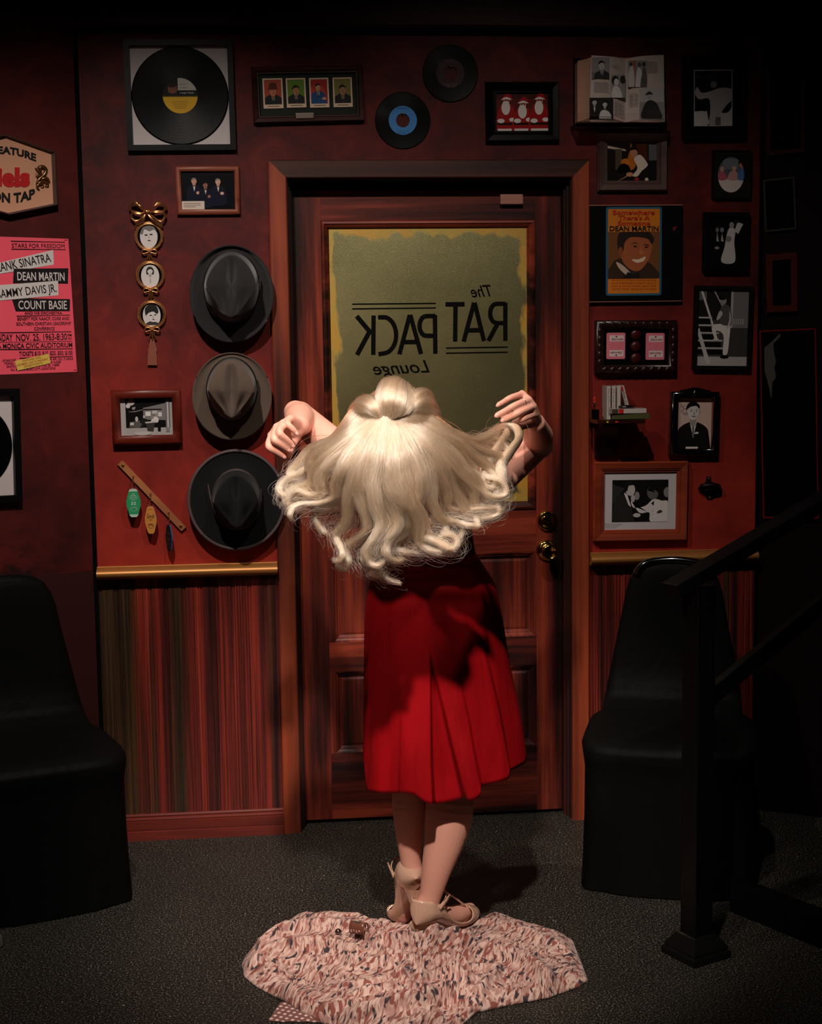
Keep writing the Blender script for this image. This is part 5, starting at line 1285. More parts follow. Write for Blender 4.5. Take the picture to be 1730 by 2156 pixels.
# ================================================================ furniture
def cover_mat():
    m, nt, b = newmat('black_stretch_cover')
    n = noisef(nt, texco(nt, (1, 1, .35)), 5.0, 4, .6, 1.0)
    b.inputs['Base Color'].default_value = lin((9, 9, 9)); b.inputs['Roughness'].default_value = .62; b.inputs['Specular IOR Level'].default_value = .07
    bump(nt, b, n, .5, .02)
    return m
COVER = cover_mat()
def covered_chair(label, c, rz, gloss):
    T = Thing('covered_chair', label, 'chair', None, 0, 0, at=(c[0], c[1], 0)); T.o.rotation_euler = (0, 0, rz)
    # z, half width, y front, y back, corner power
    sec = [(0.004, .252, -.272, .212, 5), (.05, .249, -.268, .212, 5), (.2, .243, -.258, .212, 5), (.34, .240, -.255, .212, 5), (.385, .245, -.262, .212, 5), (.405, .249, -.262, .212, 4.5), (.42, .243, -.25, .212, 4.5), (.432, .226, -.222, .212, 4), (.438, .208, -.15, .212, 4), (.444, .206, -.04, .212, 4), (.456, .206, .06, .212, 4),
           (.48, .204, .12, .213, 4), (.54, .193, .145, .215, 4), (.64, .174, .158, .222, 4), (.72, .158, .165, .228, 4), (.79, .146, .170, .233, 4), (.83, .134, .174, .236, 3.5), (.86, .115, .178, .236, 3), (.878, .088, .184, .234, 2.6), (.886, .05, .192, .228, 2.2)]
    mb = MB(); rows = []; n = 56
    rnd = random.Random(hash(label) % 1000 if False else len(label))
    for (z, hw, y0, y1, p) in sec:
        row = []
        for k in range(n):
            t = 2 * PI * k / n; ct, s_ = math.cos(t), math.sin(t)
            x = hw * math.copysign(abs(ct) ** (2 / p), ct); y = (y0 + y1) / 2 + (y1 - y0) / 2 * math.copysign(abs(s_) ** (2 / p), s_)
            if z < .4: 
                f = (1 - z / .4)
                x *= 1 + .018 * f * math.sin(5 * t + 1) ; y *= 1 + .03 * f * math.sin(7 * t + rnd.random() * .05)
            row.append((x, y, z))
        rows.append(row)
    # finer rows for smooth folds
    fine = []
    for a, b in zip(rows, rows[1:]):
        for k in range(3): fine.append([tuple(Vector(p).lerp(Vector(q), k / 3)) for p, q in zip(a, b)])
    fine.append(rows[-1]); mb.grid(fine, 0, True, closeu=True); mb.face(rows[-1]); 
    mb.build('stretch_cover', COVER, T.o)
    mb = MB()
    for sx in (-1, 1):
        for y in (-.2, .16): mb2 = MB(); mb2.tube([(sx * .2, y, .002), (sx * .19, y, .39)], .011); mb2.build('leg', M('black_leg_steel', (20, 20, 20), .3, .8), T.o)
    if gloss:
        mb = MB(); mb.tube(spline([(-.112, .182, .845), (-.10, .186, .868), (-.07, .19, .884), (0, .192, .891), (.07, .19, .884), (.10, .186, .868), (.112, .182, .845)], 5), .012, 0, 10)
        mb.build('top_rail', M('gloss_black', None), T.o)
    return T
covered_chair('chair under a black stretch cover at the left, standing by the angled wall', (-1.232, -.388), math.radians(21), False)
covered_chair('chair under a black stretch cover at the right, behind the black handrail post', (.639, -.4685), math.radians(-18), True)

# handrail
HP = Plane(.53, -1.106, math.atan2(.43, .9))
T = Thing('handrail', 'black square handrail rising to the right from a post with a collar on the floor', 'handrail', None, 0, 0, at=(.53, -1.106, 0)); T.o.rotation_euler = (0, 0, HP.rz)
HI = (Matrix.Translation((.53, -1.106, 0)) @ Matrix.Rotation(HP.rz, 4, 'Z')).inverted()
RAILM = M('black_rail_paint', (8, 8, 9), .4, 0, .18)
def hl(px, py): return HI @ HP.at(px, py)
mb = MB(); pw = .0285; ztop = hl(1462, 1215).z
mb.bbox(-pw, pw, -pw, pw, .004, ztop - .02, .002); mb.build('post', RAILM, T.o)
mb = MB(); rows = []
for (h, z) in ((.062, .0), (.062, .016), (.056, .022), (.058, .026), (.055, .032), (.036, .058), (.031, .060), (.029, .06)):
    rows.append([(sx * h, sy * h, z) for sx, sy in ((-1, -1), (1, -1), (1, 1), (-1, 1))])
mb.grid(rows, 0, False, closeu=True); mb.build('floor_collar', M('black_collar_paint', (14, 14, 14), .32, 0, .35), T.o)
def bar(a, b, w, h, name):
    a, b = hl(*a), hl(*b); d = b - a; ang = math.atan2(d.z, d.x); L_ = d.length
    mb = MB(); mb.bbox(0, L_, -w, w, -h, h, .002, mat=Matrix.Translation(a) @ Matrix.Rotation(-ang, 4, 'Y')); mb.build(name, RAILM, T.o)
bar((1412, 1243), (1850, 984), .028, .0165, 'top_rail')
bar((1480, 1478), (1850, 1170), .012, .022, 'lower_rail')
mb = MB(); a, b = Vector((.72, -.83, 0)), Vector((1.05, -1.42, 0)); d = (b - a).normalized(); n_ = Vector((-d.y, d.x, 0)) * -1
ang = math.atan2(d.y, d.x)
mb.bbox(0, (b - a).length, -.02, .02, 0.001, .09, .003, mat=Matrix.Translation(a) @ Matrix.Rotation(ang, 4, 'Z'))
tag(mb.build('step_edging', RAILM), 'low black edging bar on the floor right of the handrail post', 'edging')
# slim metal stand at the left edge
T = Thing('metal_stand', 'slim dull metal stand foot at the far left edge of the floor', 'stand', None, 0, 0, at=onfloor(-8, 1992))
mb = MB(); mb.tube([(0, 0, .03), (0, 0, .13), (.006, 0, .15)], [.012, .013, .008], 0, 16); mb.build('tube', M('dull_steel', (96, 92, 90), .35, .9), T.o)
mb = MB(); mb.lathe([(0, .03), (.016, .03), (.018, .004), (.02, 0), (0, 0)], axis='z', n=24); mb.build('foot_cap', M('grey_foot_cap', (74, 74, 72), .5), T.o)

# ================================================================ dress on the floor
def leo_mat():
    m, nt, b = newmat('leopard_print_cloth')
    tc = node(nt, 'ShaderNodeTexCoord')
    wn = node(nt, 'ShaderNodeTexNoise'); wn.inputs['Scale'].default_value = 5.5; wn.inputs['Detail'].default_value = 2
    nt.links.new(tc.outputs['Object'], wn.inputs['Vector'])
    vm = node(nt, 'ShaderNodeVectorMath', operation='MULTIPLY_ADD'); nt.links.new(wn.outputs['Color'], vm.inputs[0]); vm.inputs[1].default_value = (.10, .10, .10); nt.links.new(tc.outputs['Object'], vm.inputs[2])
    def mp(scale, rz):
        m1 = node(nt, 'ShaderNodeMapping'); m1.inputs['Rotation'].default_value = (0, 0, rz); nt.links.new(vm.outputs[0], m1.inputs['Vector'])
        m2 = node(nt, 'ShaderNodeMapping'); m2.inputs['Scale'].default_value = scale; nt.links.new(m1.outputs[0], m2.inputs['Vector']); return m2.outputs[0]
    v = mp((34, 118, 34), math.radians(-62)); v2 = mp((46, 170, 44), math.radians(-60)); v3 = mp((42, 108, 40), math.radians(-66))
    n1 = noisef(nt, v, 1.0, 1.5, .5, .5); n2 = noisef(nt, v2, 1.0, 1, .5, .4); n3 = noisef(nt, v3, 1.0, 1.2, .5, .4)
    c = ramp(nt, n2, [(.42, (212, 178, 164)), (.58, (176, 130, 120))])
    k = ramp(nt, n1, [(.55, (0, 0, 0)), (.60, (255, 255, 255))])
    c = mix(nt, k, c, (140, 78, 68))
    k2 = ramp(nt, n3, [(.59, (0, 0, 0)), (.65, (255, 255, 255))])
    c = mix(nt, k2, c, (58, 46, 52))
    nt.links.new(c, b.inputs['Base Color']); b.inputs['Roughness'].default_value = .7; b.inputs['Sheen Weight'].default_value = .15; b.inputs['Specular IOR Level'].default_value = .25
    wv = mp((20, 160, 40), math.radians(-10)); bump(nt, b, noisef(nt, wv, 1.0, 4, .6), .35, .004)
    return m
def c5(u, v): return (480 + u / 2.218, 1880 + v / 2.218)
OUT = [(62, 330), (82, 285), (130, 235), (138, 205), (190, 175), (255, 140), (318, 100), (380, 108), (455, 94), (580, 106), (640, 135), (760, 128), (840, 108), (950, 112), (1040, 112), (1130, 118), (1270, 96), (1420, 150), (1560, 185), (1610, 215), (1640, 290), (1668, 365), (1682, 400), (1640, 430), (1500, 482), (1300, 520), (1160, 552), (1090, 610), (1000, 655), (850, 700), (650, 690), (500, 630), (330, 548), (262, 500), (240, 490), (130, 430), (75, 385)]
RIDGES = [([(150, 215), (350, 150), (560, 160)], .034, .030), ([(100, 300), (240, 255), (420, 232), (560, 262)], .034, .026), ([(80, 380), (140, 430), (245, 490)], .016, .02), ([(255, 440), (330, 535), (480, 585), (700, 545), (880, 500), (1000, 450)], .042, .032), ([(640, 190), (700, 250), (790, 285), (870, 292), (960, 240), (1030, 140)], .020, .016), ([(740, 150), (800, 142), (870, 150), (930, 146), (990, 128), (1030, 118)], .052, .026), ([(1110, 255), (1250, 275), (1400, 320), (1490, 400)], .034, .022), ([(880, 320), (950, 300), (1060, 290)], .022, .014), ([(610, 330), (800, 310), (840, 340), (780, 420), (640, 460)], .026, .02), ([(1120, 350), (1260, 350), (1180, 450)], .024, .018), ([(1130, 180), (1120, 300), (1060, 400)], .026, .02), ([(1150, 500), (1300, 480), (1500, 440), (1500, 400)], .018, .018), ([(450, 290), (520, 300), (580, 330)], .02, .015), ([(860, 480), (930, 420), (1010, 380), (1110, 400)], .028, .02), ([(1240, 120), (1420, 180), (1600, 260)], .012, .03), ([(540, 420), (700, 400), (820, 400), (960, 500)], .016, .02), ([(470, 520), (620, 510), (760, 470), (900, 430)], .018, .016), ([(700, 640), (850, 600), (960, 560)], .02, .02)]
HOLES = [((360, 385), .040, .05), ((1010, 500), .030, .045), ((330, 330), .02, .03), ((1110, 330), .02, .03)]
def tofloor(u, v, z=.03):
    p = onfloor(*c5(u, v), z); return Vector((p.x, p.y))
outl = resample([tofloor(u, v, .006).to_3d() for u, v in OUT] + [tofloor(*OUT[0], .006).to_3d()], 281)[:-1]
rd = [([p.to_2d() - Vector((0, .077 if h == .052 else 0)) for p in spline([tofloor(u, v, .062 if h == .052 else .04).to_3d() for u, v in pts], 6)], h, w) for pts, h, w in RIDGES]
hl_ = [(tofloor(*c), d, w) for c, d, w in HOLES]
cen = tofloor(880, 330)
def segdist(p, a, b):
    d = b - a; t = max(0, min(1, (p - a).dot(d) / d.dot(d))); return (p - a - d * t).length
mb = MB(); rows = []
NR = 74
for i in range(NR + 1):
    r_ = (i / NR) ** .85; row = []
    for q in outl:
        p = cen.lerp(q.to_2d(), r_)
        env = 1 - max(0, (r_ - .86) / .14) ** 2
        h = .026 + .008 * noise.noise(Vector((p.x * 9, p.y * 9, 0)))
        for pts, hh, w in rd:
            best = 9
            for a, b in zip(pts[::2], pts[2::2]):
                e = b - a; t_ = max(0, min(1, (p - a).dot(e) / e.dot(e))); v_ = p - a - e * t_
                if v_.length < best: best, sg_, tt_ = v_.length, (1 if v_.y >= 0 else -1), t_
            if best < w * 4:
                # a fold: slopes away gently behind, drops sharply in front
                h += hh * .85 * (math.exp(-(best / (w * 1.25)) ** 2) if sg_ > 0 else math.exp(-(best / (.007 + w * .12)) ** 2))
        for c, dd, w in hl_:
            h -= dd * math.exp(-((p - c).length / w) ** 2)
        wr = noise.noise(Vector((p.x * 26 + 4 * noise.noise(Vector((p.x * 5, p.y * 5, 3))), p.y * 34, 1.7)))
        h += .0045 * (1 - abs(wr)) ** 4 + .0012 * noise.noise(Vector((p.x * 40, p.y * 60, 5)))
        h = max(.004, h) * env + .002
        for fa, fb in ((Vector((-.148, -.967)), Vector((.012, -.782))), (Vector((-.196, -.735)), Vector((-.176, -.82)))):
            e = fb - fa; t_ = max(0, min(1, (p - fa).dot(e) / e.dot(e))); dq = (p - fa - e * t_).length
            h = .0022 + (h - .0022) * min(1, max(0, (dq - .048) / .012))       # trodden flat under the shoe
        # the shoe presses into a hollow behind the front fold
        row.append((p.x, p.y, h))
    rows.append(row)
mb.grid(rows, 0, True, closeu=True)
cloth = mb.build('leopard_print_dress', leo_mat()); sub = cloth.modifiers.new('s', 'SOLIDIFY'); sub.thickness = .0012; sub.offset = -1
tag(cloth, 'crumpled pink and brown leopard print dress lying on the floor behind the heels', 'dress')
# dotted lining peeping out
def dots_mat():
    m, nt, b = newmat('dotted_brown_cloth')
    v = texco(nt, (62, 62, 62), (0, 0, .6))
    fr = node(nt, 'ShaderNodeVectorMath', operation='FRACTION'); nt.links.new(v, fr.inputs[0])
    sb = node(nt, 'ShaderNodeVectorMath', operation='SUBTRACT'); nt.links.new(fr.outputs[0], sb.inputs[0]); sb.inputs[1].default_value = (.5, .5, .5)
    ms = node(nt, 'ShaderNodeVectorMath', operation='MULTIPLY'); nt.links.new(sb.outputs[0], ms.inputs[0]); ms.inputs[1].default_value = (1, 1, 0)
    ln = node(nt, 'ShaderNodeVectorMath', operation='LENGTH'); nt.links.new(ms.outputs[0], ln.inputs[0])
    k = ramp(nt, ln.outputs['Value'], [(.24, (255, 255, 255)), (.27, (0, 0, 0))])
    nt.links.new(mix(nt, k, (128, 82, 76), (222, 196, 188)), b.inputs['Base Color']); b.inputs['Roughness'].default_value = .75
    return m
mb = MB(); tp = [tofloor(u, v, .004) for u, v in ((188, 594), (215, 556), (244, 510), (300, 500), (400, 540), (500, 570), (480, 592), (440, 600), (330, 597), (250, 598))]
top = [(p.x, p.y, .003 + .001 * math.sin(k * 1.7)) for k, p in enumerate(tp)]; bot = [(p.x, p.y, .0015) for p in tp]
cpt = Vector((sum(p.x for p in tp) / len(tp), sum(p.y for p in tp) / len(tp), .005))
for k in range(len(top)): mb.face([top[k - 1], top[k], tuple(cpt)], 0, True)
mb.grid([top, bot], 0, False, closeu=True)
tag(mb.build('dotted_cloth', dots_mat()), 'corner of brown cloth with white dots sticking out under the leopard print dress', 'cloth')
# hair clip and bead lying on the dress
p = tofloor(610, 172, .06); T = Thing('hair_claw_clip', 'brown plastic hair claw clip lying on the leopard print dress', 'hair clip', None, 0, 0, at=(p.x, p.y, .066)); T.o.rotation_euler = (.35, 0, -.5)
CL = M('brown_clip_plastic', (112, 66, 52), .22, 0, .5)
mb = MB()
for s in (-1, 1):
    rows = []
    for k in range(9):
        t = PI * (.08 + .42 * k / 8); rows.append([(x, s * .014 * math.cos(t), .016 * math.sin(t)) for x in (-.021, -.012, 0, .012, .021)])
    m2 = MB(); m2.grid(rows, 0, True); 
    for k in range(6):
        x = -.019 + .0076 * k; m2.tube([(x, s * .0138, .004), (x, s * .0155, -.006), (x, s * .010, -.013)], [.0024, .0022, .001], 0, 6)
    o = m2.build('clip_jaw', CL, T.o); o.modifiers.new('s', 'SOLIDIFY').thickness = .002
mb = MB(); mb.tube([(-.008, 0, .0165), (.008, 0, .0165)], .0034); mb.build('spring', M('nail_steel', None), T.o)
p = tofloor(514, 185, .06); T = Thing('metal_bead', 'small round dark metal bead lying left of the hair clip on the dress', 'bead', None, 0, 0, at=(p.x, p.y, .054))
mb = MB(); mb.ball((0, 0, .008), .0085, n=20); mb.build('ball', M('dark_bead_metal', (120, 96, 84), .2, .9), T.o)
mb = MB(); mb.lathe([(.0088, .0065), (.0094, .008), (.0088, .0095)], axis='z', n=28); mb.build('bead_band', M('nail_steel', None), T.o)

# ================================================================ the woman
SKIN = M('skin', (222, 160, 140), .48, 0, .4, sss=.25)
VOX = 0.0026
mb = MB()
def ball(p, r, sc=(1, 1, 1), rot=None, n=20): mb.ball(p, r, 0, n, sc, rot)
def cap(a, b, ra, rb, n=26):
    """tapered limb segment with rounded ends"""
    a, b = Vector(a), Vector(b); d = b - a; L_ = d.length; d.normalize()
    ax = d.orthogonal().normalized(); bx = d.cross(ax); rows = []
    for k in range(7):
        t = -PI / 2 + PI / 2 * k / 6; rows.append([a + d * ra * math.sin(t) + (ax * math.cos(2 * PI * q / n) + bx * math.sin(2 * PI * q / n)) * max(ra * math.cos(t), 1e-5) for q in range(n)])
    for k in range(1, 7):
        t = PI / 2 * k / 6; rows.append([b + d * rb * math.sin(t) + (ax * math.cos(2 * PI * q / n) + bx * math.sin(2 * PI * q / n)) * max(rb * math.cos(t), 1e-5) for q in range(n)])
    mb.grid(rows, 0, True, closeu=True)
def chain(pts, rs):
    if len(pts) > 3:
        rr_ = [q.x for q in spline([(r_, 0, 0) for r_ in rs], 4)]; pts = spline(pts, 4); rs = rr_
    for (a, b, ra, rb) in zip(pts, pts[1:], rs, rs[1:]): cap(a, b, ra, rb)
# torso, leaning back towards the camera
pel, wai, rib, che, blade = U(905, 1320, -.91), U(898, 1200, -.955), U(882, 1110, -1.02), U(866, 1030, -1.085), U(860, 985, -1.12)
for p, r_, sx in ((pel, .125, 1.2), (wai, .088, 1.25), (rib, .088, 1.3), (che, .092, 1.3), (blade, .07, 1.6)): ball(p, r_, (sx, 1, 1))
chain([pel, wai, rib, che, blade], [.12, .09, .088, .09, .07])
lsh, rsh = U(742, 975, -1.115), U(978, 1038, -1.095)
chain([blade, lsh], [.06, .052]); chain([blade, rsh], [.06, .052]); chain([che, rsh], [.07, .05]); chain([che, lsh], [.07, .05])
# head, thrown back: crown towards the camera, face towards the ceiling
HC = U(836, 905, -1.285)
kx = Vector((1, 0, 0)); kc = Vector((0, -.93, .37)).normalized(); kf = kc.cross(kx) * -1
if kf.z < 0: kf = -kf
HM = Matrix((kx, kf, kc)).transposed()
def hp(x, f, c): return HC + kx * x + kf * f + kc * c
cap(U(852, 985, -1.12), hp(0, -.02, -.06), .056, .05)
ball(hp(0, -.008, .02), 1.0, (.075, .092, .086), HM); ball(hp(0, .03, -.04), 1.0, (.06, .062, .075), HM); ball(hp(0, .052, -.092), .026)
cap(hp(0, .084, .0), hp(0, .108, -.036), .008, .012); ball(hp(.011, .096, -.04), .008); ball(hp(-.011, .096, -.04), .008)
for s in (-1, 1):
    ball(hp(s * .034, .072, -.03), .024); cap(hp(s * .012, .088, .016), hp(s * .046, .074, .014), .008, .007); ball(hp(s * .031, .078, .0), .0125)
    ball(hp(s * .078, -.012, -.012), 1.0, (.008, .02, .032), HM); chain([hp(s * .05, .0, -.07), hp(s * .03, .05, -.09)], [.022, .02])
cap(hp(-.02, .09, -.064), hp(.02, .09, -.064), .0065, .0065); cap(hp(-.017, .088, -.073), hp(.017, .088, -.073), .0075, .0075)
# legs
chain([U(866, 1330, -.91), U(863, 1560, -.885), U(861, 1640, -.88), U(861, 1700, -.885), U(862, 1760, -.892), U(864, 1805, -.895), U(867, 1832, -.897)], [.085, .058, .0465, .0445, .036, .0285, .028])
lheel = U(868, 1842, -.897); ltoe = onfloor(836, 1921, .022)
lball = Vector((ltoe.x + .012, ltoe.y - .045, .035))
chain([U(867, 1832, -.897), lheel, lheel.lerp(lball, .5) + Vector((0, .012, .012)), lball, ltoe], [.028, .028, .0235, .024, .016])
chain([U(938, 1330, -.92), U(948, 1560, -.925), U(950, 1640, -.93), U(946, 1705, -.945), U(937, 1760, -.955), U(920, 1825, -.965), U(907, 1880, -.967), U(899, 1905, -.967)], [.088, .066, .060, .0625, .054, .040, .0300, .0295])
rheel = U(895, 1918, -.967); cap(U(899, 1905, -.967), rheel, .0295, .0295)
chain([rheel, Vector((-.082, -.895, .052)), Vector((-.045, -.85, .036)), Vector((-.008, -.80, .029))], [.0295, .026, .025, .018])
# arms
lel, lwr = U(630, 876, -.905), U(632, 897, -1.095)
chain([lsh, U(690, 930, -1.03), lel], [.052, .042, .0375]); chain([lel, U(631, 884, -.985), lwr], [.0375, .0385, .024]); ball(U(622, 868, -.90), .03)
rel, rwr = U(1132, 936, -.925), U(1127, 891, -1.095)
chain([rsh, U(1055, 1000, -1.02), rel], [.053, .045, .0375]); chain([rel, U(1133, 918, -1.0), rwr], [.0375, .037, .024]); ball(U(1140, 942, -.915), .028)
def LHp(u, v, y): return U(540 + u / 7.864, 790 + v / 7.864, y)
def RHp(u, v, y): return U(1000 + u / 4.6875, 780 + v / 4.6875, y)
nails = []
def finger(m_, p_, t_, r0=.0100, r1=.0072, bend=.004):
    m_, p_, t_ = Vector(m_), Vector(p_), Vector(t_)
    mid = p_.lerp(t_, .52) + Vector((0, -bend, 0))
    chain([m_, p_, mid, t_], [r0, r0 * .93, r0 * .84, r1])
    nails.append((t_, (t_ - mid).normalized(), r1))
lw = LHp(700, 850, -1.10)
LF = [((560, 735, -1.140), (512, 800, -1.168), (655, 955, -1.172)), ((455, 800, -1.150), (378, 950, -1.190), (582, 1155, -1.178)), ((345, 865, -1.148), (285, 1055, -1.188), (515, 1228, -1.178)), ((255, 1000, -1.138), (202, 1178, -1.178), (435, 1338, -1.168))]
for k, (a, b, c) in enumerate(LF):
    cap(lw, LHp(*a), .0175, .0115); finger(LHp(*a), LHp(*b), LHp(*c), .0098 if k else .0088, .0074 if k else .0066)
for a, b in ((LF[0][0], LF[1][0]), (LF[1][0], LF[2][0]), (LF[2][0], LF[3][0])): cap(LHp(*a), LHp(*b), .0105, .0105)
cap(LHp(660, 930, -1.105), LHp(400, 960, -1.135), .017, .012); cap(LHp(640, 1000, -1.10), LHp(330, 1060, -1.13), .014, .011)
chain([LHp(660, 960, -1.095), LHp(590, 1130, -1.115), LHp(540, 1250, -1.135), LHp(505, 1345, -1.15)], [.016, .0115, .010, .0078])
rw = RHp(600, 520, -1.095)
RF = [((462, 232, -1.158), (345, 270, -1.190), (230, 338, -1.186)), ((528, 290, -1.167), (385, 348, -1.206), (218, 440, -1.200)), ((570, 350, -1.162), (432, 416, -1.204), (278, 484, -1.198)), ((588, 428, -1.146), (485, 470, -1.184), (388, 510, -1.180))]
for k, (a, b, c) in enumerate(RF):
    cap(rw, RHp(*a), .018, .0098); finger(RHp(*a), RHp(*b), RHp(*c), .0088 if k else .0080, .0070 if k else .0064, .002)
for a, b in ((RF[0][0], RF[1][0]), (RF[1][0], RF[2][0]), (RF[2][0], RF[3][0])): cap(RHp(*a), RHp(*b), .0092, .0092)
chain([RHp(600, 500, -1.10), RHp(500, 530, -1.135), RHp(420, 560, -1.16), RHp(350, 572, -1.172)], [.017, .012, .010, .0078])
raw = mb.build('person_raw', SKIN)
rm = raw.modifiers.new('r', 'REMESH'); rm.mode = 'VOXEL'; rm.voxel_size = VOX; rm.use_smooth_shade = True
sm = raw.modifiers.new('s', 'SMOOTH'); sm.iterations = 7; sm.factor = .5
dg = bpy.context.evaluated_depsgraph_get()
me = bpy.data.meshes.new_from_object(raw.evaluated_get(dg)); me.name = 'person'
bpy.data.objects.remove(raw)
for p_ in me.polygons: p_.use_smooth = True
me.materials.clear(); me.materials.append(SKIN)
person = bpy.data.objects.new('person', me); COL.objects.link(person)
tag(person, 'person in a red dress leaning far back, tossing long curly blonde hair', 'person')
NAIL = M('pale_nail', (230, 168, 154), .2, 0, .5, coat=.4)
for (t_, d, r1) in nails:
    m2 = MB(); side = d.cross(Vector((0, 1, 0))).normalized(); up_ = side.cross(d).normalized()
    if up_.y > 0: up_ = -up_
    rot = Matrix((d, side, up_)).transposed()
    m2.ball(t_ + up_ * (r1 * .78) + d * r1 * .25, 1.0, 0, 12, (r1 * .85, r1 * .62, r1 * .30), rot); m2.build('fingernail', NAIL, person)
m2 = MB(); a, b = RHp(*RF[1][0]), RHp(*RF[1][1]); c = a.lerp(b, .42); d = (b - a).normalized(); e1 = d.orthogonal().normalized(); e2 = d.cross(e1)
m2.tube([c + (e1 * math.cos(t) + e2 * math.sin(t)) * .0092 for t in [2 * PI * k / 24 for k in range(25)]], .0011, 0, 8, False); m2.ball(c + Vector((0, -.0095, .002)), .0016)
m2.build('finger_ring', M('silver', (220, 214, 206), .15, 1), person)['label'] = 'thin silver finger ring'

# dress --------------------------------------------------------------
def satin():
    m, nt, b = newmat('red_satin')
    v = texco(nt, (14, 14, 2.2))
    n = noisef(nt, v, 1.0, 4, .6, .8)
    nt.links.new(ramp(nt, n, [(.3, (134, 8, 16)), (.7, (162, 14, 22))]), b.inputs['Base Color'])
    b.inputs['Roughness'].default_value = .55; b.inputs['Specular IOR Level'].default_value = .2; b.inputs['Specular Tint'].default_value = (1, .35, .35, 1)
    bump(nt, b, n, .25, .004)
    return m
SATIN = satin()
# image row, left, right, depth of axis, depth radius
RG = [(1050, 778, 978, -1.075, .098), (1090, 790, 986, -1.045, .10), (1130, 796, 994, -1.015, .102), (1165, 796, 1001, -.985, .103), (1190, 788, 1015, -.968, .108), (1230, 776, 1040, -.955, .124), (1285, 768, 1053, -.945, .145), (1340, 766, 1062, -.94, .158), (1420, 765, 1074, -.935, .168), (1500, 764, 1088, -.93, .178), (1560, 764, 1097, -.928, .186), (1632, 763, 1106, -.925, .196)]
NA = 520; rows = []
def ring_at(i):
    py, xl_, xr_, yc, rd_ = RG[i]; a, b = U(xl_, py, yc), U(xr_, py, yc); return (a + b) / 2, (b.x - a.x) / 2, rd_
base = [ring_at(i) for i in range(len(RG))]
keys = [Vector((c.x, c.y, c.z)) for c, w, d in base]; wd_ = [Vector((w, d, 0)) for c, w, d in base]
ck, wk = spline(keys, 6), spline(wd_, 6)
N_ = len(ck)
def pleat(th):
    """folds round the skirt: a sum of waves"""
    return .50 * math.sin(5 * th + .6) + .28 * math.sin(9 * th + 1.9) + .22 * math.sin(14 * th + .4)
def proj(p):
    v = Vector(p) - CAM; z = v.dot(fwd); return 865 + F * v.dot(RT) / z, 1078 - F * v.dot(UP) / z, z
def along(line, y):
    for (xa, ya), (xb, yb) in zip(line, line[1:]):
        if y <= yb: return xa + (xb - xa) * max(0, (y - ya)) / (yb - ya)
    return line[-1][0]
# folds in the cloth at the back of the skirt: line, starting row, depth, which side is tucked under
KL = [(904, 1370), (905, 1500), (905, 1600), (909, 1700)]; KR = [(906, 1370), (930, 1470), (955, 1570), (986, 1700)]
FOLD = [([(1000, 1310), (1030, 1420), (1048, 1500), (1074, 1660)], 1310, .026, 1), ([(958, 1400), (985, 1520), (1012, 1680)], 1400, .020, 1), ([(812, 1330), (790, 1470), (776, 1670)], 1330, .024, -1), ([(850, 1420), (846, 1560), (842, 1690)], 1420, .008, -1)]
HEM = [(757, 1600), (766, 1640), (773, 1668), (800, 1671), (855, 1670), (872, 1673), (884, 1682), (897, 1691), (912, 1694), (940, 1690), (965, 1684), (981, 1678), (985, 1687), (1000, 1683), (1010, 1677), (1015, 1654), (1050, 1646), (1070, 1640), (1076, 1622), (1107, 1606), (1125, 1600)]
def hem_y(x):
    for (xa, ya), (xb, yb) in zip(HEM, HEM[1:]):
        if x <= xb: return ya + (yb - ya) * max(0, x - xa) / (xb - xa)
    return HEM[-1][1]
sst = lambda v: (lambda q: q * q * (3 - 2 * q))(max(0, min(1, v)))
for i in range(N_):
    c, w = ck[i], wk[i]; t = i / (N_ - 1); g = max(0, (t - .38) / .62); row = []
    lean = .18 * max(0, 1 - t / .4)
    for k in range(NA):
        th = 2 * PI * k / NA; ct, s_ = math.cos(th), math.sin(th)
        bk = sst(-s_ * 2.2)
        f = 1 + pleat(th) * (.004 + .075 * g ** 1.35) * (1 - .55 * bk)
        x = w.x * ct * (1 + (f - 1) * .3); y = w.y * s_ * f; z = 0
        if .10 < t < .52:
            e = math.sin((t - .10) / .42 * PI)
            y += .0065 * e * math.sin(46 * t + 9 * x + 2.6 * math.sin(14 * x + 1)) + .005 * e * math.sin(80 * t - 16 * x)
        z -= lean * y * .8
        p = Vector((c.x + x, c.y + y, c.z + z))
        if bk > 0 and t > .3:
            px, py, pd = proj(p)
            a_, b_ = along(KL, py), along(KR, py)
            if py > 1370:
                q = min(1, (py - 1370) / 260); dp = .045 * q ** .7
                p.y += bk * dp * sst((px - a_) / (3 + 10 * q)) * sst((b_ - px) / 3.0)
                p.y -= bk * .010 * q * math.exp(-((px - b_ - 12) / 26) ** 2) + bk * .006 * q * math.exp(-((px - a_ + 14) / 26) ** 2)
            for line, y0, dpt, sd in FOLD:
                if py > y0:
                    q = min(1, (py - y0) / 220); e_ = (px - along(line, py)) * sd
                    p.y += bk * dpt * q * sst(e_ / 6) * math.exp(-max(0, e_) / 60) - bk * .3 * dpt * q * math.exp(-((e_ + 14) / 22) ** 2)
        row.append(p)
    rows.append(row)
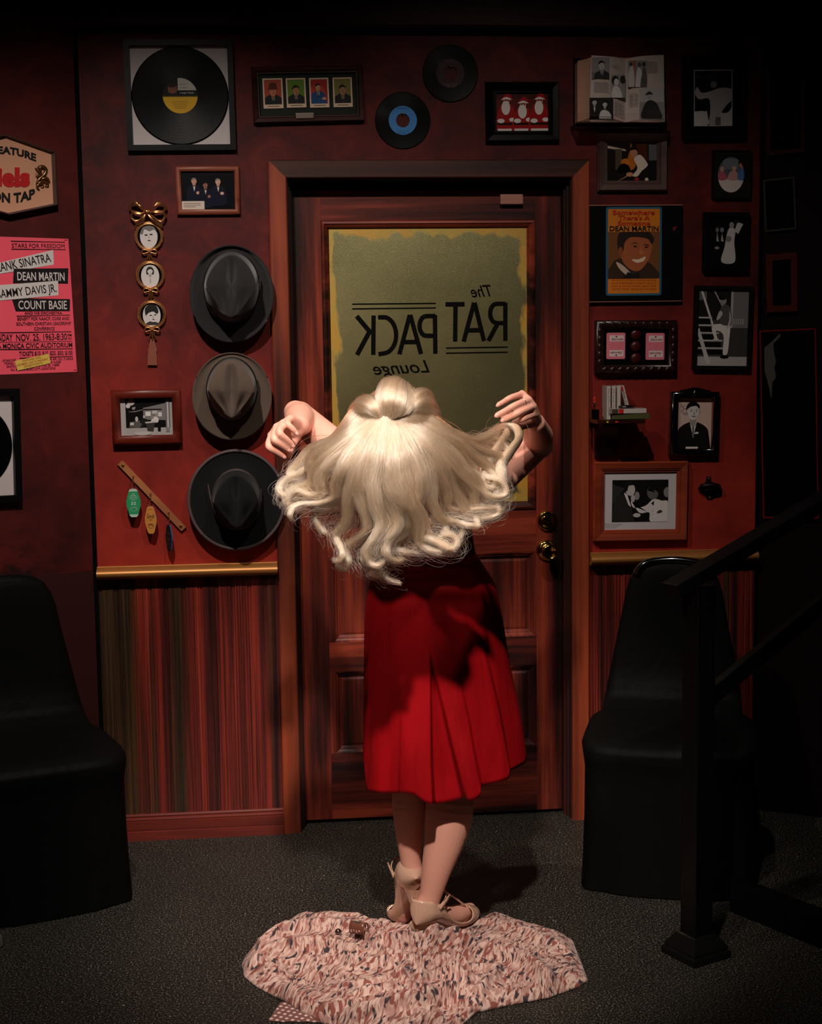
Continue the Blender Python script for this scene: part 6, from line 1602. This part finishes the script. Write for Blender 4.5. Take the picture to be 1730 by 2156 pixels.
# bring the hem line to its uneven length
for k in range(NA):
    th = 2 * PI * k / NA; bk = sst((-math.sin(th) + .02) * 3.5)
    px, py, pd = proj(rows[-1][k]); want = hem_y(px); dzz = (py - want) * pd / F * bk + (1 - bk) * ((py - 1590) * pd / F)
    for i in range(N_):
        t = i / (N_ - 1); rows[i][k].z += dzz * sst((t - .6) / .4)
m2 = MB(); m2.grid(rows, 0, True, closeu=True)
dress = m2.build('red_dress', SATIN, person); dress['label'] = 'deep red knee length satin dress'
so = dress.modifiers.new('s', 'SOLIDIFY'); so.thickness = .002; so.offset = -1
m2 = MB()
m2.tube([Vector(p) + Vector((0, 0, 0)) for p in rows[-1]] + [Vector(rows[-1][0])], .0018, 0, 6, False); pass

# shoes --------------------------------------------------------------
PAT = M('nude_patent', (206, 164, 140), .14, 0, .55, coat=.6)
INN = M('shoe_lining', (170, 120, 98), .5)
def shoe(label, heel, ball_, toe, side, heel_tip, cant):
    """heel: bottom of the heel, ball_: bottom of the ball of the foot, toe: tip; side: which side the buckle is on"""
    curve = resample(spline([heel + (heel - ball_).normalized() * .001, heel.lerp(ball_, .22) + Vector((0, 0, .002)), heel.lerp(ball_, .65) - Vector((0, 0, .004)), ball_, ball_.lerp(toe, .6) - Vector((0, 0, .001)), toe], 12), 101)
    d0 = Vector((toe.x - heel.x, toe.y - heel.y, 0)).normalized(); s = Vector((d0.y, -d0.x, 0))
    def fr(t):
        j = max(0, min(99, int(t * 100))); tg = (curve[min(j + 3, 100)] - curve[max(j - 3, 0)]).normalized()
        n_ = s.cross(tg).normalized()
        if n_.z < 0: n_ = -n_
        k = cant * max(0, 1 - t / .5); n_ = (n_ * (1 - k) + Vector((0, 0, 1)) * k).normalized()
        return curve[j] + (tg * ((t - j / 100) * .2) if 0 <= t <= 1 else tg * (t * .24)), tg, n_
    def P_(t, u, z):
        c, tg, n_ = fr(t); return c + s * u + n_ * z
    SEC = [(-.168 + .168 * f_, max(.0003, .038 * math.sqrt(1 - (1 - f_) ** 2)), 121, .0375) for f_ in (0, .02, .06, .13, .25, .42, .68)] + [(.04, .038, 116, .036), (.12, .036, 104, .033), (.22, .034, 88, .029), (.34, .033, 74, .026), (.46, .035, 70, .025), (.56, .039, 74, .026), (.64, .0415, 92, .028), (.72, .041, 128, .027), (.79, .038, 168, .024), (.86, .033, 180, .020), (.93, .024, 180, .016), (.98, .013, 180, .011), (1.0, .003, 180, .005)]
    rows = []
    for (t, w, A_, hh) in SEC:
        row = []; A_ = math.radians(A_)
        for k in range(33):
            a = -A_ + 2 * A_ * k / 32; row.append(P_(t, w * math.sin(a), hh * .92 - hh * math.cos(a) + (.012 * max(0, -math.cos(a)) if t < .15 else 0)))
        rows.append(row)
    fine = []
    for i in range(len(rows) - 1):
        p_ = rows[max(i - 1, 0)]; q_ = rows[i]; r_ = rows[i + 1]; w_ = rows[min(i + 2, len(rows) - 1)]
        for k in range(3):
            t = k / 3; fine.append([.5 * (2 * b_ + (c_ - a_) * t + (2 * a_ - 5 * b_ + 4 * c_ - e_) * t * t + (3 * b_ - 3 * c_ + e_ - a_) * t ** 3) for a_, b_, c_, e_ in zip(p_, q_, r_, w_)])
    fine.append(rows[-1])
    m2 = MB(); m2.grid(fine, 0, True); m2.face(rows[0], 0, True)
    o = m2.build('shoe', PAT, person, True); o['label'] = label
    so = o.modifiers.new('s', 'SOLIDIFY'); so.thickness = .0018; so.offset = 1
    m2 = MB(); rim = [r_[0] for r_ in fine[:45]]; rim2 = [r_[-1] for r_ in fine[:45]]
    m2.tube(rim[::-1] + rim2, .0014, 0, 6); m2.build('rim_piping', PAT, o)
    m2 = MB(); rws = []; top = P_(-.03, 0, -.001); hv = Vector(heel_tip); c_, tg, n_ = fr(0); fd = d0
    for k in range(11):
        q = k / 10; c = top.lerp(hv, q); wv = .026 * (1 - q) ** 1.6 + .0095; dv = .034 * (1 - q) ** 1.8 + .0095
        rws.append([c + s * wv * math.cos(a) + fd * dv * math.sin(a) for a in [2 * PI * j / 24 for j in range(24)]])
    m2.grid(rws, 0, True, closeu=True); m2.face(rws[-1]); m2.build('stiletto_heel', PAT, o)
    m2 = MB(); ax = (hv - top).normalized(); m2.grid([[hv + ax * z + s * .0098 * math.cos(a) + fd * .0098 * math.sin(a) for a in [2 * PI * j / 24 for j in range(24)]] for z in (-.001, .004)], 0, True, closeu=True); m2.face([hv + ax * .004 + s * .0098 * math.cos(a) + fd * .0098 * math.sin(a) for a in [2 * PI * j / 24 for j in range(24)]])
    m2.build('heel_tip', M('brown_heel_tip', (92, 60, 48), .4), o)
    # strap round the ankle from the rim of the heel cup
    zc = .060; c0 = P_(.06, 0, zc); pts = []
    for k in range(41):
        a = -.5 + (PI + 1.0) * k / 40; pts.append(c0 + s * .0395 * math.cos(a) + d0 * .050 * math.sin(a) + Vector((0, 0, .017 * math.sin(a) - .004)))
    m2 = MB(); m2.grid([[p + Vector((0, 0, -.0042)) for p in pts], [p + (p - c0).normalized() * .0012 for p in pts], [p + Vector((0, 0, .0042)) for p in pts]], 0, True)
    st_ = m2.build('ankle_strap', PAT, o); st_.modifiers.new('s', 'SOLIDIFY').thickness = .0022
    a = .22 if side > 0 else PI - .22
    bc = c0 + s * .042 * math.cos(a) + d0 * .052 * math.sin(a) + Vector((0, 0, .017 * math.sin(a) - .004)); td = (d0 * .9 + Vector((0, 0, .42))).normalized(); un = td.cross(s).normalized()
    m2 = MB(); q = [bc + td * x + un * z for x, z in ((-.006, -.0065), (.006, -.0065), (.006, .0065), (-.006, .0065), (-.006, -.0065))]; m2.tube(q, .0013, 0, 6); m2.tube([bc - td * .006, bc + td * .006], .0009, 0, 6); m2.build('buckle', M('nude_buckle', (196, 150, 120), .2, .6), st_)
    m2 = MB(); e = bc + s * side * .0022
    m2.grid([[e + td * x + un * z for z in (-.0046, .0046)] for x in (.022, .004, -.014, -.030)], 0, True); m2.build('strap_end', PAT, st_).modifiers.new('s', 'SOLIDIFY').thickness = .0022
    m2 = MB(); f1 = pts[20] + Vector((0, 0, -.002)); f2 = P_(.70, side * .012, .052)
    m2.tube([f1, f1.lerp(f2, .5) + Vector((0, 0, .003)), f2], .0026, 0, 6); m2.build('front_strap', PAT, o)
    return o
lh_ = lheel + Vector((0, -.018, -.023)); lb_ = lball - Vector((0, 0, .018))
shoe('nude patent high heel, left foot poised on its toes', lh_, lb_, Vector((ltoe.x - .004, ltoe.y + .012, .011)), -1, lh_ + Vector((.012, -.030, -.086)), .0)
rh_ = rheel + Vector((0, 0, -.031))
shoe('nude patent high heel, right foot nearest the camera', rh_, Vector((-.045, -.85, .008)), Vector((.010, -.782, .010)), 1, (rh_.x - .004, rh_.y - .004, .012), .6)

# hair ---------------------------------------------------------------
def HU(u, v, y): return U(540 + u / 2.621, 760 + v / 2.621, y)
GL = [ # left to right, (u, v) of the crop and depth
 [(600, 215, -1.33), (530, 300, -1.36), (480, 380, -1.36), (430, 440, -1.35), (350, 470, -1.34), (275, 500, -1.33), (205, 560, -1.34), (160, 610, -1.35), (175, 655, -1.36), (235, 650, -1.35), (275, 610, -1.34)],
 [(706, 304, -1.375), (640, 330, -1.385), (540, 400, -1.40), (460, 455, -1.40), (370, 500, -1.39), (300, 560, -1.38), (330, 640, -1.38), (270, 690, -1.37), (180, 720, -1.36), (150, 770, -1.37), (190, 820, -1.39), (250, 830, -1.38)],
 [(709, 304, -1.38), (650, 340, -1.39), (560, 430, -1.41), (470, 520, -1.42), (390, 600, -1.42), (340, 680, -1.41), (350, 740, -1.40), (280, 770, -1.39), (200, 750, -1.38), (170, 800, -1.39), (210, 850, -1.40)],
 [(715, 304, -1.385), (665, 350, -1.395), (580, 470, -1.425), (510, 600, -1.435), (460, 720, -1.43), (450, 800, -1.42), (380, 850, -1.41), (310, 880, -1.40), (300, 940, -1.41), (330, 1000, -1.42), (350, 1015, -1.41)],
 [(722, 304, -1.39), (685, 355, -1.40), (620, 500, -1.435), (570, 640, -1.445), (560, 760, -1.44), (590, 870, -1.435), (590, 950, -1.43), (530, 1010, -1.42), (485, 1050, -1.41), (510, 1110, -1.42), (530, 1155, -1.43), (505, 1188, -1.42), (468, 1160, -1.41)],
 [(727, 304, -1.39), (700, 355, -1.40), (655, 520, -1.44), (620, 680, -1.45), (650, 820, -1.45), (690, 910, -1.44), (660, 1000, -1.43), (610, 1060, -1.42), (600, 1110, -1.42), (640, 1160, -1.43), (690, 1180, -1.43), (650, 1205, -1.42)],
 [(734, 304, -1.395), (720, 355, -1.405), (700, 540, -1.445), (680, 700, -1.455), (700, 820, -1.455), (730, 920, -1.45), (690, 1020, -1.44), (660, 1090, -1.43), (700, 1150, -1.43), (750, 1160, -1.44), (775, 1130, -1.43)],
 [(740, 304, -1.395), (738, 355, -1.405), (740, 540, -1.45), (740, 700, -1.46), (790, 810, -1.46), (850, 890, -1.45), (850, 970, -1.44), (800, 1020, -1.43), (800, 1070, -1.43), (860, 1095, -1.44), (930, 1090, -1.44), (965, 1050, -1.43), (920, 1015, -1.42), (880, 1040, -1.42)],
 [(747, 304, -1.39), (758, 355, -1.40), (790, 520, -1.445), (820, 660, -1.455), (850, 770, -1.455), (900, 850, -1.45), (920, 920, -1.44), (980, 990, -1.43), (1050, 1030, -1.44), (1115, 1000, -1.44), (1125, 945, -1.43), (1080, 920, -1.42)],
 [(754, 304, -1.39), (778, 350, -1.40), (850, 490, -1.435), (900, 620, -1.445), (900, 740, -1.445), (880, 820, -1.44), (940, 880, -1.43), (1010, 850, -1.42), (1060, 870, -1.42), (1060, 930, -1.43), (1000, 990, -1.43), (950, 960, -1.42)],
 [(760, 304, -1.385), (795, 345, -1.395), (900, 460, -1.425), (980, 590, -1.43), (1040, 700, -1.42), (1100, 800, -1.41), (1110, 870, -1.40), (1180, 890, -1.40), (1260, 860, -1.40), (1325, 835, -1.39), (1330, 800, -1.38)],
 [(766, 304, -1.38), (812, 340, -1.39), (930, 430, -1.41), (1040, 540, -1.41), (1130, 640, -1.40), (1190, 720, -1.39), (1180, 790, -1.38), (1240, 830, -1.38), (1310, 790, -1.37), (1290, 720, -1.37), (1230, 740, -1.36)],
 [(772, 304, -1.375), (830, 335, -1.385), (960, 400, -1.39), (1080, 470, -1.38), (1170, 560, -1.37), (1240, 620, -1.36), (1260, 700, -1.36), (1330, 740, -1.36), (1350, 690, -1.35), (1300, 650, -1.34)],
 [(850, 320, -1.38), (980, 380, -1.38), (1090, 430, -1.36), (1180, 480, -1.34), (1250, 520, -1.33), (1330, 560, -1.32), (1350, 640, -1.32), (1320, 720, -1.33), (1260, 760, -1.34)],
 [(900, 260, -1.36), (1010, 350, -1.36), (1100, 410, -1.34), (1190, 450, -1.31), (1265, 420, -1.27), (1320, 378, -1.235), (1385, 356, -1.205), (1445, 368, -1.20), (1462, 408, -1.21)],
]
HANDLOCK = [[(1355, 360, -1.200), (1425, 366, -1.205), (1448, 425, -1.24), (1400, 500, -1.28), (1350, 580, -1.31), (1350, 660, -1.33), (1330, 740, -1.34), (1270, 790, -1.35)],
            [(1335, 366, -1.200), (1378, 395, -1.22), (1340, 460, -1.26), (1300, 540, -1.30), (1260, 640, -1.33), (1290, 720, -1.34), (1340, 700, -1.33)]]
NP = 44
GC = [resample(spline([HU(*p) for p in g], 8), NP) for g in GL]
HCc = [resample(spline([HU(*p) for p in g], 8), NP) for g in HANDLOCK]
rnd = random.Random(11)
def lerp_guides(t):
    i = min(int(t), len(GC) - 2); f = t - i
    return [a.lerp(b, f) for a, b in zip(GC[i], GC[i + 1])]
SUB = 2                                             # locks per guide gap
locks = []
for k in range((len(GC) - 1) * SUB + 1):
    g = lerp_guides(min(k / SUB, len(GC) - 1.0001))
    if k % SUB:                                      # in-between locks get their own curl
        ph = rnd.random() * 6; amp = .012 + .010 * rnd.random(); sh = rnd.uniform(-.02, .02)
        g = [p + (Vector((math.sin(9 * s + ph), .6 * math.cos(9 * s + ph), .5 * math.sin(7 * s + ph))) * amp + Vector((0, 0, sh))) * max(0, s - .45) ** 1.0 * 1.8 for p, s in [(p, j / (NP - 1)) for j, p in enumerate(g)]]
    sd = k * 3.7; ln_ = rnd.uniform(-.015, .018); kk = min(1, .25 + abs(k - 1) / 5)
    g = [p + (RT * noise.noise(Vector((sd, 2.2 * s, 0))) * .05 * kk + UP * (noise.noise(Vector((sd, 2.2 * s, 5))) * .026 * kk - ln_ * kk) + fwd * (noise.noise(Vector((sd, 1.8 * s, 9))) * .06)) * min(1, max(0, s - .22) * 1.6) for p, s in [(p, j / (NP - 1)) for j, p in enumerate(g)]]
    locks.append(g)
strands = []
def add_strand(p, r): strands.append((p, r))
NST = 21000
for n in range(NST):
    k0 = rnd.random() * (len(locks) - 1); kq = int(round(k0)); i = min(int(k0), len(locks) - 2); f = k0 - i
    R1 = rnd.random() ** .5; an = rnd.random() * 2 * PI
    e1, e2 = R1 * math.cos(an), R1 * math.sin(an)
    ph, wv, am = rnd.random() * 6.3, 7 + 5 * rnd.random(), .0004 + .0014 * rnd.random() ** 3
    endl = 1 - .16 * rnd.random() ** 2; st0 = rnd.random() * .03
    deep = rnd.random() ** 2 * .035
    fly = rnd.random() < .03
    pts = []
    for j in range(30):
        s = st0 + (endl - st0) * j / 29; q = s * (NP - 1); ji = min(int(q), NP - 2); fj = q - ji
        a = locks[i][ji].lerp(locks[i][ji + 1], fj).lerp(locks[i + 1][ji].lerp(locks[i + 1][ji + 1], fj), f)
        c = locks[kq][ji].lerp(locks[kq][ji + 1], fj)
        m_ = min(1, max(0, (s - .26) / .34)); m_ = m_ * m_ * (3 - 2 * m_)
        p = a.lerp(c, m_)
        rad = .010 + .008 * math.sin(min(1, s * 1.8) * PI / 2) - .010 * min(1, max(0, s - .42) / .3) - .005 * max(0, s - .7) / .3
        tw = an + 2.2 * s * (1 if kq % 2 else -1)
        p = p + RT * (R1 * math.cos(tw) * rad) + UP * (R1 * math.sin(tw) * rad * .8) + Vector((0, 1, 0)) * (R1 * math.cos(tw + 1.3) * rad + deep * min(1, s * 3))
        w_ = am * (1 + 2.0 * s) * (5 if fly else 1)
        p = p + RT * (math.sin(wv * s + ph) * w_) + UP * (math.cos(wv * .8 * s + ph * 1.7) * w_)
        pts.append(p)
    add_strand(pts, .00038)
for n in range(2400):                                # looser wisps that stray between the locks
    i = rnd.randrange(len(locks) - 1); f = rnd.random(); sd = rnd.random() * 99; pts = []; s0 = rnd.uniform(.15, .45); s1 = rnd.uniform(.75, 1.0)
    for j in range(28):
        s = s0 + (s1 - s0) * j / 27; q = s * (NP - 1); ji = min(int(q), NP - 2)
        p = locks[i][ji].lerp(locks[i][ji + 1], q - ji).lerp(locks[i + 1][ji].lerp(locks[i + 1][ji + 1], q - ji), f); am = .035 * (s - s0)
        pts.append(p + RT * noise.noise(Vector((sd, 4 * s, 0))) * am * 2 + UP * noise.noise(Vector((sd, 4 * s, 4))) * am * 2 + fwd * (noise.noise(Vector((sd, 3 * s, 8))) * am * 2 + .01))
    add_strand(pts, .00028)
for n in range(2200):                                # the lock held in the right hand
    g = HCc[n % 2]; R1 = rnd.random() ** .5; an = rnd.random() * 6.3; ph = rnd.random() * 6.3; pts = []
    for j in range(30):
        s = j / 29; q = s * (NP - 1); ji = min(int(q), NP - 2); p = g[ji].lerp(g[ji + 1], q - ji); rad = .007 + .016 * s - .012 * s * s
        tw = an + 3 * s; pts.append(p + RT * R1 * math.cos(tw) * rad + UP * R1 * math.sin(tw) * rad + Vector((0, 1, 0)) * R1 * math.cos(tw + 1) * rad + RT * math.sin(12 * s + ph) * .003 * s)
    add_strand(pts, .00038)
# rolled curls on top of the head
ROLLS = [[[(735, 312, -1.40), (700, 290, -1.40), (668, 240, -1.395), (666, 180, -1.385), (690, 120, -1.36), (728, 94, -1.33), (765, 100, -1.28)],
          [(738, 312, -1.405), (715, 280, -1.41), (703, 220, -1.415), (712, 150, -1.40), (738, 104, -1.37), (768, 90, -1.33), (785, 104, -1.28)],
          [(742, 312, -1.41), (745, 275, -1.42), (752, 215, -1.428), (764, 150, -1.412), (780, 108, -1.375), (793, 97, -1.33), (805, 110, -1.28)],
          [(750, 312, -1.41), (790, 282, -1.42), (812, 228, -1.422), (816, 165, -1.405), (814, 120, -1.37), (813, 112, -1.33), (815, 124, -1.28)],
          [(760, 310, -1.405), (832, 288, -1.41), (868, 248, -1.402), (870, 200, -1.385), (850, 150, -1.36), (834, 128, -1.33), (825, 134, -1.28)],
          [(770, 308, -1.40), (852, 297, -1.395), (892, 268, -1.38), (893, 215, -1.36), (872, 165, -1.33), (848, 140, -1.30)]],
         [[(690, 326, -1.395), (625, 318, -1.39), (560, 330, -1.37), (515, 345, -1.34), (500, 375, -1.30)], [(688, 318, -1.40), (625, 288, -1.402), (565, 280, -1.385), (522, 286, -1.35), (505, 310, -1.30)],
          [(686, 314, -1.40), (640, 262, -1.407), (590, 236, -1.392), (546, 236, -1.355), (522, 258, -1.30)], [(688, 312, -1.40), (662, 247, -1.40), (627, 206, -1.38), (590, 196, -1.345), (560, 212, -1.30)], [(694, 310, -1.40), (684, 252, -1.395), (664, 212, -1.375), (637, 197, -1.34), (610, 202, -1.30)]],
         [[(790, 318, -1.395), (850, 306, -1.39), (920, 318, -1.375), (985, 330, -1.345), (1020, 335, -1.30)], [(790, 312, -1.40), (860, 277, -1.402), (930, 272, -1.387), (988, 284, -1.35), (1012, 286, -1.30)],
          [(788, 310, -1.40), (860, 246, -1.402), (922, 216, -1.39), (972, 226, -1.355), (994, 246, -1.30)], [(785, 308, -1.40), (850, 216, -1.39), (902, 168, -1.37), (942, 160, -1.34), (968, 190, -1.30)], [(782, 308, -1.395), (845, 202, -1.37), (877, 166, -1.345), (907, 155, -1.32), (932, 164, -1.29)]]]
RC = [[resample(spline([HU(*p) for p in g], 7), 26) for g in ro] for ro in ROLLS]
for ro in RC:
    for n in range(2600):
        k0 = rnd.random() * (len(ro) - 1.001); i = int(k0); f = k0 - i; f2 = f * f * (3 - 2 * f) * .45 + f * .55; dp_ = rnd.random() ** 2 * .03; jx, jz = rnd.gauss(0, .0016), rnd.gauss(0, .0016); ph = rnd.random() * 6.3
        add_strand([ro[i][j].lerp(ro[i + 1][j], f2) + RT * (jx + .0012 * math.sin(j * .3 + ph)) + UP * jz + Vector((0, dp_ * min(1, j / 5), 0)) for j in range(26)], .00038)
# hair lying on the skull, combed out from the whorl
WH = HU(742, 306, -1.385)
for n in range(5200):
    a0 = rnd.uniform(-PI, PI); ln = rnd.uniform(.8, 1.5); k = rnd.uniform(.985, 1.03); pts = []; cu_ = rnd.gauss(.25, .08)
    for j in range(18):
        th = .006 + ln * j / 17; aa = a0 + cu_ * j / 17
        q = hp(math.sin(th) * math.sin(aa) * .096 * k, -math.sin(th) * math.cos(aa) * .100 * k - .004, math.cos(th) * .110 * k + .012)
        pts.append(q)
    add_strand(pts, .00042)
def hair_shader():
    m = bpy.data.materials.new('blonde_hair'); m.use_nodes = True; nt = m.node_tree
    nt.nodes.remove(nt.nodes['Principled BSDF'])
    h = nt.nodes.new('ShaderNodeBsdfHairPrincipled'); h.parametrization = 'COLOR'
    hi = nt.nodes.new('ShaderNodeHairInfo')
    c = ramp(nt, hi.outputs['Random'], [(0, (212, 138, 106)), (.5, (234, 166, 134)), (1, (250, 204, 174))])
    nt.links.new(c, h.inputs['Color'])
    h.inputs['Roughness'].default_value = .24; h.inputs['Radial Roughness'].default_value = .5; h.inputs['Coat'].default_value = .25
    nt.links.new(h.outputs[0], nt.nodes['Material Output'].inputs['Surface'])
    return m
def core_mat():
    m, nt, b = newmat('blonde_hair_body')
    b.inputs['Base Color'].default_value = lin((206, 152, 116)); b.inputs['Roughness'].default_value = .4; b.inputs['Specular IOR Level'].default_value = .4
    return m
m2 = MB()
m2.ball(hp(0, -.012, .022), 1.0, 0, 28, (.088, .098, .098), HM)
for (u, v), (ru, rv), y_ in (((768, 200), (88, 96), -1.335), ((592, 275), (66, 62), -1.325), ((930, 245), (66, 70), -1.325)):
    c = HU(u, v, y_); m2.ball(c, 1.0, 0, 20, (ru * .00033, .04, rv * .00033))
for k, g in enumerate(locks):
    q = g[:21:2]; q = [p + Vector((0, .014, 0)) for p in q]; n = len(q)
    m2.tube(q, [.012 * math.sin(PI * (.1 + .9 * j / (n - 1))) + .0008 for j in range(n)], 0, 8)
hair = m2.build('hair', core_mat(), person); hair['label'] = 'long curly platinum blonde hair flung back'
hc = bpy.data.hair_curves.new('hair_strands')
hc.add_curves([len(p) for p, r_ in strands])
flat = []; rads = []
for p, r_ in strands:
    n = len(p)
    for j, q in enumerate(p): flat += (q.x, q.y, q.z); rads.append(r_ * (1 - .55 * (j / (n - 1)) ** 3))
hc.attributes['position'].data.foreach_set('vector', flat)
ra = hc.attributes.get('radius') or hc.attributes.new('radius', 'FLOAT', 'POINT')
ra.data.foreach_set('value', rads)
hc.materials.append(hair_shader())
ho = bpy.data.objects.new('hair_strands', hc); COL.objects.link(ho); ho.parent = hair
bpy.context.view_layer.update()
